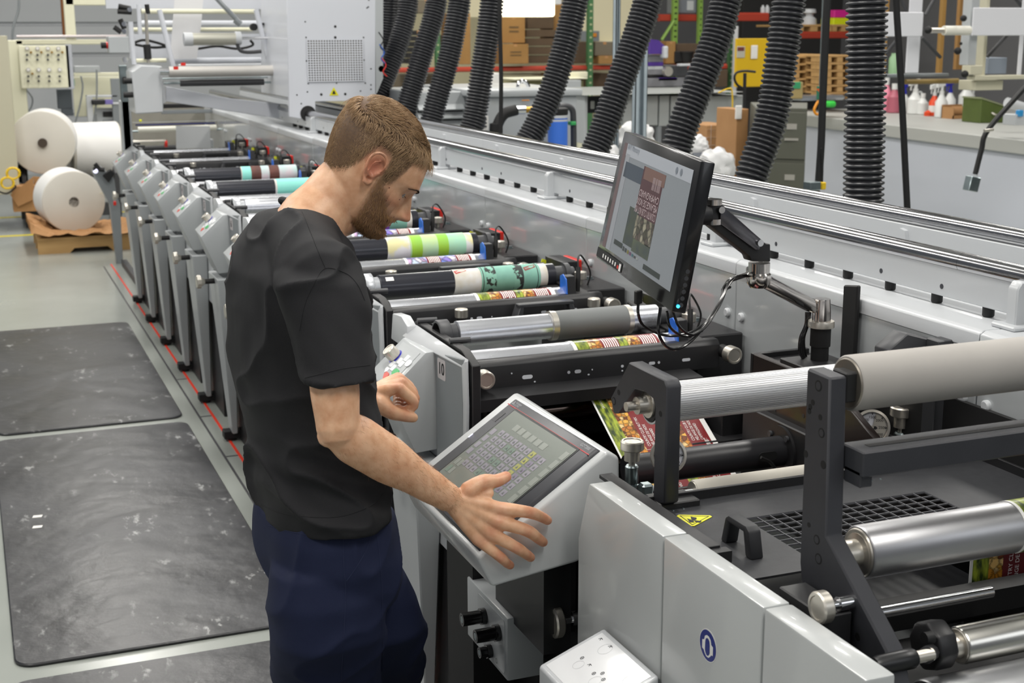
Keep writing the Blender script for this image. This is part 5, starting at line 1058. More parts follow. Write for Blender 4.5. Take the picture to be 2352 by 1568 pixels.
for k, (u, v) in enumerate(((.13, .14), (.30, .13), (.24, .52), (.38, .50), (.52, .56), (.58, .48), (.66, .53), (.74, .60))):
    r_ = .004; e1, e2 = (B-A).normalized(), (Cc-A).normalized(); cc = CB(u, v, .001)
    mb = MB()
    if k < 2 or k == 3:
        for a_ in ((0, 60), (1, 120), (2, 10)):
            d = e1*cos(radians(a_[1]))+e2*sin(radians(a_[1])); n_ = d.cross(dn)*.0006; mb.face([cc-n_, cc+n_, cc+d*.006+n_, cc+d*.006-n_])
    else:
        for j in range(16):
            a0, a1 = 2*pi*j/16, 2*pi*(j+1)/16; mb.face([cc+(e1*cos(a0)+e2*sin(a0))*r_, cc+(e1*cos(a1)+e2*sin(a1))*r_, cc+(e1*cos(a1)+e2*sin(a1))*r_*.75, cc+(e1*cos(a0)+e2*sin(a0))*r_*.75])
        for a_ in (0, pi/2): d = e1*cos(a_)+e2*sin(a_); n_ = d.cross(dn)*.0004; mb.face([cc-d*.003-n_, cc+d*.003-n_, cc+d*.003+n_, cc-d*.003+n_])
    mb.done('key_symbol', dgrey, t, flat=True, kind='stuff')

# black frame body of the near section
t = thing('tray_section', (1.5, 2.2, 0), 'black steel frame and tray of the near section inside the light grey covers', 'machine frame')
mb = MB(); mb.box((1.09, 1.0, .05), (1.12, 2.93, .93)); mb.done('side_wall', blackm, t)
mb = MB(); mb.box((1.84, 1.0, .05), (1.87, 2.1, .985)); mb.done('side_wall', blackm, t)
mb = MB(); mb.box((1.13, 1.2, .3), (1.84, 2.9, .33)); mb.done('floor_sheet', blackm, t)
mb = MB(); mb.prism([(1.048, 2.20, 1.036), (1.048, 1.80, 1.036), (1.075, 1.80, 1.036), (1.075, 2.20, 1.036)], (0, 0, .008)); mb.prism([(1.048, 2.20, .95), (1.048, 1.28, .95), (1.062, 1.28, .95), (1.062, 2.20, .95)], (0, 0, .075)); mb.done('inner_ledge', black, t, bev=.001)
mb = MB(); mb.prism([(1.055, 1.80, 1.02), (1.055, 1.78, 1.02), (1.085, 1.78, 1.02), (1.085, 1.80, 1.02)], (0, 0, .02)); mb.done('ledge_end', black, t)
# tray with window for the grid
TZ = 1.0; g0 = U(1712, 1190, z=TZ); g1 = U(2118, 1127, z=TZ); gy0, gy1 = 1.79, g0.y; gx0, gx1 = g0.x-.002, 1.632
trm = mat('tray black', '2c2d30', .45, nz=(60, '36373a', .25), bump=.03, bscale=300)
mb = MB()
for a, b_ in (((1.075, gy1), (1.86, 2.115)), ((1.075, gy0), (gx0, gy1)), ((gx1, gy0), (1.86, gy1)), ((1.075, 1.75), (1.86, gy0))): mb.box((a[0], a[1], TZ-.004), (b_[0], b_[1], TZ))
mb.done('tray_sheet', trm, t)
mb = MB(); mb.box((1.075, 2.115, TZ-.03), (1.86, 2.122, TZ+.018)); mb.box((1.86, 1.5, TZ-.03), (1.867, 2.122, TZ+.018)); mb.done('tray_rim', black, t, bev=.001)
mb = MB(); n = 15
for i in range(n+1): x = gx0+(gx1-gx0)*i/n; mb.box((x-.0009, gy0, TZ-.0035), (x+.0009, gy1, TZ-.0005))
m_ = 9
for j in range(m_+1): y = gy0+(gy1-gy0)*j/m_; mb.box((gx0, y-.0009, TZ-.0038), (gx1, y+.0009, TZ-.0008))
mb.done('grid_bars', mat('grid grey', '5b5c60', .4), t, kind='stuff')
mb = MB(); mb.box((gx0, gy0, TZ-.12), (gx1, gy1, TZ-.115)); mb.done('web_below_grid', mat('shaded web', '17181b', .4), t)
for k, (px, py) in enumerate(((1546, 1172), (1570, 1168), (2002, 1103), (2023, 1100))):
    p = U(px, py, z=TZ); mb = MB(); mb.lathe(p, p+V((0, 0, 1)), [(0, .0028), (.0012, .0024), (.0018, 0)], 10); mb.done('tray_rivet', zinc, t)
# tray handle
t2 = bpy.data.objects['tray_section']
h0, h1 = U(1668, 1238, z=TZ), U(1722, 1272, z=TZ); d = (h1-h0); d = V((0, d.y, 0)); L_ = abs(d.y); y0 = max(h0.y, h1.y); x0 = (h0.x+h1.x)/2-.012
prof = [(0, 0), (.012, .045), (.022, .052), (L_+.004, .052), (L_+.014, .045), (L_+.026, 0), (L_+.006, 0), (L_-.004, .040), (.026, .040), (.018, 0)]
mb = MB(); mb.prism([(x0, y0-a, TZ+b_) for a, b_ in prof], (.024, 0, 0)); mb.done('handle_bridge', mat('handle plastic', '2b2c2f', .5), t2, bev=.003, seg=2)
# yellow warning label
q3 = [U(a, b_, z=TZ+.0005) for a, b_ in ((1550, 1182), (1641, 1184), (1589, 1211))]
def rtri(p, k):
    out = []
    for i in range(3):
        a, b_, c_ = p[i-1], p[i], p[(i+1) % 3]
        for s in range(4): s_ = s/3; out.append((b_+(a-b_)*k).lerp(b_+(c_-b_)*k, s_)*.6+(b_+((a-b_)*(1-s_)+(c_-b_)*s_)*k*.55)*.4)
    return out
mb = MB(); mb.prism(rtri(q3, .13), (0, 0, .0006)); ws = tag(mb.done('warning_label', mat('warning yellow2', 'e3e02a', .4)), 'yellow triangular warning label with crushed hand symbol on the tray', 'label')
cc = (q3[0]+q3[1]+q3[2])/3; mb = MB(); T1 = [cc+(p-cc)*.76+V((0, 0, .0009)) for p in q3]; T2 = [cc+(p-cc)*.68+V((0, 0, .0009)) for p in q3]
for i in range(3): mb.face([T1[i], T1[(i+1) % 3], T2[(i+1) % 3], T2[i]])
mb.done('warning_border', gblk, ws, flat=True)
mb = MB()
for pts in (((1586, 1186), (1600, 1188), (1600, 1192), (1592, 1196), (1588, 1192)), ((1578, 1190), (1588, 1193), (1596, 1199), (1584, 1199)), ((1594, 1194), (1612, 1196), (1608, 1200), (1597, 1198))):
    mb.face([U(a, b_, z=TZ+.0015) for a, b_ in pts])
mb.done('warning_symbol', gblk, ws, flat=True)
# black angled bracket
def plate(name, pts, x, th, m, par, holes=(), bev=.003):
    mb = MB(); mb.prism([U(a, b_, x=x) for a, b_ in pts], (th, 0, 0)); o = mb.done(name, m, par, bev=bev)
    for i, (a, b_, r) in enumerate(holes):
        p = U(a, b_, x=x); mb = MB(); mb.cyl(p-V((.0003, 0, 0)), p+V((.001, 0, 0)), r, 18); mb.done('bolt_hole', mat('hole black', '0b0b0c', .7), o)
        if r > .007:
            mb = MB(); mb.lathe(p-V((.0006, 0, 0)), p+V((1, 0, 0)), [(0, r*.35), (0, r*.72), (.001, r*.72), (.001, r*.35)], 16); mb.done('bolt_head', bplate, o)
    return o
t = thing('angled_bracket', U(1515, 1160, x=1.12), 'black angled bracket carrying the ribbed roller', 'bracket')
plate('bracket_plate', [(1444, 831), (1526, 872), (1532, 890), (1526, 1157), (1499, 1161), (1504, 935), (1499, 916), (1480, 901), (1455, 893), (1417, 950), (1408, 949), (1402, 912)], 1.12, .030, bplate, t, ((1421, 901, .0055), (1410, 921, .008), (1517, 950, .0055)))
mb = MB(); mb.box((1.118, 2.085, .985), (1.20, 2.15, 1.012)); mb.done('bracket_foot', black, t, bev=.002)
# ribbed roller
def roller(name, p0, x1, r, m, label, ribs=0, n=48, collar=None, group='large rollers of the near section', capm=None):
    t = thing(name, V((p0.x, p0.y, p0.z-r)), label, 'roller', group); mb = MB()
    if ribs:
        N_ = ribs*6; A_, B_ = [], []
        for k in range(N_):
            rr = r if k % 6 < 5 else r*.965; a = 2*pi*k/N_
            A_.append((p0.x, p0.y+rr*cos(a), p0.z+rr*sin(a))); B_.append((x1, p0.y+rr*cos(a), p0.z+rr*sin(a)))
        mb.loft(A_, B_); mb.done('roller_body', m, t, ang=8)
    else:
        mb.lathe(p0, V((x1, p0.y, p0.z)), [(0, r*.95), (.003, r), (x1-p0.x-.003, r), (x1-p0.x, r*.95)], n); mb.done('roller_body', m, t, ang=50)
    mb = MB(); mb.lathe(p0-V((.002, 0, 0)), p0+V((1, 0, 0)), [(0, .01), (0, r*.86), (.003, r*.93)], n); mb.done('end_disc', capm or steel, t)
    return t
rib = mat('ribbed aluminium', 'd6d7d9', .42, .75)
p0 = U(1492, 928, y=2.215)
t = roller('ribbed_roller', p0, 1.86, .0385, rib, 'ribbed aluminium roller behind the angled bracket', ribs=54, capm=blackm)
mb = MB(); mb.lathe(p0-V((.05, 0, 0)), p0, [(0, .009), (.022, .009), (.022, .017), (.044, .017), (.044, .026), (.049, .026)], 24); mb.done('roller_bearing', steel, t)
# near plate
t = thing('near_plate', U(1850, 1400, x=1.12), 'tall charcoal mounting plate that widens to a triangle at its foot', 'mounting plate')
plate('plate_body', [(1853, 845), (1906, 868), (1897, 1232), (2035, 1494), (2056, 1600), (1990, 1600), (1843, 1372), (1836, 1290)], 1.12, .030, bplate, t,
      ((1880, 886, .0085), (1867, 924, .0045), (1861, 934, .0045), (1859, 944, .0045), (1884, 958, .0045), (1887, 994, .0075), (1851, 1042, .0055), (1891, 1067, .0065), (1876, 1239, .0075), (1880, 1283, .0085), (1858, 1205, .004), (1908, 1440, .004), (1970, 1462, .006), (1846, 1360, .004)))
# rollers: grey rubber, silver with web, bottom steel
p0 = U(1947, 880, y=1.615); PG = p0
t = roller('grey_roller', p0, 2.05, .0415, mat('pale rubber', 'a9a5a0', .7, nz=(7, '9d9994', .3)), 'large pale grey rubber roller at the upper right', capm=mat('end steel', '8a847b', .4, .8))
mb = MB(); mb.box((1.15, p0.y-.024, p0.z-.022), (p0.x, p0.y+.012, p0.z+.022)); mb.done('axle_block', blackm, t, bev=.002)
t = thing('slotted_bar', (1.5, 1.6, 1.24), 'black slotted cross bar below the pale grey roller', 'bar')
p = U(1932, 1016, x=1.15)
mb = MB(); mb.prism([(1.15, p.y, p.z), (1.15, p.y-.055, p.z), (1.15, p.y-.055, p.z-.038), (1.15, p.y, p.z-.038)], (.9, 0, 0)); mb.done('bar_body', bplate, t, bev=.002)
mb = MB(); mb.box((1.175, p.y-.034, p.z-.0005), (2.05, p.y-.022, p.z+.0006)); mb.done('bar_slot', blackm, t)
mb = MB(); mb.box((1.15, p.y-.05, p.z-.055), (1.172, p.y-.01, p.z-.03)); mb.done('bar_end_block', bplate, t, bev=.002)
p0 = U(1972, 1268, y=1.60); PSr = p0
t = roller('web_roller', p0, 1.95, .0408, mat('satin aluminium', 'b4b4b6', .38, .9, nz=(6, 'a3a3a6', .2)), 'satin aluminium roller with printed web at the right', capm=steel)
mb = MB(); mb.lathe(p0-V((.045, 0, 0)), p0, [(0, .009), (.012, .009), (.012, .021), (.04, .021), (.042, .030), (.045, .030)], 24); mb.done('roller_collar', steel, t)
mb = MB(); mb.cyl(p0+V((-.028, -.020, -.006)), p0+V((-.028, -.0225, -.007)), .005, 12); mb.done('set_screw', blackm, t)
greenp = greenm
mb = MB(); xw = U(2318, 1160, y=1.6).x; y_, z_, r_ = p0.y, p0.z, .0408
for x0, x1, mi in ((xw, xw+.006, 0), (xw+.006, xw+.04, 3), (xw+.04, xw+.10, 1), (xw+.10, xw+.2, 4)): band_solid(mb, y_, z_, r_+.0003, r_+.0012, x0, x1, -60, 150, mi=mi)

o = multi(mb.done('printed_web', lwhite, ang=50), [nutm, violetm, greenm, red]); tag(o, 'printed nut label web wrapped on the satin roller at the right edge', 'label web')
# web going down under the satin roller
mb = MB(); yb = 1.72
def wq(x, z): return V((x, yb, z))
za, zb = U(2230, 1275, y=yb).z, U(2222, 1358, y=yb).z; xa = U(2228, 1300, y=yb).x
for x0, x1, m_ in ((0, .006, 0), (.006, .04, 3), (.04, .07, 1), (.07, .3, 4)):
    n0 = len(mb.b.faces); mb.prism([wq(xa+x0, za), wq(xa+x1, za), wq(xa+x1, zb-.03), wq(xa+x0, zb-.03)], (0, .001, 0)); mb.b.faces.ensure_lookup_table()
    for f in list(mb.b.faces)[n0:]: f.material_index = m_
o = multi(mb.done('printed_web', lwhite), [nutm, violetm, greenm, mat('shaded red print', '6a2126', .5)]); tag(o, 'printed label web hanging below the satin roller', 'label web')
mb = MB()
for k, s in enumerate(('COUNTRY CLUB', 'MELANGE DE NOIX', '1.82 kg')): add_text(mb, s, lambda a, b_: V((xa+.09+.014*k-b_, yb-.0008, zb-.02+a)), .012)
mb.done('web_lettering', lwhite, o, flat=True)
# rod under it
p = U(2012, 1408, y=1.62); t = thing('bright_rod', p, 'bright steel rod under the satin roller', 'rod'); mb = MB(); mb.cyl(V((1.15, p.y, p.z)), V((U(2275, 1368, y=p.y).x, p.y, p.z)), .0095, 24); mb.done('rod_body', chrome, t)
mb = MB(); mb.box((1.15, 1.66, p.z-.06), (1.95, 1.70, p.z-.02)); mb.box((1.15, 1.45, p.z-.10), (1.95, 1.66, p.z-.075)); tag(mb.done('lower_beam', blackm), 'dark beam behind the bright rod', 'beam')
# bottom rollers and crank
p0 = U(2200, 1482, y=1.50)
t = roller('steel_roller', p0, 1.9, .0285, mat('bright aluminium', 'd5d3cc', .25, 1), 'bright aluminium roller at the lower right beside the crank', capm=steel)
mb = MB(); mb.lathe(p0-V((.05, 0, 0)), p0, [(0, .010), (.022, .010), (.022, .019), (.048, .019)], 24); mb.done('roller_collar', steel, t)
q = U(2145, 1480, y=1.50); t = thing('crank', q, 'black crank with cylindrical grip at the lower right', 'crank')
mb = MB(); mb.lathe(V((q.x-.018, q.y, q.z)), V((q.x+.018, q.y, q.z)), [(0, .034), (.004, .038), (.032, .038), (.036, .034)], 8); mb.done('crank_disc', black, t, bev=.002)
mb = MB(); c1 = U(2128, 1465, y=1.47); mb.cyl(c1-V((.004, 0, 0)), c1+V((.01, 0, 0)), .009, 16); mb.done('disc_hole', blackm, t)
g1_, g2_ = U(2004, 1530, y=1.42), U(2100, 1510, y=1.42); g2_.z = g1_.z = (g1_.z+g2_.z)/2
mb = MB(); mb.lathe(g1_, g2_, [(0, .004), (.003, .0115), (.010, .0135), (.05, .0145), ((g2_-g1_).length-.004, .0145), ((g2_-g1_).length, .0125)], 24); mb.done('crank_grip', mat('grip black', '17181a', .35), t)
mb = MB(); mb.cyl(g2_, g2_+V((.03, 0, 0)), .009, 16); mb.done('grip_shaft', steel, t)
mb = MB(); mb.tube([g2_+V((.02, 0, 0)), V((q.x, q.y, q.z-.01))], .012, 10); mb.done('crank_arm', black, t)
p0 = U(2130, 1640, y=1.45); t = roller('lower_roller', p0, 1.9, .05, mat('dull aluminium', 'a2a3a5', .35, .9), 'dull aluminium roller just cut by the bottom right edge', capm=blackm)
# steel knobs
def side_knob(px, py, x, r, ln, lb, sh=.03):
    p = U(px, py, x=x); t = bpy.data.objects[lb]; mb = MB(); mb.knob(p+V((ln, 0, 0)), p, r, 32); mb.done('steel_knob', steel, t)
    mb = MB(); mb.lathe(p+V((ln, 0, 0)), p+V((1, 0, 0)), [(0, r*.3), (sh*.4, r*.3), (sh*.4, r*.45), (sh, r*.45)], 16); mb.done('knob_shaft', chrome, t)
side_knob(1875, 1396, 1.06, .0235, .018, 'near_plate', .045)
side_knob(1266, 1428, 1.02, .034, .020, 'tray_section', .06)

# grey valve box below the touchscreen
xf = .985; c0, c1, c2 = U(1093, 1352, x=xf), U(1165, 1421, x=xf), U(1163, 1562, x=xf); xr = U(1250, 1412, y=c1.y).x
t = thing('valve_box', (1.03, 2.6, c2.z), 'grey control box with black regulator knobs under the touchscreen', 'control box')
mb = MB(); mb.box((xf, c1.y, c2.z), (xr, c0.y+.06, c1.z)); mb.done('box_body', cgrey, t, bev=.004, seg=2)
mb = MB(); mb.prism([(xf, a, b_) for a, b_ in rrect((c1.y+c0.y)/2, (c1.z+c2.z)/2, abs(c0.y-c1.y)*.86, (c1.z-c2.z)*.86, .01)], (-.0012, 0, 0)); mb.done('face_plate', wgrey, t)
for px, py, ln, r in ((1114, 1414, .055, .017), (1146, 1452, .055, .017), (1128, 1494, .028, .014)):
    p = U(px, py, x=xf-.001); mb = MB(); mb.lathe(p, p-V((1, 0, 0)), [(0, r*1.1), (.012, r*1.1), (.012, r*.92), (ln, r*.88), (ln, r*.6), (ln-.003, r*.5)], 24); k_ = mb.done('regulator_knob', mat('gloss black', '0d0d0f', .2, coat=.5), t)
    mb = MB(); mb.cyl(p-V((ln-.001, 0, 0)), p-V((ln, 0, 0)), r*.5, 16); mb.done('knob_dial', zinc, k_)
for px, py in ((1140, 1517), (1113, 1478)):
    p = U(px, py, x=xf-.002); mb = MB()
    for k in range(14):
        a0, a1 = 2*pi*k/14, 2*pi*(k+1)/14; mb.face([p+V((0, cos(a)*r_, sin(a)*r_)) for a, r_ in ((a0, .006), (a1, .006), (a1, .0048), (a0, .0048))])
    mb.done('face_mark', dgrey, t, flat=True)
t = thing('metal_tag_plate', U(1120, 1560, x=1.05), 'engraved silver plate half seen at the bottom below the grey box', 'plate')
mb = MB(); mb.prism([U(1102, 1516, x=1.05), U(1130, 1540, x=1.05), U(1132, 1600, x=1.05), U(1085, 1600, x=1.05)], (.004, 0, 0)); mb.done('plate_sheet', mat('dull zinc', '8d9092', .45, .7), t)
mb = MB(); p = U(1122, 1545, x=1.049); mb.cyl(p-V((.003, 0, 0)), p, .007, 14); mb.done('plate_bolt', blackm, t)
# ribbed little roller and dark red web seen under the touchscreen
mb = MB(); p = U(1316, 1368, y=2.42)
t = thing('ribbed_roller', p-V((0, 0, .03)), 'short end of a ribbed roller under the touchscreen, left of the side cover', 'roller'); A_, B_ = [], []
for k in range(240): rr = .032 if k % 6 < 4 else .030; a = 2*pi*k/240; A_.append((p.x, p.y+rr*cos(a), p.z+rr*sin(a))); B_.append((p.x+.3, p.y+rr*cos(a), p.z+rr*sin(a)))
mb.loft(A_, B_); mb.done('roller_body', rib, t, ang=8)
mb = MB(); mb.box((p.x-.03, p.y-.04, p.z-.06), (p.x-.012, p.y+.03, p.z+.09)); mb.done('roller_mount', blackm, t)
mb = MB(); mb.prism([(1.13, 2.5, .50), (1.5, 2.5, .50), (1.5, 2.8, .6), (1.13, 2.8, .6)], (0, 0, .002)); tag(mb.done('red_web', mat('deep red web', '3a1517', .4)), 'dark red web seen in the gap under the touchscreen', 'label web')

# beige roller behind the tray, dark tube with flange, valve knobs, gauges
p0 = U(1592, 1128, y=2.235); t = roller('beige_roller', p0, U(2098, 1063, y=2.235).x, .0225, mat('beige roller', 'c8c3b8', .6), 'beige roller just behind the black tray rim', capm=steel)
mb = MB(); mb.cyl(p0-V((.08, 0, .004)), p0+V((0, 0, -.004)), .009, 14); mb.done('roller_shaft', white, t)
mb = MB(); e = U(2098, 1063, y=2.235).x; mb.cyl(V((e, p0.y, p0.z)), V((e+.05, p0.y, p0.z)), .021, 24); mb.done('roller_shaft', chrome, t)
t = thing('flanged_tube', U(1640, 1080, y=2.62), 'black tube with a bolted flange behind the beige roller', 'tube')
p0 = U(1440, 1098, y=2.62); p1 = U(1790, 1035, y=2.62); zc = p1.z
mb = MB(); mb.cyl(V((p0.x, 2.62, zc)), V((p1.x, 2.62, zc)), .036, 36); mb.done('tube_body', mat('satin black', '232326', .35), t)
mb = MB(); mb.lathe(V((p1.x, 2.62, zc)), V((p1.x+1, 2.62, zc)), [(0, .040), (0, .060), (.014, .060), (.014, .045)], 36); mb.done('tube_flange', black, t)
for a in (40, 130, 220, 310):
    c = V((p1.x-.006, 2.62+.050*cos(radians(a)), zc+.050*sin(radians(a)))); mb = MB(); mb.cyl(c, c+V((.01, 0, 0)), .007, 14); mb.done('flange_bolt', dgrey, t)
mb = MB(); a, b_ = U(1742, 1050, y=2.585), U(1785, 1040, y=2.585); mb.prism([(x, 2.5838, z) for x, z in rrect((a.x+b_.x)/2, zc+.003, b_.x-a.x, .022, .0105)], (0, .002, 0)); mb.done('tube_slot', blackm, t)
mb = MB(); mb.tube(spline([U(1748, 1050, y=2.57), U(1770, 1062, y=2.57), U(1788, 1090, y=2.57), U(1795, 1120, y=2.57)]), .004, 6); mb.done('tube_cable', blackm, t)
mb = MB(); mb.box((1.2, 2.5, zc-.075), (1.75, 2.56, zc-.06)); mb.done('under_bar', mat('brown reflecting bar', '4a3a35', .3, .5), t)
def valve(px, py, y, s, lb):
    p = U(px, py, y=y); t = thing('needle_valve', p-V((0, 0, .11*s)), lb, 'valve', 'valves with steel caps'); z = V((0, 0, 1))
    mb = MB(); mb.knob(p-z*.012*s, p+z*.012*s, .0285*s, 32); mb.done('cap', steel, t)
    mb = MB(); mb.lathe(p-z*.012*s, p-z, [(0, .019*s), (.026*s, .019*s), (.028*s, .008*s), (.040*s, .008*s)], 6 if 0 else 24); mb.done('stem_sleeve', steel, t)
    mb = MB(); mb.lathe(p-z*.05*s, p-z*2, [(0, .006*s), (0, .013*s), (.004*s, .0165*s), (.045*s, .0165*s), (.050*s, .013*s)], 28); mb.done('valve_body', zinc, t)
    mb = MB(); mb.lathe(p-z*.10*s, p-z*2, [(0, .018*s), (.025*s, .018*s)], 6); mb.done('hex_nut', zinc, t)
    return t
t = valve(1452, 1022, 2.26, .80, 'steel capped valve on a zinc body left of the angled bracket')
mb = MB(); p = U(1483, 1125, y=2.23); mb.obox(p, (.012, 0, 0), (0, .012, 0), (0, 0, .014)); mb.done('pipe_elbow', zinc, t, bev=.004); mb = MB(); mb.cyl(p, p+V((.05, 0, .002)), .006, 12); mb.done('pipe_stub', white, t)
valve(2073, 944, 2.42, .96, 'steel capped valve right of the pressure gauge')
def gauge(px, py, y, r, nrm, lb, nums=True):
    c = U(px, py, y=y); n = V(nrm).normalized(); e1 = V((0, 0, 1)).cross(n).normalized(); e2 = n.cross(e1)
    t = thing('pressure_gauge', c-V((0, 0, r)), lb, 'gauge', 'round pressure gauges'); mb = MB()
    mb.lathe(c-n*.035, c+n, [(0, r*.8), (.005, r*.95), (.025, r*.95), (.028, r*1.06), (.037, r*1.04), (.038, r*.9), (.034, r*.87)], 48); mb.done('gauge_ring', steel, t)
    mb = MB(); mb.cyl(c-n*.002, c-n*.001, r*.89, 48); mb.done('gauge_face', mat('gauge face', 'dfe0e8', .4), t)
    P_ = lambda a, rr, l=.0002: c+(e1*sin(a)+e2*cos(a))*rr+n*l
    mb = MB()
    for k in range(61):
        a = radians(-135+270*k/60); w = .0011 if k % 10 == 0 else .0005; l0 = .74 if k % 10 == 0 else .80; d = (e1*cos(a)-e2*sin(a))*w
        mb.face([P_(a, r*l0)-d, P_(a, r*l0)+d, P_(a, r*.86)+d, P_(a, r*.86)-d])
    mb.done('scale_ticks', gblk, t, flat=True, kind='stuff')
    mb = MB()
    if nums:
        for k, s in enumerate(('0', '500', '1000', '1500', '2000', '2500', '3000')):
            a = radians(-135+45*k); o_ = P_(a, r*.58, .0004)-e2*r*.06; add_text(mb, s, lambda u, v: o_+e1*u+e2*v, r*.22, 'CENTER')
        o_ = P_(0, r*-.75, .0004); add_text(mb, 'psi', lambda u, v: o_+e1*u+e2*v, r*.2, 'CENTER')
        mb.done('scale_numbers', gblk, t, flat=True)
    mb = MB(); a = radians(-82); d = (e1*cos(a)-e2*sin(a)); mb.face([P_(a, r*.82, .001), P_(a, 0, .001)+d*.0018, P_(a, -r*.2, .001)+d*.004, P_(a, -r*.32, .001), P_(a, -r*.2, .001)-d*.004, P_(a, 0, .001)-d*.0018]); mb.done('needle', gblk, t, flat=True)
    mb = MB(); mb.cyl(c+n*.0012, c+n*.003, r*.1, 16); mb.done('needle_hub', steel, t)
gauge(2003, 981, 2.45, .0385, (-.52, -.80, .28), 'round pressure gauge between the grey roller and the slotted bar')
gauge(1536, 1046, 2.30, .0345, (-.30, -.90, .30), 'pressure gauge half hidden behind the angled bracket')

# label web coming down behind the bracket
WA = U(1344, 892, x=1.40); WB = U(1433, 1066, x=1.40); wd = (WB-WA); wl = wd.length*1.35; wd.normalize()
def WP(u, v, l=0): return WA+V((u, 0, 0))+wd*v+wn*l
wn = V((1, 0, 0)).cross(wd).normalized(); wn = wn if wn.y < 0 else -wn
mb = MB()
cols_ = ((0, .005, 0), (.005, .04, 3), (.04, .078, 1), (.078, .140, 4), (.140, .168, 3), (.168, .200, 1), (.200, .258, 4), (.258, .272, 0))
for a, b_, m_ in cols_:
    n0 = len(mb.b.faces); mb.prism([WP(a, 0), WP(b_, 0), WP(b_, wl), WP(a, wl)], wn*-.0006)
    for f in list(mb.b.faces)[n0:]: f.material_index = m_
wb = multi(mb.done('label_web', lwhite), [nutm, violetm, greenm, red]); tag(wb, 'printed nut mix label web running down between the press and the angled bracket', 'label web')
mb = MB()
for v0 in (-.12, .055, .235):
    for off in (.083, .205):
        for k, (s, sz) in enumerate((('COUNTRY CLUB NUT MIX', .0115), ('MÉLANGE DE NOIX', .0115), ('CAMPAGNARD', .0115))):
            def fn(a, b_, k=k, off=off, v0=v0): v = max(min(v0+.16-a, wl), 0); return WP(off+.0105+k*.0125-b_, v, .0006)
            add_text(mb, s, fn, sz, sx=.72)
        def fn2(a, b_): v = max(min(v0+.06-a, wl), 0); return WP(off+.060-b_, v, .0006)
        add_text(mb, '1.82 kg', fn2, .010)
mb.done('label_lettering', lwhite, wb, flat=True)
mb = MB(); R = random.Random(5)
for v0 in (.03, .21):
    for off in (.122, .240):
        for k in range(9):
            l = R.uniform(.02, .05); u = off+k*.0013; a = v0+R.uniform(0, .01)
            mb.face([WP(u, a, .0005), WP(u+.0007, a, .0005), WP(u+.0007, a+l, .0005), WP(u, a+l, .0005)])
for v in (.045, .225): mb.face([WP(.078, v, .0006), WP(.14, v, .0006), WP(.14, v+.0008, .0006), WP(.078, v+.0008, .0006)])
mb.done('label_small_print', lwhite, wb, flat=True, kind='stuff')
mb = MB()
for v0 in (.0, .16):
    for off in (.012, .146): add_text(mb, 'SAVANNA', lambda a, b_: WP(off+.014-b_, min(v0+.075-a, wl), .0006), .011, sx=.8)
mb.done('label_emblem', lwhite, wb, flat=True)
# web strip under the tube
mb = MB(); a = U(1500, 1130, y=2.42); mb.prism([(1.22, 2.36, .93), (1.50, 2.36, .93), (1.50, 2.52, .86), (1.22, 2.52, .86)], (0, 0, .001)); o = tag(mb.done('red_web', red), 'red web strip seen low behind the angled bracket', 'label web')
mb = MB()
for k in range(12): mb.face([(1.30+.009*k, 2.40, .9135), (1.303+.009*k, 2.40, .9135), (1.303+.009*k, 2.44+.01*(k % 3), .9135-.0175), (1.30+.009*k, 2.44+.01*(k % 3), .9135-.0175)])
for v in mb.b.verts: v.co.z = .93-(v.co.y-2.36)*.4375+.0022
mb.done('web_lines', lwhite, o, flat=True)
# dark rollers and structure under station 10
t = thing('lower_rollers', (1.4, 2.95, .7), 'dark polished rollers below the shelf of station 10', 'roller set')
for y, z, r, m_ in ((3.10, .905, .040, mat('dark mirror roller', '6b5f5a', .15, 1)), (3.05, .80, .045, mat('dark mirror roller', '6b5f5a', .15, 1))):
    mb = MB(); mb.cyl((1.15, y, z), (1.72, y, z), r, 40); mb.done('mirror_roller', m_, t, ang=50)
mb = MB(); mb.box((1.11, 3.2, .5), (1.76, 3.22, .97)); mb.done('back_sheet', blackm, t)
for px, py, y in ((1750, 1000, 2.9), ):
    pass
mb = MB(); mb.box((1.60, 2.83, .80), (1.84, 3.06, .86)); mb.done('lower_block', black, t, bev=.003); mb = MB(); mb.box((1.70, 2.86, .845), (1.84, 2.95, .95)); mb.done('stepped_block', black, t, bev=.003)
mb = MB(); mb.cyl((1.60, 2.78, .845), (1.70, 2.78, .845), .010, 18); mb.cyl((1.67, 2.78, .845), (1.70, 2.78, .845), .018, 18); mb.done('roller_shaft', steel, t)
mb = MB(); mb.cyl((1.72, 2.70, .86), (1.75, 2.70, .86), .016, 18); mb.done('shaft_collar', black, t)
# drive side pieces
t = thing('white_gusset_post', (1.86, 2.98, .8), 'white post with a curved gusset beside the drive box of station 10', 'post')
mb = MB(); mb.prism([U(a, b_, x=1.86) for a, b_ in ((1700, 870), (1723, 865), (1723, 1024), (1665, 986), (1698, 972))], (.012, 0, 0)); mb.done('post_plate', white, t, bev=.002)
t = thing('drive_plate', (1.8, 2.7, .75), 'black side plate that carries the monitor column', 'mounting plate')
pa = [U(1729, 810, y=2.80), U(1745, 806, y=2.80), U(1853, 850, y=2.80), U(2160, 905, y=2.80)]
mb = MB(); mb.box((1.722, 2.02, .70), (1.905, 2.80, .955)); mb.done('plate_block', black, t, bev=.003)
mb = MB(); a = U(1729, 812, y=2.80); mb.prism([(a.x, 2.80, .95), (a.x, 2.80, a.z), (a.x, 2.48, a.z), (a.x, 2.30, 1.0), (a.x, 2.30, .95)], (.02, 0, 0)); mb.done('upright_plate', mat('brown black plate', '2a2220', .3, coat=.3), t, bev=.002)
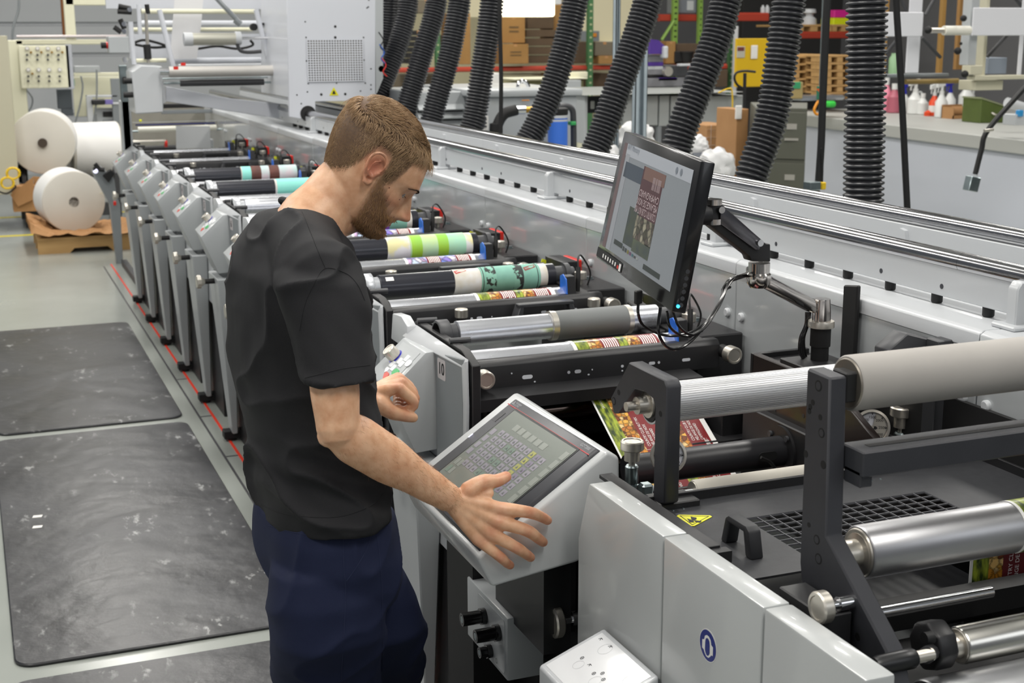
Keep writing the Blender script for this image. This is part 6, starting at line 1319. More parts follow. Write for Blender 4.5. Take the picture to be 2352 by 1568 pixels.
mb = MB(); mb.box((a.x, 2.795, .95), (1.905, 2.81, a.z)); mb.done('rear_plate', black, t, bev=.001)
mb = MB(); mb.box((a.x+.02, 2.62, a.z-.03), (1.91, 2.80, a.z-.012)); mb.done('column_base', black, t, bev=.002)
for px, py, r in ((1780, 942, .004), (1845, 955, .005), (1813, 975, .0055), (1850, 1000, .004)):
    p = U(px, py, x=a.x); mb = MB(); mb.cyl(p-V((.001, 0, 0)), p, r, 14); mb.done('plate_screw', dgrey, t)
# black shaped plates at the right behind the grey roller
t = thing('drive_blocks', (1.9, 2.3, .95), 'black machined blocks behind the grey roller on the drive side', 'machine block')
p = [U(2040, 805, y=2.32), U(2085, 766, y=2.32), U(2175, 788, y=2.32), U(2215, 830, y=2.32), U(2180, 870, y=2.32), U(2040, 850, y=2.32)]; mb = MB(); mb.prism(p, (0, .05, 0)); mb.done('angular_block', dgrey, t, bev=.003)
mb = MB(); a, b_ = U(2141, 1000, y=2.28), U(2196, 880, y=2.28); mb.box((a.x, 2.28, .9), (b_.x, 2.32, 1.21)); mb.done('upright_bar', dgrey, t, bev=.002)
mb = MB(); mb.box((1.90, 1.0, .9), (1.912, 2.6, 1.09)); mb.done('long_plate', blackm, t); mb = MB(); mb.box((1.80, 2.52, .93), (1.91, 2.60, .96)); mb.done('low_block', black, t, bev=.003)
mb = MB(); mb.box((1.87, 1.2, .90), (1.90, 2.2, 1.0)); mb.done('rim_block', blackm, t)
mb = MB(); a = U(2155, 1052, y=2.27); mb.cyl(U(2152, 1050, y=2.275), U(2152, 1050, y=2.279), .006, 12); mb.done('block_screw', dgrey, t)
# box at foot of charcoal plate on the tray
t = thing('slotted_block', U(1820, 1380, x=1.07), 'black block with holes at the near corner of the tray', 'machine block')
p = U(1805, 1375, x=1.068); mb = MB(); mb.box((1.068, 1.50, p.z-.05), (1.115, p.y+.02, p.z+.012)); mb.done('block_body', black, t, bev=.002)
for k in range(2): mb = MB(); mb.cyl((1.09, 1.545+.02*k, p.z+.0115), (1.09, 1.545+.02*k, p.z+.0125), .004, 12); mb.done('block_hole', blackm, t)

# ================================================================== TOUCHSCREEN HOUSING
HC = V((.952, 2.466, .9855)); TLh, TRh, BRh, BLh = V((1.077, 2.677, 1.066)), V((1.075, 2.257, 1.073)), V((.827, 2.255, .905)), V((.828, 2.675, .898))
hn = (TRh-TLh).cross(BLh-TLh).normalized(); hn = hn if hn.z > 0 else -hn
HP = (HC, hn)
tl, tr, br = U(1189, 916, pl=HP), U(1378, 1032, pl=HP), U(1099, 1264, pl=HP)
bl = tl+(br-tr); ex, ey = (tr-tl), (br-tr)
t = thing('touchscreen_console', (.95, 2.45, .75), 'light grey console with tilted dark framed touchscreen under the man\'s hand', 'touchscreen')
YN = 2.238
prof = [U(a, b_, y=YN) for a, b_ in ((1096, 1283), (1391, 1028), (1424, 1050), (1425, 1122), (1333, 1290), (1131, 1350))]
# keep the top face just below the screen plane
for i, k in ((0, -.010), (1, .012)):
    p = prof[i]; dd = (p-HP[0]).dot(hn); p -= hn*(dd+.004)
mb = MB(); mb.prism(prof, (0, .475, 0)); mb.done('housing', mat('console white', 'c6c9ca', .3, coat=.3, bump=.02, bscale=500), t, bev=.008, seg=3)
def H(u, v, l=0): return tl+ex*u+ey*v+hn*l
mb = MB(); mb.loft([H(0, 0, -.004), H(1, 0, -.004), H(1, 1, -.004), H(0, 1, -.004)], [H(.012, .018, .006), H(.988, .018, .006), H(.988, .982, .006), H(.012, .982, .006)]); mb.done('screen_frame', mat('screen frame', '3d3e43', .4, bump=.02, bscale=700), t, bev=.0015)
def hu(px, py): p = U(px, py, pl=(HC+hn*.006, hn))-tl; return p.dot(ex)/ex.length_squared, p.dot(ey)/ey.length_squared
u0, v0 = hu(1183, 943); u1, v1 = hu(1323, 1036); u2, v2 = hu(1180, 1155)
U0, U1, V0, V1 = u0, u1, (v0+v1)/2, .88
mb = MB(); mb.prism([H(a, b_, .0062) for a, b_ in ((U0-.012, V0-.018), (U1+.012, V0-.018), (U1+.012, V1+.018), (U0-.012, V1+.018))], hn*.0006); mb.done('screen_border', mat('screen border', '17181a', .3), t)
scr = mat('touch display', '7b817a', .25, coat=.4, emit=.08); mb = MB(); mb.prism([H(a, b_, .0068) for a, b_ in ((U0, V0), (U1, V0), (U1, V1), (U0, V1))], hn*.0006); sc = mb.done('display', scr, t)
def sw(name, m, a0, b0, a1, b1, l=.0078):
    mb = MB(); q_ = [(U0+(U1-U0)*a, V0+(V1-V0)*b_) for a, b_ in ((a0, b0), (a1, b0), (a1, b1), (a0, b1))]; mb.face([H(a, b_, l) for a, b_ in q_]); return mb.done(name, m, sc, flat=True)
lil = mat('lilac key', '918d97', .3, emit=.05); gkey = mat('grey key', '8b9089', .3, emit=.06); ykey = mat('yellow key', 'a3a35a', .3, emit=.05); dk = mat('key arrow', '6c6f70', .3); gk2 = mat('green tint key', '74867a', .3, emit=.05); pk = mat('purple tint key', '827a8c', .3, emit=.05)
for i in range(10):
    for j in range(6):
        m_ = ykey if i == 7 else (gk2 if i in (3, 4) and j % 2 else (pk if i == 8 else lil))
        a = .12+i*.075; b_ = .22+j*.083; sw('screen_key', m_, a, b_, a+.058, b_+.066)
        mb = MB(); ca, cb = a+.029, b_+.033; mb.face([H(U0+(U1-U0)*x, V0+(V1-V0)*y, .0084) for x, y in ((ca-.012, cb+.014), (ca+.012, cb+.014), (ca, cb-.014))]); mb.done('arrow', dk, sc, flat=True)
for i in range(6): sw('screen_key', gkey, .2+i*.09, .10, .27+i*.09, .17)
for i in range(4): sw('screen_key', lil, .02+i*.0, .25+i*.09, .075, .32+i*.09)
for i in range(4): sw('screen_key', gk2 if i == 2 else gkey, .03+.05*(i % 2), .66+.1*(i//2), .075+.05*(i % 2), .74+.1*(i//2))
for i in range(8): sw('screen_key', gkey, .93, .06+i*.11, .985, .15+i*.11)
mb = MB(); lw = .0045
va, vb = hu(1181, 921)[1], 0; mb.prism([H(.0, .075, .0062), H(1, .075, .0062), H(1, .082, .0062), H(.0, .082, .0062)], hn*.0004); mb.done('red_stripe', mat('red stripe', 'b5252a', .4), t)
mb = MB(); o_ = H(.03, .062, .0066); e1, e2 = ex.normalized(), -ey.normalized()
for k, (a, b_) in enumerate(((0, 0), (.003, .005), (.006, 0))): c = o_+e1*(a+.003)+e2*(b_+.0015); mb.face([c+e1*.0022, c+e2*.0032, c-e1*.0022, c-e2*.0032])
add_text(mb, 'MITSUBISHI', lambda a, b_: o_+e1*(a+.013)+e2*(b_+.005), .006); add_text(mb, 'ELECTRIC', lambda a, b_: o_+e1*(a+.013)+e2*(b_-.001), .006)
mb.done('frame_mark', mat('pale mark', 'a9abb0', .4), t, flat=True)
mb = MB(); o2 = H(.87, .055, .0066); add_text(mb, 'GOT2000', lambda a, b_: o2+e1*a+e2*b_, .010); mb.done('model_lettering', mat('pale mark', 'a9abb0', .4), t, flat=True)
mb = MB(); c = H(-.001+.02, .62, .006); mb.obox(H(.018, .44, .0062), e1*.0015, e2*.006, hn*.001); mb.done('status_light', mat('cool light', 'e6e6ff', .3, emit=1.2), t)
mb = MB(); mb.prism([H(a, b_, .006) for a, b_ in ((.03, .15), (.075, .15), (.075, .25), (.03, .25))], hn*.0006); mb.done('touch_mark', dgrey, t)
# arm/stand that carries the console
mb = MB(); mb.box((1.0, 2.35, .62), (1.06, 2.62, .84)); mb.done('support_block', black, t); mb = MB(); mb.box((.99, 2.74, .0), (1.09, 2.92, .72)); mb.done('support_column', blackm, t)

# ================================================================== MONITOR, ARM, CABLES
MC = V((1.387, 2.655, 1.45)); 
mTL, mTR, mBR, mBL = V((1.386, 2.804, 1.633)), V((1.313, 2.31, 1.608)), V((1.263, 2.333, 1.313)), V((1.336, 2.827, 1.338))
mn = (mTR-mTL).cross(mBL-mTL).normalized(); mn = mn if mn.x < 0 else -mn
MPl = ((mTL+mTR+mBR+mBL)/4, mn)
m1, m2, m3, m4 = [U(a, b_, pl=MPl) for a, b_ in ((1434, 301), (1611, 369), (1543, 717), (1369, 591))]
t = thing('monitor', (m1+m2+m3+m4)/4-V((0, 0, .17)), 'black flat monitor on a swivel arm showing the label camera picture', 'monitor')
mblk = mat('monitor black', '111113', .25, coat=.3)
mb = MB(); mb.loft([m1, m2, m3, m4], [p-mn*.03 for p in (m1, m2, m3, m4)]); mb.done('monitor_case', mblk, t, bev=.003, seg=2)
mb = MB(); cen = MPl[0]; mb.loft([cen+(p-cen)*.8-mn*.03 for p in (m1, m2, m3, m4)], [cen+(p-cen)*.55-mn*.06 for p in (m1, m2, m3, m4)]); mb.done('rear_bulge', mblk, t, bev=.004)
def M_(u, v, l=0.):
    a = m1.lerp(m2, u); b_ = m4.lerp(m3, u); return a.lerp(b_, v)+mn*l
u0_, u1_, v0_, v1_ = .055, .945, .075, .885
mg_ = mat('screen picture grey', '878d93', .12, coat=.6, emit=.12)
mb = MB(); mb.prism([M_(a, b_, .0005) for a, b_ in ((u0_, v0_), (u1_, v0_), (u1_, v1_), (u0_, v1_))], mn*.0006); ds = mb.done('display', mg_, t)
def ms(name, m, a0, b0, a1, b1, l=.0013, par=ds):
    mb = MB(); f = lambda a, b_: M_(u0_+(u1_-u0_)*a, v0_+(v1_-v0_)*b_, l); mb.face([f(a0, b0), f(a1, b0), f(a1, b1), f(a0, b1)]); return mb.done(name, m, par, flat=True)
pm_ = dict(coat=.6)
ms('tool_bar', mat('picture pale', 'a9aeb6', .15, coat=.6, emit=.15), .0, 0, 1, .11); ms('left_strip', mat('picture pink strip', '6b5557', .15, coat=.6, emit=.06), 0, .0, .05, 1, .0014); ms('left_strip', mat('picture strip pale', '9a9ea5', .15, coat=.6, emit=.1), .06, .09, .12, 1, .0014)
ms('picture_red', mat('picture dark red', '4f2a30', .15, coat=.6, emit=.08), .36, .13, .66, .56); ms('picture_brown', mat('picture brown', '77584f', .15, coat=.6, emit=.08), .38, .13, .68, .24, .0015)
ms('picture_slate', mat('picture slate', '3f4a58', .15, coat=.6, emit=.08), .08, .16, .36, .30, .0014)
picn = nut_material('picture nuts', ['6f6c62', '8f8b78', '4c4a3c', 'a5a08c', '5b5148'], 60); ms('picture_nuts', picn, .40, .56, .66, .77, .0015)
ms('picture_green', mat('picture green', '474f35', .15, coat=.6, nz=(22, '2e3a44', .2)), .28, .52, .42, .86, .0014); ms('picture_green', mat('picture green2', '5b6548', .15, coat=.6, nz=(30, '394348', .2)), .42, .76, .66, .88, .0015)
mb = MB()
fm_ = lambda a, b_, l=.002: M_(u0_+(u1_-u0_)*a, v0_+(v1_-v0_)*b_, l)
W_, H_ = (m2-m1).length*(u1_-u0_), (m4-m1).length*(v1_-v0_)
for k, s in enumerate(('CAMPAGNARD', 'MÉLANGE DE NOIX', 'COUNTRY CLUB NUT MIX')):
    add_text(mb, s, lambda a, b_: fm_(.655-a/W_, .335+.075*k+b_/H_), .021, sx=[.85, .68, .52][k])
mb.done('picture_lettering', mat('picture text', 'b9a8ab', .3, emit=.12), ds, flat=True)
mb = MB()
for k in range(4): add_text(mb, 'Lorem net weight' if 0 else 'IIIIIIII IIII IIIIII', lambda a, b_: fm_(.64-a/W_, .19+.027*k+b_/H_), .010)
mb.done('picture_small_print', mat('picture text', 'b9a8ab', .3, emit=.12), ds, flat=True, kind='stuff')
for k in range(7): ms('colour_patch', mat('patch%d' % k, ['3f4444', '3f4444', '7a7440', '6b4a6b', '3f6a74', '4a4a4a', '9aa0a0'][k], .3), .30+k*.035, .885+.004*k, .325+k*.035, .925, .0016)
ms('picture_bar', mat('picture dark bar', '3c4341', .2), .62, .92, .85, .965, .0016); ms('picture_bar', mat('picture dark bar', '3c4341', .2), .16, .87, .29, .915, .0016)
for k in range(2):
    mb = MB(); mb.face([fm_(.80+.06*k+.014*cos(a), .055+.03*sin(a), .002) for a in [2*pi*j/14 for j in range(14)]]); mb.done('round_icon', mat('picture icon', '7d8590', .3), ds, flat=True)
mb = MB(); add_text(mb, 'AVT Mercury', lambda a, b_: fm_(.06+a/W_, .05-b_/H_), .018, sx=.8); mb.done('screen_title', mat('picture icon', '7d8590', .3), ds, flat=True)
# sticker strip on the lower bezel
mb = MB(); mb.face([M_(a, b_, .0008) for a, b_ in ((.0, .91), (.36, .915), (.36, .985), (.0, .985))]); sk = mb.done('sticker_strip', gblk, t, flat=True)
mb = MB()
for k in range(6): mb.face([M_(a, b_, .0014) for a, b_ in ((.09+.035*k, .935), (.105+.035*k, .935), (.105+.035*k, .965), (.09+.035*k, .965))])
mb.face([M_(a, b_, .0014) for a, b_ in ((.325, .925), (.35, .925), (.35, .98), (.325, .98))])
wv = (m4-m1).normalized(); wu = (m2-m1).normalized(); o_ = M_(.012, .94, .0014)
pass
mb.done('sticker_marks', lwhite, sk, flat=True, kind='stuff')
mb = MB(); mb.face([M_(a, b_, .0015) for a, b_ in ((.30, .945), (.32, .945), (.32, .97), (.30, .97))]); mb.done('red_mark', redp, sk, flat=True)
sd = (m3-m2).normalized(); sn = (m2-m1).normalized()
for k in range(6):
    c = m2.lerp(m3, .72+.045*k)-mn*.016+sn*.0002; mb = MB(); mb.cyl(c, c+sn*.0015, .0045, 16); mb.done('side_button', dgrey, t)
c = m2.lerp(m3, .955)-mn*.010+sn*.0005; mb = MB(); mb.cyl(c, c+sn*.002, .0034, 14); mb.done('power_light', mat('blue led', '2ab2ff', .3, emit=6), t)
# arm: joint, upper link, lower link, column
Jh = U(1655, 490, y=2.56); Je = U(1750, 570, y=2.60); Jb = U(1885, 720, y=2.70)
t = thing('articulated_stand', (1.86, 2.70, 1.08), 'polished swivel arm with black links carrying the monitor', 'monitor arm')
alu = mat('polished aluminium', 'cfcac6', .14, 1); gml = mat('gunmetal link', '6d6c70', .25, .9)
hb = MPl[0]-mn*.06
mb = MB(); mb.tube([hb, Jh+V((-.03, 0, 0))], .022, 12); mb.done('tilt_head', black, t)
for z in (.020, -.022): mb = MB(); mb.cyl(Jh+V((-.02, 0, z)), Jh+V((-.02, 0, z+.012)), .020, 24); mb.done('pivot_ring', alu, t)
def slab(pts, y, th, m, name, bev=.003): mb = MB(); mb.prism([U(a, b_, y=y) for a, b_ in pts], (0, th, 0)); return mb.done(name, m, t, bev=bev, seg=2)
slab([(1632, 470), (1656, 466), (1760, 560), (1770, 560), (1770, 602), (1726, 600), (1722, 588), (1624, 512)], 2.56, .035, black, 'black_link')
slab([(1656, 474), (1672, 482), (1752, 552), (1744, 576), (1735, 574), (1654, 514)], 2.553, .006, gml, 'link_cover')
for px, py in ((1657, 482), (1746, 558)): p = U(px, py, y=2.552); mb = MB(); mb.cyl(p, p+V((0, -.003, 0)), .0075, 20); mb.done('link_screw', chrome, t)
p = U(1744, 603, y=2.575); mb = MB(); mb.lathe(V((p.x, 2.575, p.z)), V((p.x, 2.575, p.z-1)), [(0, .024), (.022, .024), (.026, .027), (.045, .027), (.055, .02)], 32); mb.done('elbow_cup', alu, t)
slab([(1726, 614), (1768, 612), (1775, 636), (1878, 690), (1880, 722), (1858, 716), (1735, 650), (1726, 636)], 2.585, .03, alu, 'lower_link', .008)
slab([(1826, 688), (1846, 698), (1848, 706), (1830, 696)], 2.582, .004, blackm, 'link_slot', .001)
cx, cy_ = U(1887, 720, y=2.60).x, 2.60
zt, zm, zl, zb2 = U(1887, 686, y=cy_).z, U(1887, 736, y=cy_).z, U(1887, 750, y=cy_).z, U(1887, 822, y=cy_).z
mb = MB(); mb.lathe((cx, cy_, zt), (cx, cy_, -5), [(0, .012), (0, .0185), (.003, .0185), (.03, .021), (zt-zm, .0215)], 36); mb.done('column_socket', alu, t)
mb = MB(); mb.lathe((cx, cy_, zm), (cx, cy_, -5), [(0, .0295), (.003, .0305), (zm-zl, .0305)], 36); mb.done('column_collar', steel, t)
mb = MB(); mb.lathe((cx, cy_, zl), (cx, cy_, -5), [(0, .0235), (.045, .0235), (.045, .0205), (zl-zb2+.02, .0205)], 32); mb.done('column_tube', blackm, t)
mb = MB(); mb.box((cx-.075, cy_-.05, zb2-.015), (cx+.05, cy_+.05, zb2-.003)); mb.done('column_foot', black, t, bev=.002)
t = thing('curved_cover', U(1922, 830, x=1.90), 'black upright curved cover strip behind the monitor column', 'cover')
mb = MB(); a0 = U(1905, 652, x=1.88); mb.prism([(1.895, 2.60, .95)]+[(1.895, 2.60, a0.z+.01), (1.895, 2.655, a0.z+.002)]+[(1.895, 2.655, .95)], (.012, 0, 0)); mb.done('cover_strip', blackm, t, bev=.003)
def cable(pts, r, name='cable', par=None, m=blackm, ys=None):
    P_ = [U(a, b_, y=(ys[i] if ys else 2.5)) for i, (a, b_) in enumerate(pts)]; mb = MB(); mb.tube(spline(P_, 8), r, 8); return mb.done(name, m, par)
t = thing('monitor_cables', U(1560, 800, y=2.6), 'bundle of black cables looping from the monitor to the arm', 'cables')
cb = mat('glossy cable', '18181a', .25, coat=.4)
cable([(1467, 690), (1466, 720), (1480, 748), (1530, 770), (1590, 762), (1640, 720), (1662, 680), (1672, 645), (1724, 625)], .0032, 'cable', t, cb, [2.45, 2.45, 2.48, 2.5, 2.5, 2.52, 2.55, 2.57, 2.6])
cable([(1517, 705), (1512, 760), (1530, 795), (1560, 800), (1600, 770), (1650, 700), (1670, 660), (1690, 636), (1724, 628)], .0034, 'cable', t, cb, [2.42, 2.42, 2.44, 2.46, 2.48, 2.52, 2.55, 2.57, 2.6])
cable([(1545, 712), (1560, 750), (1590, 768), (1625, 745), (1655, 690), (1668, 652), (1724, 630)], .003, 'cable', t, cb, [2.42, 2.43, 2.45, 2.48, 2.52, 2.56, 2.6])
cable([(1532, 715), (1540, 752), (1575, 772), (1615, 752), (1660, 680), (1680, 642), (1724, 632)], .003, 'cable', t, cb, [2.42, 2.43, 2.45, 2.48, 2.52, 2.56, 2.6])
p = U(1466, 682, y=2.45); mb = MB(); mb.obox(p, (.009, .003, 0), (0, .006, 0), (0, 0, .014)); mb.done('cable_plug', blackm, t, bev=.002)
for px, py, y in ((1668, 662, 2.555), (1603, 762, 2.49)): p = U(px, py, y=y); mb = MB(); mb.obox(p, (.009, 0, .003), (0, .006, 0), (0, 0, .002)); mb.done('cable_tie', blackm, t)
t = thing('column_cables', U(1840, 830, y=2.65), 'black cables running down beside the monitor column', 'cables')
for k in range(4): cable([(1852+3*k, 716), (1850+2*k, 745), (1838+3*k, 775), (1836+4*k, 805), (1845+3*k, 826)], .003, 'cable', t, cb, [2.62+.006*k]*5)
# ================================================================== THE MAN
def Ud(px, py, d): return CP+ray(px, py)*d
def rings(mb, rs, n=40, ex=2.0):
    """closed solid through elliptical rings (centre, semi-axis vector a, semi-axis vector b)"""
    R_ = []
    for c, a, b in rs:
        v_ = []
        for k in range(n):
            t = 2*pi*k/n; ct, st_ = cos(t), sin(t)
            v_.append(mb.b.verts.new(V(c)+V(a)*(abs(ct)**(2/ex)*(1 if ct > 0 else -1))+V(b)*(abs(st_)**(2/ex)*(1 if st_ > 0 else -1))))
        R_.append(v_)
    for A, B in zip(R_, R_[1:]):
        for k in range(n): mb.b.faces.new((A[k], B[k], B[(k+1) % n], A[(k+1) % n]))
    mb.b.faces.new(R_[0][::-1]); mb.b.faces.new(R_[-1])
def limb(mb, pts, rad, flat=None, n=28, sub=5):
    """tapered rounded limb through joints; rad: radius per joint, flat: (direction, factor) squashes along a direction"""
    P_ = spline(pts, sub); m = len(P_); rr = []
    for i in range(m):
        t = i/(m-1)*(len(pts)-1); k = min(int(t), len(pts)-2); f = t-k; f = f*f*(3-2*f); rr.append(rad[k]*(1-f)+rad[k+1]*f)
    e = None; rs = []
    d0 = (P_[1]-P_[0]).normalized(); d1 = (P_[-1]-P_[-2]).normalized()
    seq = [(P_[0]-d0*rr[0]*.85, rr[0]*.35, d0), (P_[0]-d0*rr[0]*.5, rr[0]*.8, d0)]+[(P_[i], rr[i], (P_[min(i+1, m-1)]-P_[max(i-1, 0)]).normalized()) for i in range(m)]+[(P_[-1]+d1*rr[-1]*.5, rr[-1]*.82, d1), (P_[-1]+d1*rr[-1]*.85, rr[-1]*.4, d1)]
    for p, r, d in seq:
        e = d.orthogonal().normalized() if e is None else (e-d*e.dot(d)).normalized()
        g = d.cross(e)
        if flat:
            f = V(flat[0]); f = (f-d*f.dot(d)).normalized(); g2 = d.cross(f); rs.append((p, f*r*flat[1], g2*r))
        else: rs.append((p, e*r, g*r))
    rings(mb, rs, n)
def fuse(mb, vox, smooth=6, fac=.5, adapt=0):
    bmesh.ops.recalc_face_normals(mb.b, faces=mb.b.faces)
    me = bpy.data.meshes.new('tmp'); mb.b.to_mesh(me); mb.b.free(); o = bpy.data.objects.new('tmp', me); COL.objects.link(o)
    m = o.modifiers.new('r', 'REMESH'); m.mode = 'VOXEL'; m.voxel_size = vox; m.adaptivity = adapt
    s = o.modifiers.new('s', 'SMOOTH'); s.iterations = smooth; s.factor = fac
    r = bpy.data.meshes.new_from_object(o.evaluated_get(bpy.context.evaluated_depsgraph_get()))
    bpy.data.objects.remove(o); bpy.data.meshes.remove(me); return r
MO = V((.60, 2.50, .012))
man = thing('person', MO, 'bearded man in black t-shirt and navy trousers looking down, hand on the touchscreen', 'person')
def link(me, name, m, sharp=None):
    me.name = name; me.transform(Matrix.Translation(-MO)); me.materials.clear(); me.materials.append(m); me.shade_smooth()
    o = bpy.data.objects.new(name, me); COL.objects.link(o); o.parent = man; return o

# ---- head frame (centimetres: x forward, y to the man's left, v up), origin between the ears
HA = radians(-12); TP = radians(36); SCL = .01
hh = V((cos(HA), sin(HA), 0)); HF = hh*cos(TP)-V((0, 0, 1))*sin(TP); HU = hh*sin(TP)+V((0, 0, 1))*cos(TP); HL = HU.cross(HF)
HO = Ud(850, 386, 2.575)
def hp(x, y, v): return HO+(HF*x+HL*y+HU*v)*SCL
TAB = [(12.0, -.6, -4.0, 1.8), (11.5, 2.0, -5.9, 3.8), (10.2, 5.0, -8.2, 5.6), (8.4, 7.3, -9.5, 6.8), (6.2, 8.9, -10.1, 7.4), (4.0, 9.5, -10.0, 7.6), (2.6, 9.75, -9.7, 7.6), (1.4, 9.9, -9.4, 7.5), (0, 9.15, -9.0, 7.25), (-1.7, 8.9, -8.4, 7.0),
       (-3.4, 8.9, -7.7, 6.8), (-5.0, 9.25, -6.8, 6.5), (-6.3, 9.15, -5.8, 6.2), (-7.6, 8.75, -4.4, 5.8), (-9.0, 9.15, -3.0, 5.1), (-10.0, 8.7, -1.2, 4.2), (-10.8, 7.4, .6, 2.8), (-11.1, 6.2, 2.0, 1.4)]
def tab(v):
    v = max(min(v, TAB[0][0]), TAB[-1][0])
    for a, b in zip(TAB, TAB[1:]):
        if a[0] >= v >= b[0]:
            t = (a[0]-v)/(a[0]-b[0]); return [a[i]+(b[i]-a[i])*t for i in (1, 2, 3)]
def G(d, s): return math.exp(-(d/s)**2)
def interp(v, T):
    if v >= T[0][0]: return T[0][1]
    for (a, x), (b, y) in zip(T, T[1:]):
        if a >= v >= b: return x+(y-x)*(a-v)/(a-b)
    return T[-1][1]
NOSE = [(1.2, 0), (.6, .15), (0, .55), (-1.0, 1.35), (-2.2, 2.1), (-3.2, 2.85), (-3.9, 3.05), (-4.5, 2.6), (-4.95, 1.4), (-5.4, .25), (-5.9, 0)]
def head(th, v):
    """head surface: th=0 front, +-pi/2 sides, pi back"""
    xf, xb, w = tab(v); xm = -.6 if v > -4 else -.6+(-4-v)*.45
    c, s = cos(th), sin(th); ex = 2.25 if v > -7 else 2.1
    sg = 1 if c > 0 else -1; x = (xf-xm if c > 0 else xm-xb)*sg*abs(c)**(2/ex)+xm; y = w*(1 if s > 0 else -1)*abs(s)**(2/ex)
    if c > 0:
        ay = abs(y); nw = interp(v, [(1.2, .9), (0, .75), (-2, .85), (-3.4, 1.05), (-4.5, 1.35), (-5.5, 1.2)])
        x += interp(v, NOSE)*G(y, nw)
        x += .75*G(ay-1.45, .65)*G(v+4.05, .75)                       # nostril wings
        x -= .35*G(ay-.75, .35)*G(v+4.85, .35)                        # nostril
        x -= 1.05*G(ay-3.1, 1.45)*G(v+.1, 1.15)                       # eye socket
        x += .62*G(ay-3.2, 1.15)*G(v+.25, .75)                        # lids
        x -= .75*G(ay-3.2, 1.05)*G(v+.55, .24)                        # slit between the lids
        x += .35*G(ay-2.9, 2.2)*G(v-1.55, .7)                         # brow ridge
        x += .48*G(y, 2.1)*(G(v+5.75, .38)+1.0*G(v+6.85, .42)); x -= .35*G(y, 2.3)*G(v+6.28, .22)   # lips
        x -= .25*G(y, .35)*G(v+5.3, .35); x += .45*G(y, 1.6)*G(v+9.1, .8); x -= .25*G(y, 2.5)*G(v+7.9, .5)
        y += (1 if y > 0 else -1)*.30*G(ay-5.8, 1.6)*G(v+2.2, 1.5)*(1 if c > .2 else c*5)   # cheekbone
        x += .30*G(ay-4.6, 1.5)*G(v+2.4, 1.3)
    return x, y, v
hb_ = MB(); NT, NV = 150, 110; R_ = []
for j in range(NV+1):
    v = 12.0-(23.1)*j/NV
    R_.append([hb_.b.verts.new(hp(*head(2*pi*k/NT, v))) for k in range(NT)])
for A, B in zip(R_, R_[1:]):
    for k in range(NT): hb_.b.faces.new((A[k], B[k], B[(k+1) % NT], A[(k+1) % NT]))
hb_.b.faces.new(R_[0][::-1]); hb_.b.faces.new(R_[-1])
# ears
for sd_ in (-1, 1):
    def ep(x, v, o): return hp(x-.12*o, sd_*(7.15+o*.95+.10*(1.2-x)), v)
    out = [(1.35, 1.0), (1.45, 2.2), (1.0, 3.2), (0, 3.75), (-1.1, 3.5), (-1.75, 2.6), (-1.8, 1.3), (-1.45, 0), (-1.0, -1.2), (-.45, -2.0)]
    outl = [ep(a, b, 1.35 if 1 <= i <= 7 else .8) for i, (a, b) in enumerate(out)]
    limb(hb_, outl, [.0022, .0030, .0031, .0033, .0034, .0034, .0033, .0031, .003, .0034], n=12, sub=3)
    limb(hb_, [ep(-.35, -2.1, .8), ep(.25, -2.35, .55), ep(.75, -1.7, .25)], [.0046, .0044, .003], n=12, sub=3)
    limb(hb_, [ep(.3, 2.5, .8), ep(-.6, 1.9, 1.0), ep(-.85, .9, .95), ep(-.65, -.3, .8), ep(0, -.9, .6), ep(.6, -.8, .3)], [.0018, .0024, .0026, .0026, .0026, .002], n=10, sub=3)
    limb(hb_, [ep(1.3, .6, .2), ep(.85, .1, .55), ep(.75, -.5, .45)], [.0034, .0030, .0022], n=10, sub=3)
    rings(hb_, [(ep(-.2, .9, -.6), (HF*.016), (HU*.028)), (ep(-.2, .9, .15), (HF*.0155), (HU*.0275))], 24)
# neck
def Uy(px, py, y): return U(px, py, y=y)
n1_ = hp(-2.2, 0, -3.6); n2 = Ud(722, 506, 2.56); n3 = Ud(694, 600, 2.54)
lat = V((.10, -.995, 0)).normalized()
def nring(c, d, a, b): d = d.normalized(); f = (d.cross(lat)).normalized(); return (c, f*a, lat*b)
dn_ = n2-n1_
rings(hb_, [nring(n1_-dn_*.15, dn_, .052, .050), nring(n1_.lerp(n2, .22), dn_, .057, .054), nring(n1_.lerp(n2, .6), dn_, .058, .057), nring(n2, dn_, .066, .070), nring(n2.lerp(n3, .5), n3-n2, .078, .11), nring(n3, n3-n2, .085, .14)], 40)
limb(hb_, [hp(1.5, -2.5, -7), hp(3.2, -.5, -9.2), Ud(775, 520, 2.56)], [.026, .022, .024])
limb(hb_, [hp(1.5, 2.5, -7), hp(3.2, .5, -9.2), Ud(775, 520, 2.57)], [.026, .022, .024])
limb(hb_, [n3, Ud(690, 800, 2.6)], [.07, .06])                        # hidden core of the trunk
# shoulders and arms
SR, SLf = Ud(738, 640, 2.36), Ud(742, 620, 2.78)
ER = Ud(777, 985, 2.33); WR = Uy(1030, 1143, 2.235)
limb(hb_, [n3, SR], [.06, .05]); limb(hb_, [n3, SLf], [.06, .05])
limb(hb_, [SR, Ud(760, 780, 2.345), Ud(768, 885, 2.33), ER], [.036, .034, .0425, .0375])
dfa = WR-ER
limb(hb_, [ER, ER+dfa*.16, ER+dfa*.40, ER+dfa*.75, WR], [.036, .044, .0425, .0315, .0265], flat=(V((0, 1, 0)), .86))
limb(hb_, [Ud(752, 1002, 2.33), ER+V((.01, 0, -.004))], [.020, .026])
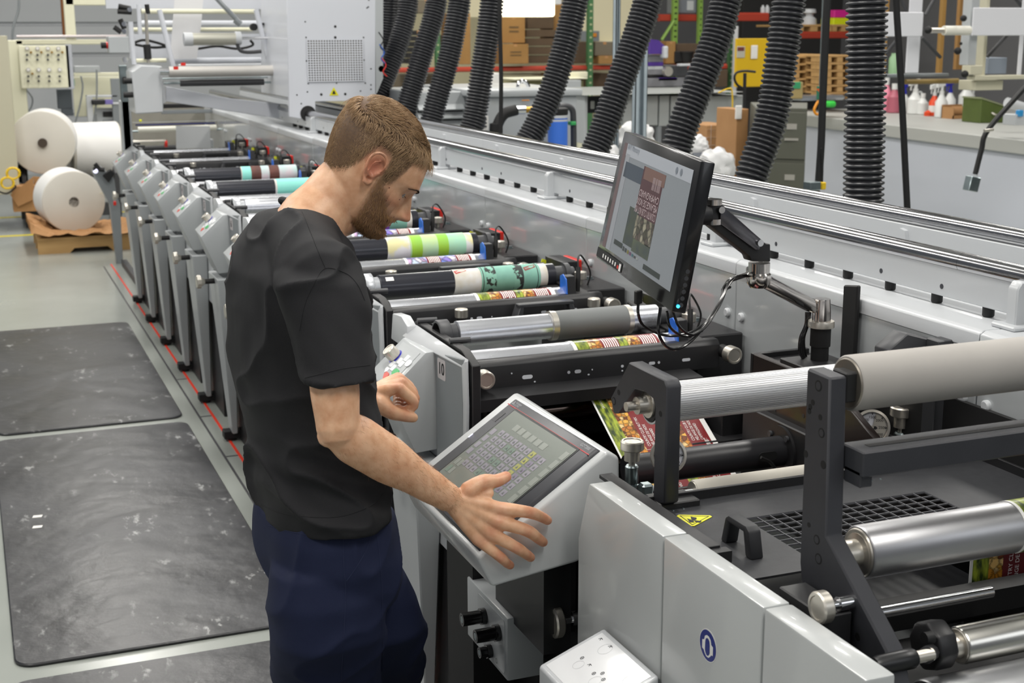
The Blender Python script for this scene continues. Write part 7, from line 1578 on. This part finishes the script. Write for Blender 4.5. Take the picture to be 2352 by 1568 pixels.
# hands
KN = []
def finger(pts, rad, nail=None, dorsal=None):
    limb(hb_, pts, [r*1.2 for r in rad], n=16, sub=4)
    for p in pts[:-1]: KN.append(p)
YP = 2.2185
def rh(px, py, y): return Uy(px, py, y)
mcp = [rh(1150, 1168, 2.212), rh(1141, 1197, 2.208), rh(1124, 1223, 2.210), rh(1100, 1240, 2.217)]
fing = [([mcp[0], rh(1214, 1176, 2.200), rh(1244, 1187, 2.214), rh(1258, 1195, 2.2245)], [.0112, .0096, .0084, .0076]),
        ([mcp[1], rh(1208, 1217, 2.196), rh(1236, 1236, 2.212), rh(1248, 1245, 2.2245)], [.0114, .0098, .0086, .0078]),
        ([mcp[2], rh(1184, 1256, 2.198), rh(1208, 1272, 2.213), rh(1219, 1280, 2.2245)], [.0108, .0093, .0082, .0076]),
        ([mcp[3], rh(1147, 1277, 2.205), rh(1162, 1291, 2.216), rh(1172, 1298, 2.2255)], [.0098, .0084, .0076, .0071])]
for p, r in fing: finger(p, r)
thumb = [rh(1075, 1128, 2.235), rh(1108, 1107, 2.235), rh(1140, 1104, 2.240), rh(1163, 1094, 2.248)]
finger(thumb, [.0150, .0122, .0105, .0090])
for i, m_ in enumerate(mcp): limb(hb_, [WR.lerp(m_, -.02)+V((0, .004, 0)), WR.lerp(m_, .55)+V((0, .003, 0)), m_], [.0175, .0155, .0128], n=18)
for i in range(3): limb(hb_, [WR.lerp(mcp[i], .5).lerp(WR.lerp(mcp[i+1], .5), .5)+V((0, .006, 0)), mcp[i].lerp(mcp[i+1], .5)+V((0, .006, 0))], [.015, .0095], n=14)
limb(hb_, [WR.lerp(mcp[0], .3)+V((0, .006, 0)), thumb[1].lerp(mcp[0], .45)+V((0, .006, 0))], [.016, .0095], n=14)
for i, m_ in enumerate(mcp): limb(hb_, [WR.lerp(m_, .45)+V((0, -.0105, 0)), m_+V((0, -.0045, .0005))], [.0022, .0062], n=10)   # extensor tendons and knuckles
# left hand, half closed
L0 = 2.80
WL = Uy(850, 905, L0+.01); EL = Uy(790, 1010, L0+.02)
limb(hb_, [SLf, Uy(770, 840, L0), EL], [.048, .042, .038]); limb(hb_, [EL, EL.lerp(WL, .5), WL], [.040, .034, .0275], flat=(V((0, 1, 0)), .85))
lm = [Uy(915, 891, L0-.012), Uy(921, 879, L0+.008), Uy(919, 870, L0+.028), Uy(915, 866, L0+.046)]
lp = [Uy(951, 925, L0-.016), Uy(953, 915, L0+.004), Uy(950, 903, L0+.022), Uy(945, 893, L0+.038)]
ld_ = [Uy(930, 943, L0-.010), Uy(932, 935, L0+.008), Uy(930, 926, L0+.024), Uy(926, 915, L0+.038)]
lt = [Uy(912, 937, L0+.004), Uy(912, 930, L0+.018), Uy(911, 921, L0+.030), Uy(910, 912, L0+.042)]
for i in range(4):
    r = [.0112, .0112, .0106, .0098][i]; finger([lm[i], lp[i], ld_[i], lt[i]], [r, r*.9, r*.8, r*.75])
    limb(hb_, [WL, WL.lerp(lm[i], .55), lm[i]], [.018, .0155, .0122], n=18)
finger([Uy(868, 925, L0-.012), Uy(897, 945, L0-.022), Uy(928, 955, L0-.026), Uy(950, 959, L0-.024)], [.0170, .0140, .0108, .0094])
limb(hb_, [WL, Uy(880, 925, L0-.008), Uy(893, 930, L0-.004)], [.022, .018, .012], n=18)
skin_me = fuse(hb_, .0024, 5, .5)
# colour zones of the skin: reddish knuckles, ears, lips; stubble shade
KNs = KN; nv = len(skin_me.vertices)
lipc = hp(9.4, 0, -6.3)
import numpy as np
co = np.empty(nv*3, 'f'); skin_me.vertices.foreach_get('co', co); co = co.reshape(-1, 3)
redv = np.zeros(nv, 'f'); stub = np.zeros(nv, 'f'); lipv = np.zeros(nv, 'f')
for k in KNs: redv = np.maximum(redv, .75*np.exp(-(((co-np.array(k))**2).sum(1))/.013**2))
for p in fing+[(thumb, 0)]: redv = np.maximum(redv, .8*np.exp(-(((co-np.array(p[0][-1]))**2).sum(1))/.014**2))
rel = (co-np.array(HO))/SCL; hx, hy, hv = rel@np.array(HF), rel@np.array(HL), rel@np.array(HU)
inh = (hv > -13) & (hv < 14) & (np.abs(hx) < 14) & (np.abs(hy) < 10)
redv = np.maximum(redv, np.where(inh, .8*np.exp(-((hx+.2)/2.2)**2-((hv-.8)/3.2)**2)*(np.abs(hy) > 7.3), 0)); redv = np.maximum(redv, np.where(inh, .45*np.exp(-((hx-11)/1.2)**2-((hv+3.8)/1.2)**2), 0))
redv = np.maximum(redv, np.where(inh, .3*np.exp(-((hx-6.2)/2)**2-((hv+2.6)/1.6)**2), 0))
lipv = np.where(inh & (hx > 7.6), np.exp(-(hy/2.3)**4)*(np.exp(-((hv+5.85)/.38)**2)+np.exp(-((hv+6.85)/.42)**2)), 0).astype('f')
XH = [(-12, -4.6), (-9, -4.9), (-6.5, -4.2), (-4.2, -2.4), (-3.2, 0), (-2.6, 2.6), (-1.6, 4.3), (0, 4.6), (1.5, 4.0), (1.9, 1.0), (2.2, -1.0), (3.6, -.6), (4.4, 1.6), (5.0, 3.6), (5.6, 6.6), (7.0, 7.6), (12, 8.0)]
def hl(x):
    for (a, p), (b, q) in zip(XH, XH[1:]):
        if a <= x <= b: return p+(q-p)*(x-a)/(b-a)
    return 8
CL = [(1.4, .3), (2.6, -.4), (4.6, -2.4), (6.3, -4.1), (7.6, -5.0), (9.5, -5.0), (14, -5.2)]
def beardtop(x):
    if x < 1.4: return -99
    for (a, p), (b, q) in zip(CL, CL[1:]):
        if a <= x <= b: return p+(q-p)*(x-a)/(b-a)
    return -5
vh = np.vectorize(hl); vb = np.vectorize(beardtop)
stub = np.where(inh, 1/(1+np.exp(-(hv-vh(hx))*2.2)), 0); rear = 1/(1+np.exp(-(hx-(1.6-.12*(hv+2)))*2.5))
bd_ = np.where(inh & (hv > -12.5), rear/(1+np.exp((hv-vb(hx))*3)), 0)*(1-np.clip(lipv*1.3, 0, 1)); stub = np.maximum(stub, bd_*.85).astype('f')
for nm, arr in (('redness', redv), ('stubble', stub), ('lips', lipv)):
    a = skin_me.attributes.new(nm, 'FLOAT', 'POINT'); a.data.foreach_set('value', np.ascontiguousarray(arr, 'f'))
sk = bpy.data.materials.new('skin'); sk.use_nodes = True; nt = sk.node_tree; N = nt.nodes; L = nt.links; b = N['Principled BSDF']
b.inputs['Roughness'].default_value = .42; b.inputs['Subsurface Weight'].default_value = .12; b.inputs['Subsurface Radius'].default_value = (1, .35, .2); b.inputs['Subsurface Scale'].default_value = .006
tc = N.new('ShaderNodeTexCoord'); n1 = N.new('ShaderNodeTexNoise'); n1.inputs['Scale'].default_value = 45; n1.inputs['Detail'].default_value = 5
cr_ = N.new('ShaderNodeValToRGB'); cr_.color_ramp.elements[0].color = lin('d09a75'); cr_.color_ramp.elements[1].color = lin('e8bb97'); cr_.color_ramp.elements[0].position = .3; cr_.color_ramp.elements[1].position = .7
L.new(tc.outputs['Object'], n1.inputs['Vector']); L.new(n1.outputs[0], cr_.inputs[0]); last = cr_.outputs[0]
for nm, colr, k in (('redness', 'b4503f', .78), ('stubble', '5a4030', .85), ('lips', 'a85a52', .8)):
    at = N.new('ShaderNodeAttribute'); at.attribute_name = nm; mu = N.new('ShaderNodeMath'); mu.operation = 'MULTIPLY'; mu.inputs[1].default_value = k; L.new(at.outputs['Fac'], mu.inputs[0])
    mx = N.new('ShaderNodeMixRGB'); mx.inputs[2].default_value = lin(colr); L.new(mu.outputs[0], mx.inputs[0]); L.new(last, mx.inputs[1]); last = mx.outputs[0]
L.new(last, b.inputs['Base Color'])
v1_ = N.new('ShaderNodeTexNoise'); v1_.inputs['Scale'].default_value = 260; bp = N.new('ShaderNodeBump'); bp.inputs['Strength'].default_value = .12; bp.inputs['Distance'].default_value = .002
L.new(tc.outputs['Object'], v1_.inputs['Vector']); L.new(v1_.outputs[0], bp.inputs['Height']); L.new(bp.outputs[0], b.inputs['Normal'])
body = link(skin_me, 'body', sk)
# nails
nailm = mat('finger nail', 'cf9f92', .25, coat=.3)
def nail(tip, prev, dors, w, l):
    d = (tip-prev).normalized(); n_ = (V(dors)-d*V(dors).dot(d)).normalized(); s = d.cross(n_); mb = MB(); c = tip+n_*.0062-d*.001; g = []
    for i in range(5):
        for j in range(5):
            u, v_ = (i/4-.5)*2, (j/4-.5)*2; rr = 1-.12*abs(u)*abs(v_); g.append(mb.b.verts.new(c+s*u*w*rr+d*v_*l*rr+n_*(-.0022*u*u)))
    for i in range(4):
        for j in range(4): mb.b.faces.new((g[i*5+j], g[i*5+j+1], g[(i+1)*5+j+1], g[(i+1)*5+j]))
    mb.done('finger_nail', nailm, man)
for (p, r) in fing: nail(p[3], p[2], (.15, -1, .25), .0052, .0056)
nail(thumb[3], thumb[2], (-.1, -.6, .8), .0062, .0066)
nail(Uy(950, 959, L0-.026), Uy(928, 955, L0-.026), (0, -1, .35), .0058, .0062)
# eyes, brows, lashes
eyew = mat('eye white', '9c9692', .15, coat=.6); iris = mat('iris', '4c5a66', .15, coat=.6); brown_ = mat('eyebrow hair', '4f3626', .6)
for sd_ in (-1, 1):
    c = hp(6.75, 3.05*sd_, -.40); mb = MB(); bmesh.ops.create_uvsphere(mb.b, u_segments=24, v_segments=16, radius=.0118); bmesh.ops.translate(mb.b, verts=mb.b.verts, vec=c); ey_ = mb.done('eye', eyew, man)
    d = (HF*.80-HU*.55+HL*sd_*.08).normalized(); mb = MB(); mb.lathe(c+d*.0098, c+d, [(0, .0052), (.0012, .0048), (.0022, .0025), (.0024, 0)], 20); mb.done('iris', iris, ey_)
    mb = MB(); mb.lathe(c+d*.0118, c+d, [(0, .002), (.0005, .0015), (.0007, 0)], 14); mb.done('pupil', gblk, ey_)
# ---- hair strands
def surf(th, v):
    p = V(head(th, v)); a = V(head(th+.03, v)); c = V(head(th, v-.2)); n_ = (a-p).cross(c-p); n_.normalize()
    if n_.dot(V((p.x+.5, p.y, (p.z-2)*.6))) < 0: n_ = -n_
    return p, n_
def strand(mb, pts, r0):
    n_ = len(pts); prev = None
    for i, p in enumerate(pts):
        d = (pts[min(i+1, n_-1)]-pts[max(i-1, 0)]).normalized(); e = d.orthogonal().normalized(); g = d.cross(e); r = r0*(1-.8*(i/(n_-1))**2)
        R3 = [mb.b.verts.new(p+(e*cos(2.094*k)+g*sin(2.094*k))*r) for k in range(3)]
        if prev:
            for k in range(3): mb.b.faces.new((prev[k], R3[k], R3[(k+1) % 3], prev[(k+1) % 3]))
        prev = R3
RR = random.Random(11)
hm_ = [mat('hair light', 'b39470', .42, nz=(300, '9a7b58', .3)), mat('hair mid', '8a6a4a', .42), mat('hair dark', '5f452f', .45)]
hmb = MB(); cnt = 0; mats_i = []
def flow(p, n_):
    """combing direction on the head in head coordinates"""
    x, y, v = p; top = max(0, min(1, (v-7.0)/2.5)) if x > -8 else 0
    side = V((-.25 if x > 0 else -.35, 0, -1)); fwd = V((1, (.35 if y < 0 else .15), .15))
    d = fwd*top+side*(1-top)*1.0+V((.55, 0, 0))*(1-top)*(1 if x < -2 else .1)
    d = d-n_*d.dot(n_); return d.normalized()
N_HAIR = 12500
tries = 0
while cnt < N_HAIR and tries < 60000:
    tries += 1
    v = RR.uniform(-5.2, 12) if RR.random() > .10 else RR.uniform(11.0, 12); th = RR.uniform(-pi, pi); xf, xb, w = tab(v)
    if v < 11 and RR.random() > max(.25, (w/7.6)): continue
    p, n_ = surf(th, v)
    h_ = hl(p.x)
    edge = v-h_
    if edge < RR.uniform(-.25, .5): continue
    if abs(p.y) > 6.6 and -2.3 < p.x < 1.5 and v < 4.2: continue
    top = max(0, min(1, (v-6.2)/3.0)) if p.x > -8.5 else max(0, min(1, (v-8)/3))
    front = max(0, min(1, (p.x-3)/4))*top
    ln = (.55+1.1*min(1, max(0, edge)/4))*(1-top)+top*RR.uniform(2.6, 4.2)+front*1.2
    ln *= RR.uniform(.75, 1.15); lift = .14*(1-top)+.40*top+front*.15
    cE = V((-1.2, 0, 2)); RHO = lambda q_: math.sqrt(((q_.x+1.2)/9.6)**2+(q_.y/7.6)**2+((q_.z-2)/10)**2); rho0 = RHO(p)
    pts = []; q = p.copy(); nn = n_.copy(); j_ = V((RR.gauss(0, .16), RR.gauss(0, .22), RR.gauss(0, .12)))
    segs = 5 if top > .3 else 3; cl = RR.uniform(0, 6.28); clump = noise.noise_vector(V((p.x*.8, p.y*.8, v*.8)))*.75
    for s in range(segs+1):
        t = s/segs
        h = .10+(.95*math.sin(min(1, t*1.3)*pi/2))*(lift*2.3) if top > .3 else .06+t*lift*2.2
        pts.append(hp(*(q+nn*h)))
        d = (flow(q, nn)+j_+clump*(.35+.45*top)).normalized(); st_ = ln/segs; q = q+d*st_
        # stay on the skull: pull to the ellipsoid surface while above the hairline
        if top > .3 and q.x < 7.9 or top <= .3:
            cx_ = -.6; vv = max(-11, min(12, q.z)); xf, xb, w = tab(vv); ax_ = (xf-cx_) if q.x > cx_ else (cx_-xb)
            rho = math.sqrt(((q.x-cx_)/max(ax_, .1))**2+(q.y/max(w, .1))**2)
            if top > .3 or q.z > 7: q = cE+(q-cE)*((rho0+(1.0-rho0)*.8*t)/RHO(q))
            elif rho > .01:
                k = 1/rho if abs(1/rho-1) < .25 else 1; q = V((cx_+(q.x-cx_)*k, q.y*k, q.z))
            nn = V(((q.x+1.2)/92, q.y/58, (q.z-2)/100)).normalized()
        else:
            q = q+V((0, 0, -.35*t))
    f0 = len(hmb.b.faces); strand(hmb, pts, .00046 if top > .3 else .00036)
    mi = 0 if (top > .4 and RR.random() < .62) else (1 if RR.random() < .62 else 2)
    mats_i.append((f0, mi)); cnt += 1
hmb.b.faces.ensure_lookup_table(); k = 0
fl = list(hmb.b.faces)
for (a, mi), nx_ in zip(mats_i, mats_i[1:]+[(len(fl), 0)]):
    for f in fl[a:nx_[0]]: f.material_index = mi
me = bpy.data.meshes.new('hair'); hmb.b.to_mesh(me); hmb.b.free(); ho_ = link(me, 'hair', hm_[0]); [me.materials.append(m) for m in hm_[1:]]
tag(ho_, 'short light brown hair, longer on top with a loose fringe')
# hair base, a thin cap under the strands
cb_ = MB(); Rw = []
for j in range(34):
    v = 12.2-.52*j; row = []
    for k in range(72):
        th = 2*pi*k/72; vv = min(v, 12.0); p, n_ = surf(th, max(vv, -5)); e = vv-hl(p.x); top = max(0, min(1, (vv-6.2)/3.0)) if p.x > -8.5 else 0
        off = -.35 if e < .1 else min(1, e/1.6)*(.05+top*.22)+max(0, vv-10.9)*.25
        if abs(p.y) > 6.6 and -2.3 < p.x < 1.5 and vv < 4.2: off = -.4
        row.append(cb_.b.verts.new(hp(*(p+n_*off+V((0, 0, .15*top))))))
    Rw.append(row)
for A, B in zip(Rw, Rw[1:]):
    for k in range(72): cb_.b.faces.new((A[k], B[k], B[(k+1) % 72], A[(k+1) % 72]))
cb_.b.faces.new(Rw[0][::-1])
me = bpy.data.meshes.new('hair_base'); cb_.b.to_mesh(me); cb_.b.free(); link(me, 'hair_base', mat('hair base', '6a5038', .6, nz=(160, '4e3826', .25), stretch=(1, 1, 1)))
# beard, eyebrows, arm hair
bm_ = MB(); cnt = 0; tries = 0; idx = []
while cnt < 5200 and tries < 60000:
    tries += 1; v = RR.uniform(-11.1, .2); th = RR.uniform(-2.0, 2.0)
    p, n_ = surf(th, v)
    if v > beardtop(p.x)-RR.uniform(-.15, .45) or p.x < 1.6-.12*(v+2)+RR.uniform(-.3, .5): continue
    if abs(p.y) < 2.9 and -7.3 < v < -5.5 and p.x > 7.0: continue
    if p.x > 7.8 and abs(p.y) < 1.2 and v > -5.3: continue
    d = V((.25, 0, -1))+V((RR.gauss(0, .25), RR.gauss(0, .25), 0)); d = (d-n_*d.dot(n_)).normalized(); ln = RR.uniform(.35, .75); pts = [hp(*(p+d*ln*t+n_*(.03+.34*t*ln/.6))) for t in (0, .5, 1)]
    f0 = len(bm_.b.faces); strand(bm_, pts, .00030); idx.append((f0, RR.choice([0, 1, 1, 1, 2]))); cnt += 1
fl = list(bm_.b.faces)
for (a, mi), nx_ in zip(idx, idx[1:]+[(len(fl), 0)]):
    for f in fl[a:nx_[0]]: f.material_index = mi
bm_d = [mat('beard light', 'a07a52', .45), mat('beard mid', '6f4f36', .5), mat('beard dark', '463122', .5)]
me = bpy.data.meshes.new('beard'); bm_.b.to_mesh(me); bm_.b.free(); o = link(me, 'beard', bm_d[0]); [me.materials.append(m) for m in bm_d[1:]]
for sd_ in (-1, 1):
    mb = MB()
    for k in range(420):
        t = RR.random(); yy = 1.0+4.0*t; v = 1.15+.75*sin(pi*min(1, t*.8))+RR.gauss(0, .13)*(1.1-t)-.5*t*t; th = math.asin(max(-1, min(1, (yy/7.4)**1.12)))*sd_
        p, n_ = surf(th, v); d = V((0, sd_, .12-.35*t)); d = (d-n_*d.dot(n_)).normalized(); strand(mb, [hp(*(p+d*q_*.55+n_*(.03+.10*q_))) for q_ in (0, .5, 1)], .00044)
    mb.done('eyebrow', brown_, man)
    mb = MB()
    for k in range(26):
        yy = 2.2+2.0*k/25; th = math.asin((yy/7.3)**1.12)*sd_; p, n_ = surf(th, -.50); strand(mb, [hp(*(p+n_*.02)), hp(*(p+n_*.35+V((0, 0, -.28)))), hp(*(p+n_*.6+V((0, 0, -.35))))], .00022)
    mb.done('eyelashes', mat('beard dark', '463122', .5), man)
mb = MB()
for k in range(900):
    t = RR.uniform(.05, 1.12); a = RR.uniform(-2.2, 1.2); c = ER.lerp(WR, t); r = interp(-t, [(-0, .040), (-.4, .042), (-.75, .031), (-1, .0262), (-1.15, .022)]) if 0 else (.0415 if t < .4 else .0415-(t-.4)*.0255)
    dd = dfa.normalized(); e = V((0, -1, 0)); e = (e-dd*e.dot(dd)).normalized(); g = dd.cross(e)
    rad_ = (e*cos(a)*.86+g*sin(a)); p = c+rad_*r; d = (dd*.7+V((RR.gauss(0, .3), RR.gauss(0, .3), RR.gauss(-.35, .3)))).normalized(); l = RR.uniform(.006, .013)
    strand(mb, [p, p+d*l*.5+rad_*.0012, p+d*l+rad_*.0020], .00013)
mb.done('arm_hair', mat('arm hair', '8a5f38', .5), man, kind='stuff')
# moles
for x, y, v in ((5.0, -6.6, -3.0), (8.6, -2.4, -4.9), (7.4, -4.9, -1.5), (4.0, -7.0, -.7)):
    th = -math.acos(max(-1, min(1, (x+.6)/10))); p, n_ = surf(th, v); mb = MB(); c = hp(*p); q = hp(*(p+n_)); dd = (q-c).normalized(); mb.lathe(c-dd*.0005, c+dd, [(0, .0016), (.0009, .0011), (.0012, 0)], 10); mb.done('mole', mat('mole', '6e3e2c', .5), man)

# ---- t-shirt
BH = radians(6); bf_ = V((cos(BH), sin(BH), 0)); blt = V((sin(BH), -cos(BH), 0))          # forward, towards the camera
tm_ = MB(); YC = 2.52
LV = [((650, 464), (774, 546), .080), ((614, 473), (792, 562), .122), ((572, 500), (812, 590), .172), ((540, 548), (830, 628), .197), ((523, 610), (840, 668), .202), ((516, 690), (843, 722), .196), ((524, 800), (848, 806), .184), ((543, 900), (856, 900), .176), ((569, 1000), (868, 1000), .172), ((579, 1080), (878, 1076), .174), ((588, 1140), (884, 1122), .180), ((600, 1180), (885, 1150), .183)]
rs = []
for pl_, pr_, lb_ in LV:
    dpt = 2.56; A_, B_ = Ud(*pl_, dpt), Ud(*pr_, dpt); c = (A_+B_)/2; hw = math.hypot(B_.x-A_.x, B_.y-A_.y)/2; ph = BH+radians(17)
    a_ = math.sqrt(max(hw*hw-(lb_*sin(ph))**2, .0012))/cos(ph); rs.append((c, bf_*a_+V((0, 0, (B_.z-A_.z)/2*(a_/hw if hw > .01 else 1))), blt*lb_))
rings(tm_, rs, 56, 2.25)
limb(tm_, [Ud(690, 560, 2.50), SR+V((-.004, .012, .006))], [.070, .066], n=32); limb(tm_, [Ud(700, 560, 2.60), SLf+V((0, -.02, 0))], [.070, .066], n=32)
CU_ = Ud(780, 872, 2.325); dS = (CU_-SR)
def sring(t, a, b, sk_=0): c = SR+dS*t; d = dS.normalized(); f = (d.cross(blt)).normalized(); return (c+f*sk_, f*a-d*sk_*.0, blt*b)
rings(tm_, [sring(-.22, .040, .035), sring(-.12, .066, .055), sring(.02, .078, .064), sring(.25, .074, .062), sring(.55, .066, .058), sring(.85, .061, .056), sring(1.0, .0605, .056)], 40)
CL_ = Ud(800, 850, 2.86); dL = CL_-SLf
rings(tm_, [(SLf+dL*t, bf_*r_, blt*r_*.85) for t, r_ in ((-.15, .045), (.0, .07), (.4, .068), (1, .060))], 32)
sh_me = fuse(tm_, .0045, 10, .5)
co = np.empty(len(sh_me.vertices)*3, 'f'); sh_me.vertices.foreach_get('co', co); co = co.reshape(-1, 3).astype('d'); no = np.empty(len(co)*3, 'f'); sh_me.vertices.foreach_get('normal', no); no = no.reshape(-1, 3)
arm_p = np.array(Ud(745, 760, 2.38)); out = np.zeros(len(co))
ap = np.array(Ud(700, 720, 2.42)); cuff = np.array(CU_); mid = np.array(Ud(720, 1110, 2.5))
dSn = np.array(dS.normalized())
for i, p in enumerate(co):
    q = V(p); w = .55+.9*math.exp(-((p-ap)**2).sum()/.14**2)+.8*math.exp(-((p[2]-1.06)/.07)**2)
    r1 = 1-abs(noise.noise(V((q.x*9+q.z*9, q.y*7, q.z*4.5-q.x*6)))*2.1); r2 = noise.noise(V((q.x*26+q.z*14, q.y*22, q.z*13)))
    f3 = math.exp(-((p[2]-1.05)/.10)**2)*(1-abs(noise.noise(V((q.x*3, q.y*5, q.z*22+q.x*9)))*2.4))
    out[i] = (r1**3*.0125+r2*.0022)*w+f3*.006
    # collar hole
co += no*(out[:, None]-.002)
sh_me.vertices.foreach_set('co', co.astype('f').ravel()); sh_me.update()
shm = mat('black cotton', '141418', .75, bump=.25, bscale=1400, spec=.4, nz=(5, '18181b', .3)); link(sh_me, 't_shirt', shm)
# collar band, seams, hems
lt_ = lat
def ringpath(c, a, b, n=48): return [c+a*cos(2*pi*k/n)+b*sin(2*pi*k/n) for k in range(n+1)]
cc1 = Ud(713, 500, 2.555); ca = (Ud(772, 546, 2.55)-Ud(650, 464, 2.56))/2
mb = MB(); mb.tube([c for c in ringpath(cc1, ca*.975, lt_*.080)], .0065, 10); mb.done('collar', shm, man)
# ---- trousers
tr_ = MB()
rings(tr_, [(Ud(740, 1150, 2.57), bf_*.115, blt*.165), (Ud(744, 1195, 2.57), bf_*.118, blt*.172), (Ud(752, 1250, 2.58), bf_*.122, blt*.178), (Ud(762, 1300, 2.60), bf_*.120, blt*.178), (Ud(770, 1340, 2.62), bf_*.105, blt*.165)], 48, 2.3)
kn = U(752, 1568, y=2.44); fn_ = U(745, 1568, y=2.44)
rings(tr_, [(Ud(752, 1290, 2.50), bf_*.105, blt*.085), (Ud(753, 1360, 2.50), bf_*.106, blt*.092), (Ud(752, 1450, 2.52), bf_*.103, blt*.092), (kn, bf_*.100, blt*.090), (V((kn.x-.01, kn.y, .40)), bf_*.085, blt*.082), (V((kn.x-.03, kn.y, .10)), bf_*.078, blt*.075), (V((kn.x-.03, kn.y, .075)), bf_*.078, blt*.075)], 40, 2.3)
k2 = U(868, 1568, y=2.66)
rings(tr_, [(Ud(800, 1290, 2.66), bf_*.095, blt*.085), (Ud(838, 1370, 2.68), bf_*.100, blt*.088), (Ud(862, 1440, 2.70), bf_*.098, blt*.088), (k2, bf_*.092, blt*.088), (V((k2.x-.03, k2.y, .40)), bf_*.082, blt*.082), (V((k2.x-.07, k2.y, .10)), bf_*.076, blt*.074), (V((k2.x-.07, k2.y, .075)), bf_*.076, blt*.074)], 40, 2.3)
tr_me = fuse(tr_, .0055, 9, .5)
co = np.empty(len(tr_me.vertices)*3, 'f'); tr_me.vertices.foreach_get('co', co); co = co.reshape(-1, 3).astype('d'); no = np.empty(len(co)*3, 'f'); tr_me.vertices.foreach_get('normal', no); no = no.reshape(-1, 3)
for i, p in enumerate(co):
    q = V(p); r1 = 1-abs(noise.noise(V((q.x*7-q.z*5, q.y*6, q.z*3+q.x*5+7)))*2.1); co[i] += no[i]*(r1**3*.008+noise.noise(q*18)*.0015)
tr_me.vertices.foreach_set('co', co.astype('f').ravel()); tr_me.update()
trm_ = mat('navy twill', '151c36', .8, bump=.2, bscale=1500, spec=.3, nz=(4, '18203d', .3)); trs = link(tr_me, 'trousers', trm_)
from mathutils.bvhtree import BVHTree
def seam(name, me, par, m, pts, r=.0007):
    """stitching that lies on a garment: the points are found on the garment's own surface"""
    T = BVHTree.FromPolygons([v.co for v in me.vertices], [tuple(p.vertices) for p in me.polygons]); out = []
    for p in spline([V((a, b_, 0)) for a, b_ in pts], 6):
        d = ray(p.x, p.y).normalized(); h = T.ray_cast(CP-MO, d)
        if h[0]: out.append(h[0]+MO+h[1]*.0001)
    if len(out) > 2: mb = MB(); mb.tube(out, r, 6); mb.done(name, m, par)
tsh = bpy.data.objects['t_shirt']; sm_ = mat('black stitching', '151518', .9); sn_ = mat('navy stitching', '1a2240', .9)
for nm, pts in (('shoulder_seam', ((694, 486), (712, 530), (732, 580), (748, 616))), ('sleeve_seam', ((838, 690), (822, 655), (795, 628), (748, 616), (722, 650), (700, 700), (688, 760))), ('hem_stitch', ((598, 1158), (640, 1176), (700, 1186), (780, 1186), (850, 1162), (884, 1130))), ('cuff_stitch', ((700, 868), (740, 858), (790, 846), (850, 838)))): seam(nm, sh_me, tsh, sm_, pts)
for nm, pts in (('side_seam', ((788, 1208), (790, 1300), (794, 1360), (790, 1450), (784, 1560))), ('front_pocket', ((852, 1196), (846, 1250), (820, 1300), (796, 1334))), ('back_pocket', ((616, 1206), (660, 1219), (700, 1227), (737, 1231), (738, 1216))), ('crease', ((862, 1200), (872, 1280), (877, 1350), (878, 1450), (878, 1560)))): seam(nm, tr_me, trs, sn_, pts)
for sd_, kx in ((0, kn), (1, k2)):
    x0 = kx.x-(.03 if sd_ == 0 else .07); mb = MB(); f = bf_
    rings(mb, [(V((x0, kx.y, .012))+f*o, f*.0001+V((0, 0, h)), blt*w) for o, h, w in ((-.09, .03, .02), (-.08, .075, .036), (-.02, .095, .042), (.06, .085, .044), (.12, .055, .047), (.17, .042, .044), (.20, .025, .025))], 24)
    for v in mb.b.verts: v.co.z = max(v.co.z, .013)
    mb.done('shoe', mat('black shoe', '141416', .5), man)
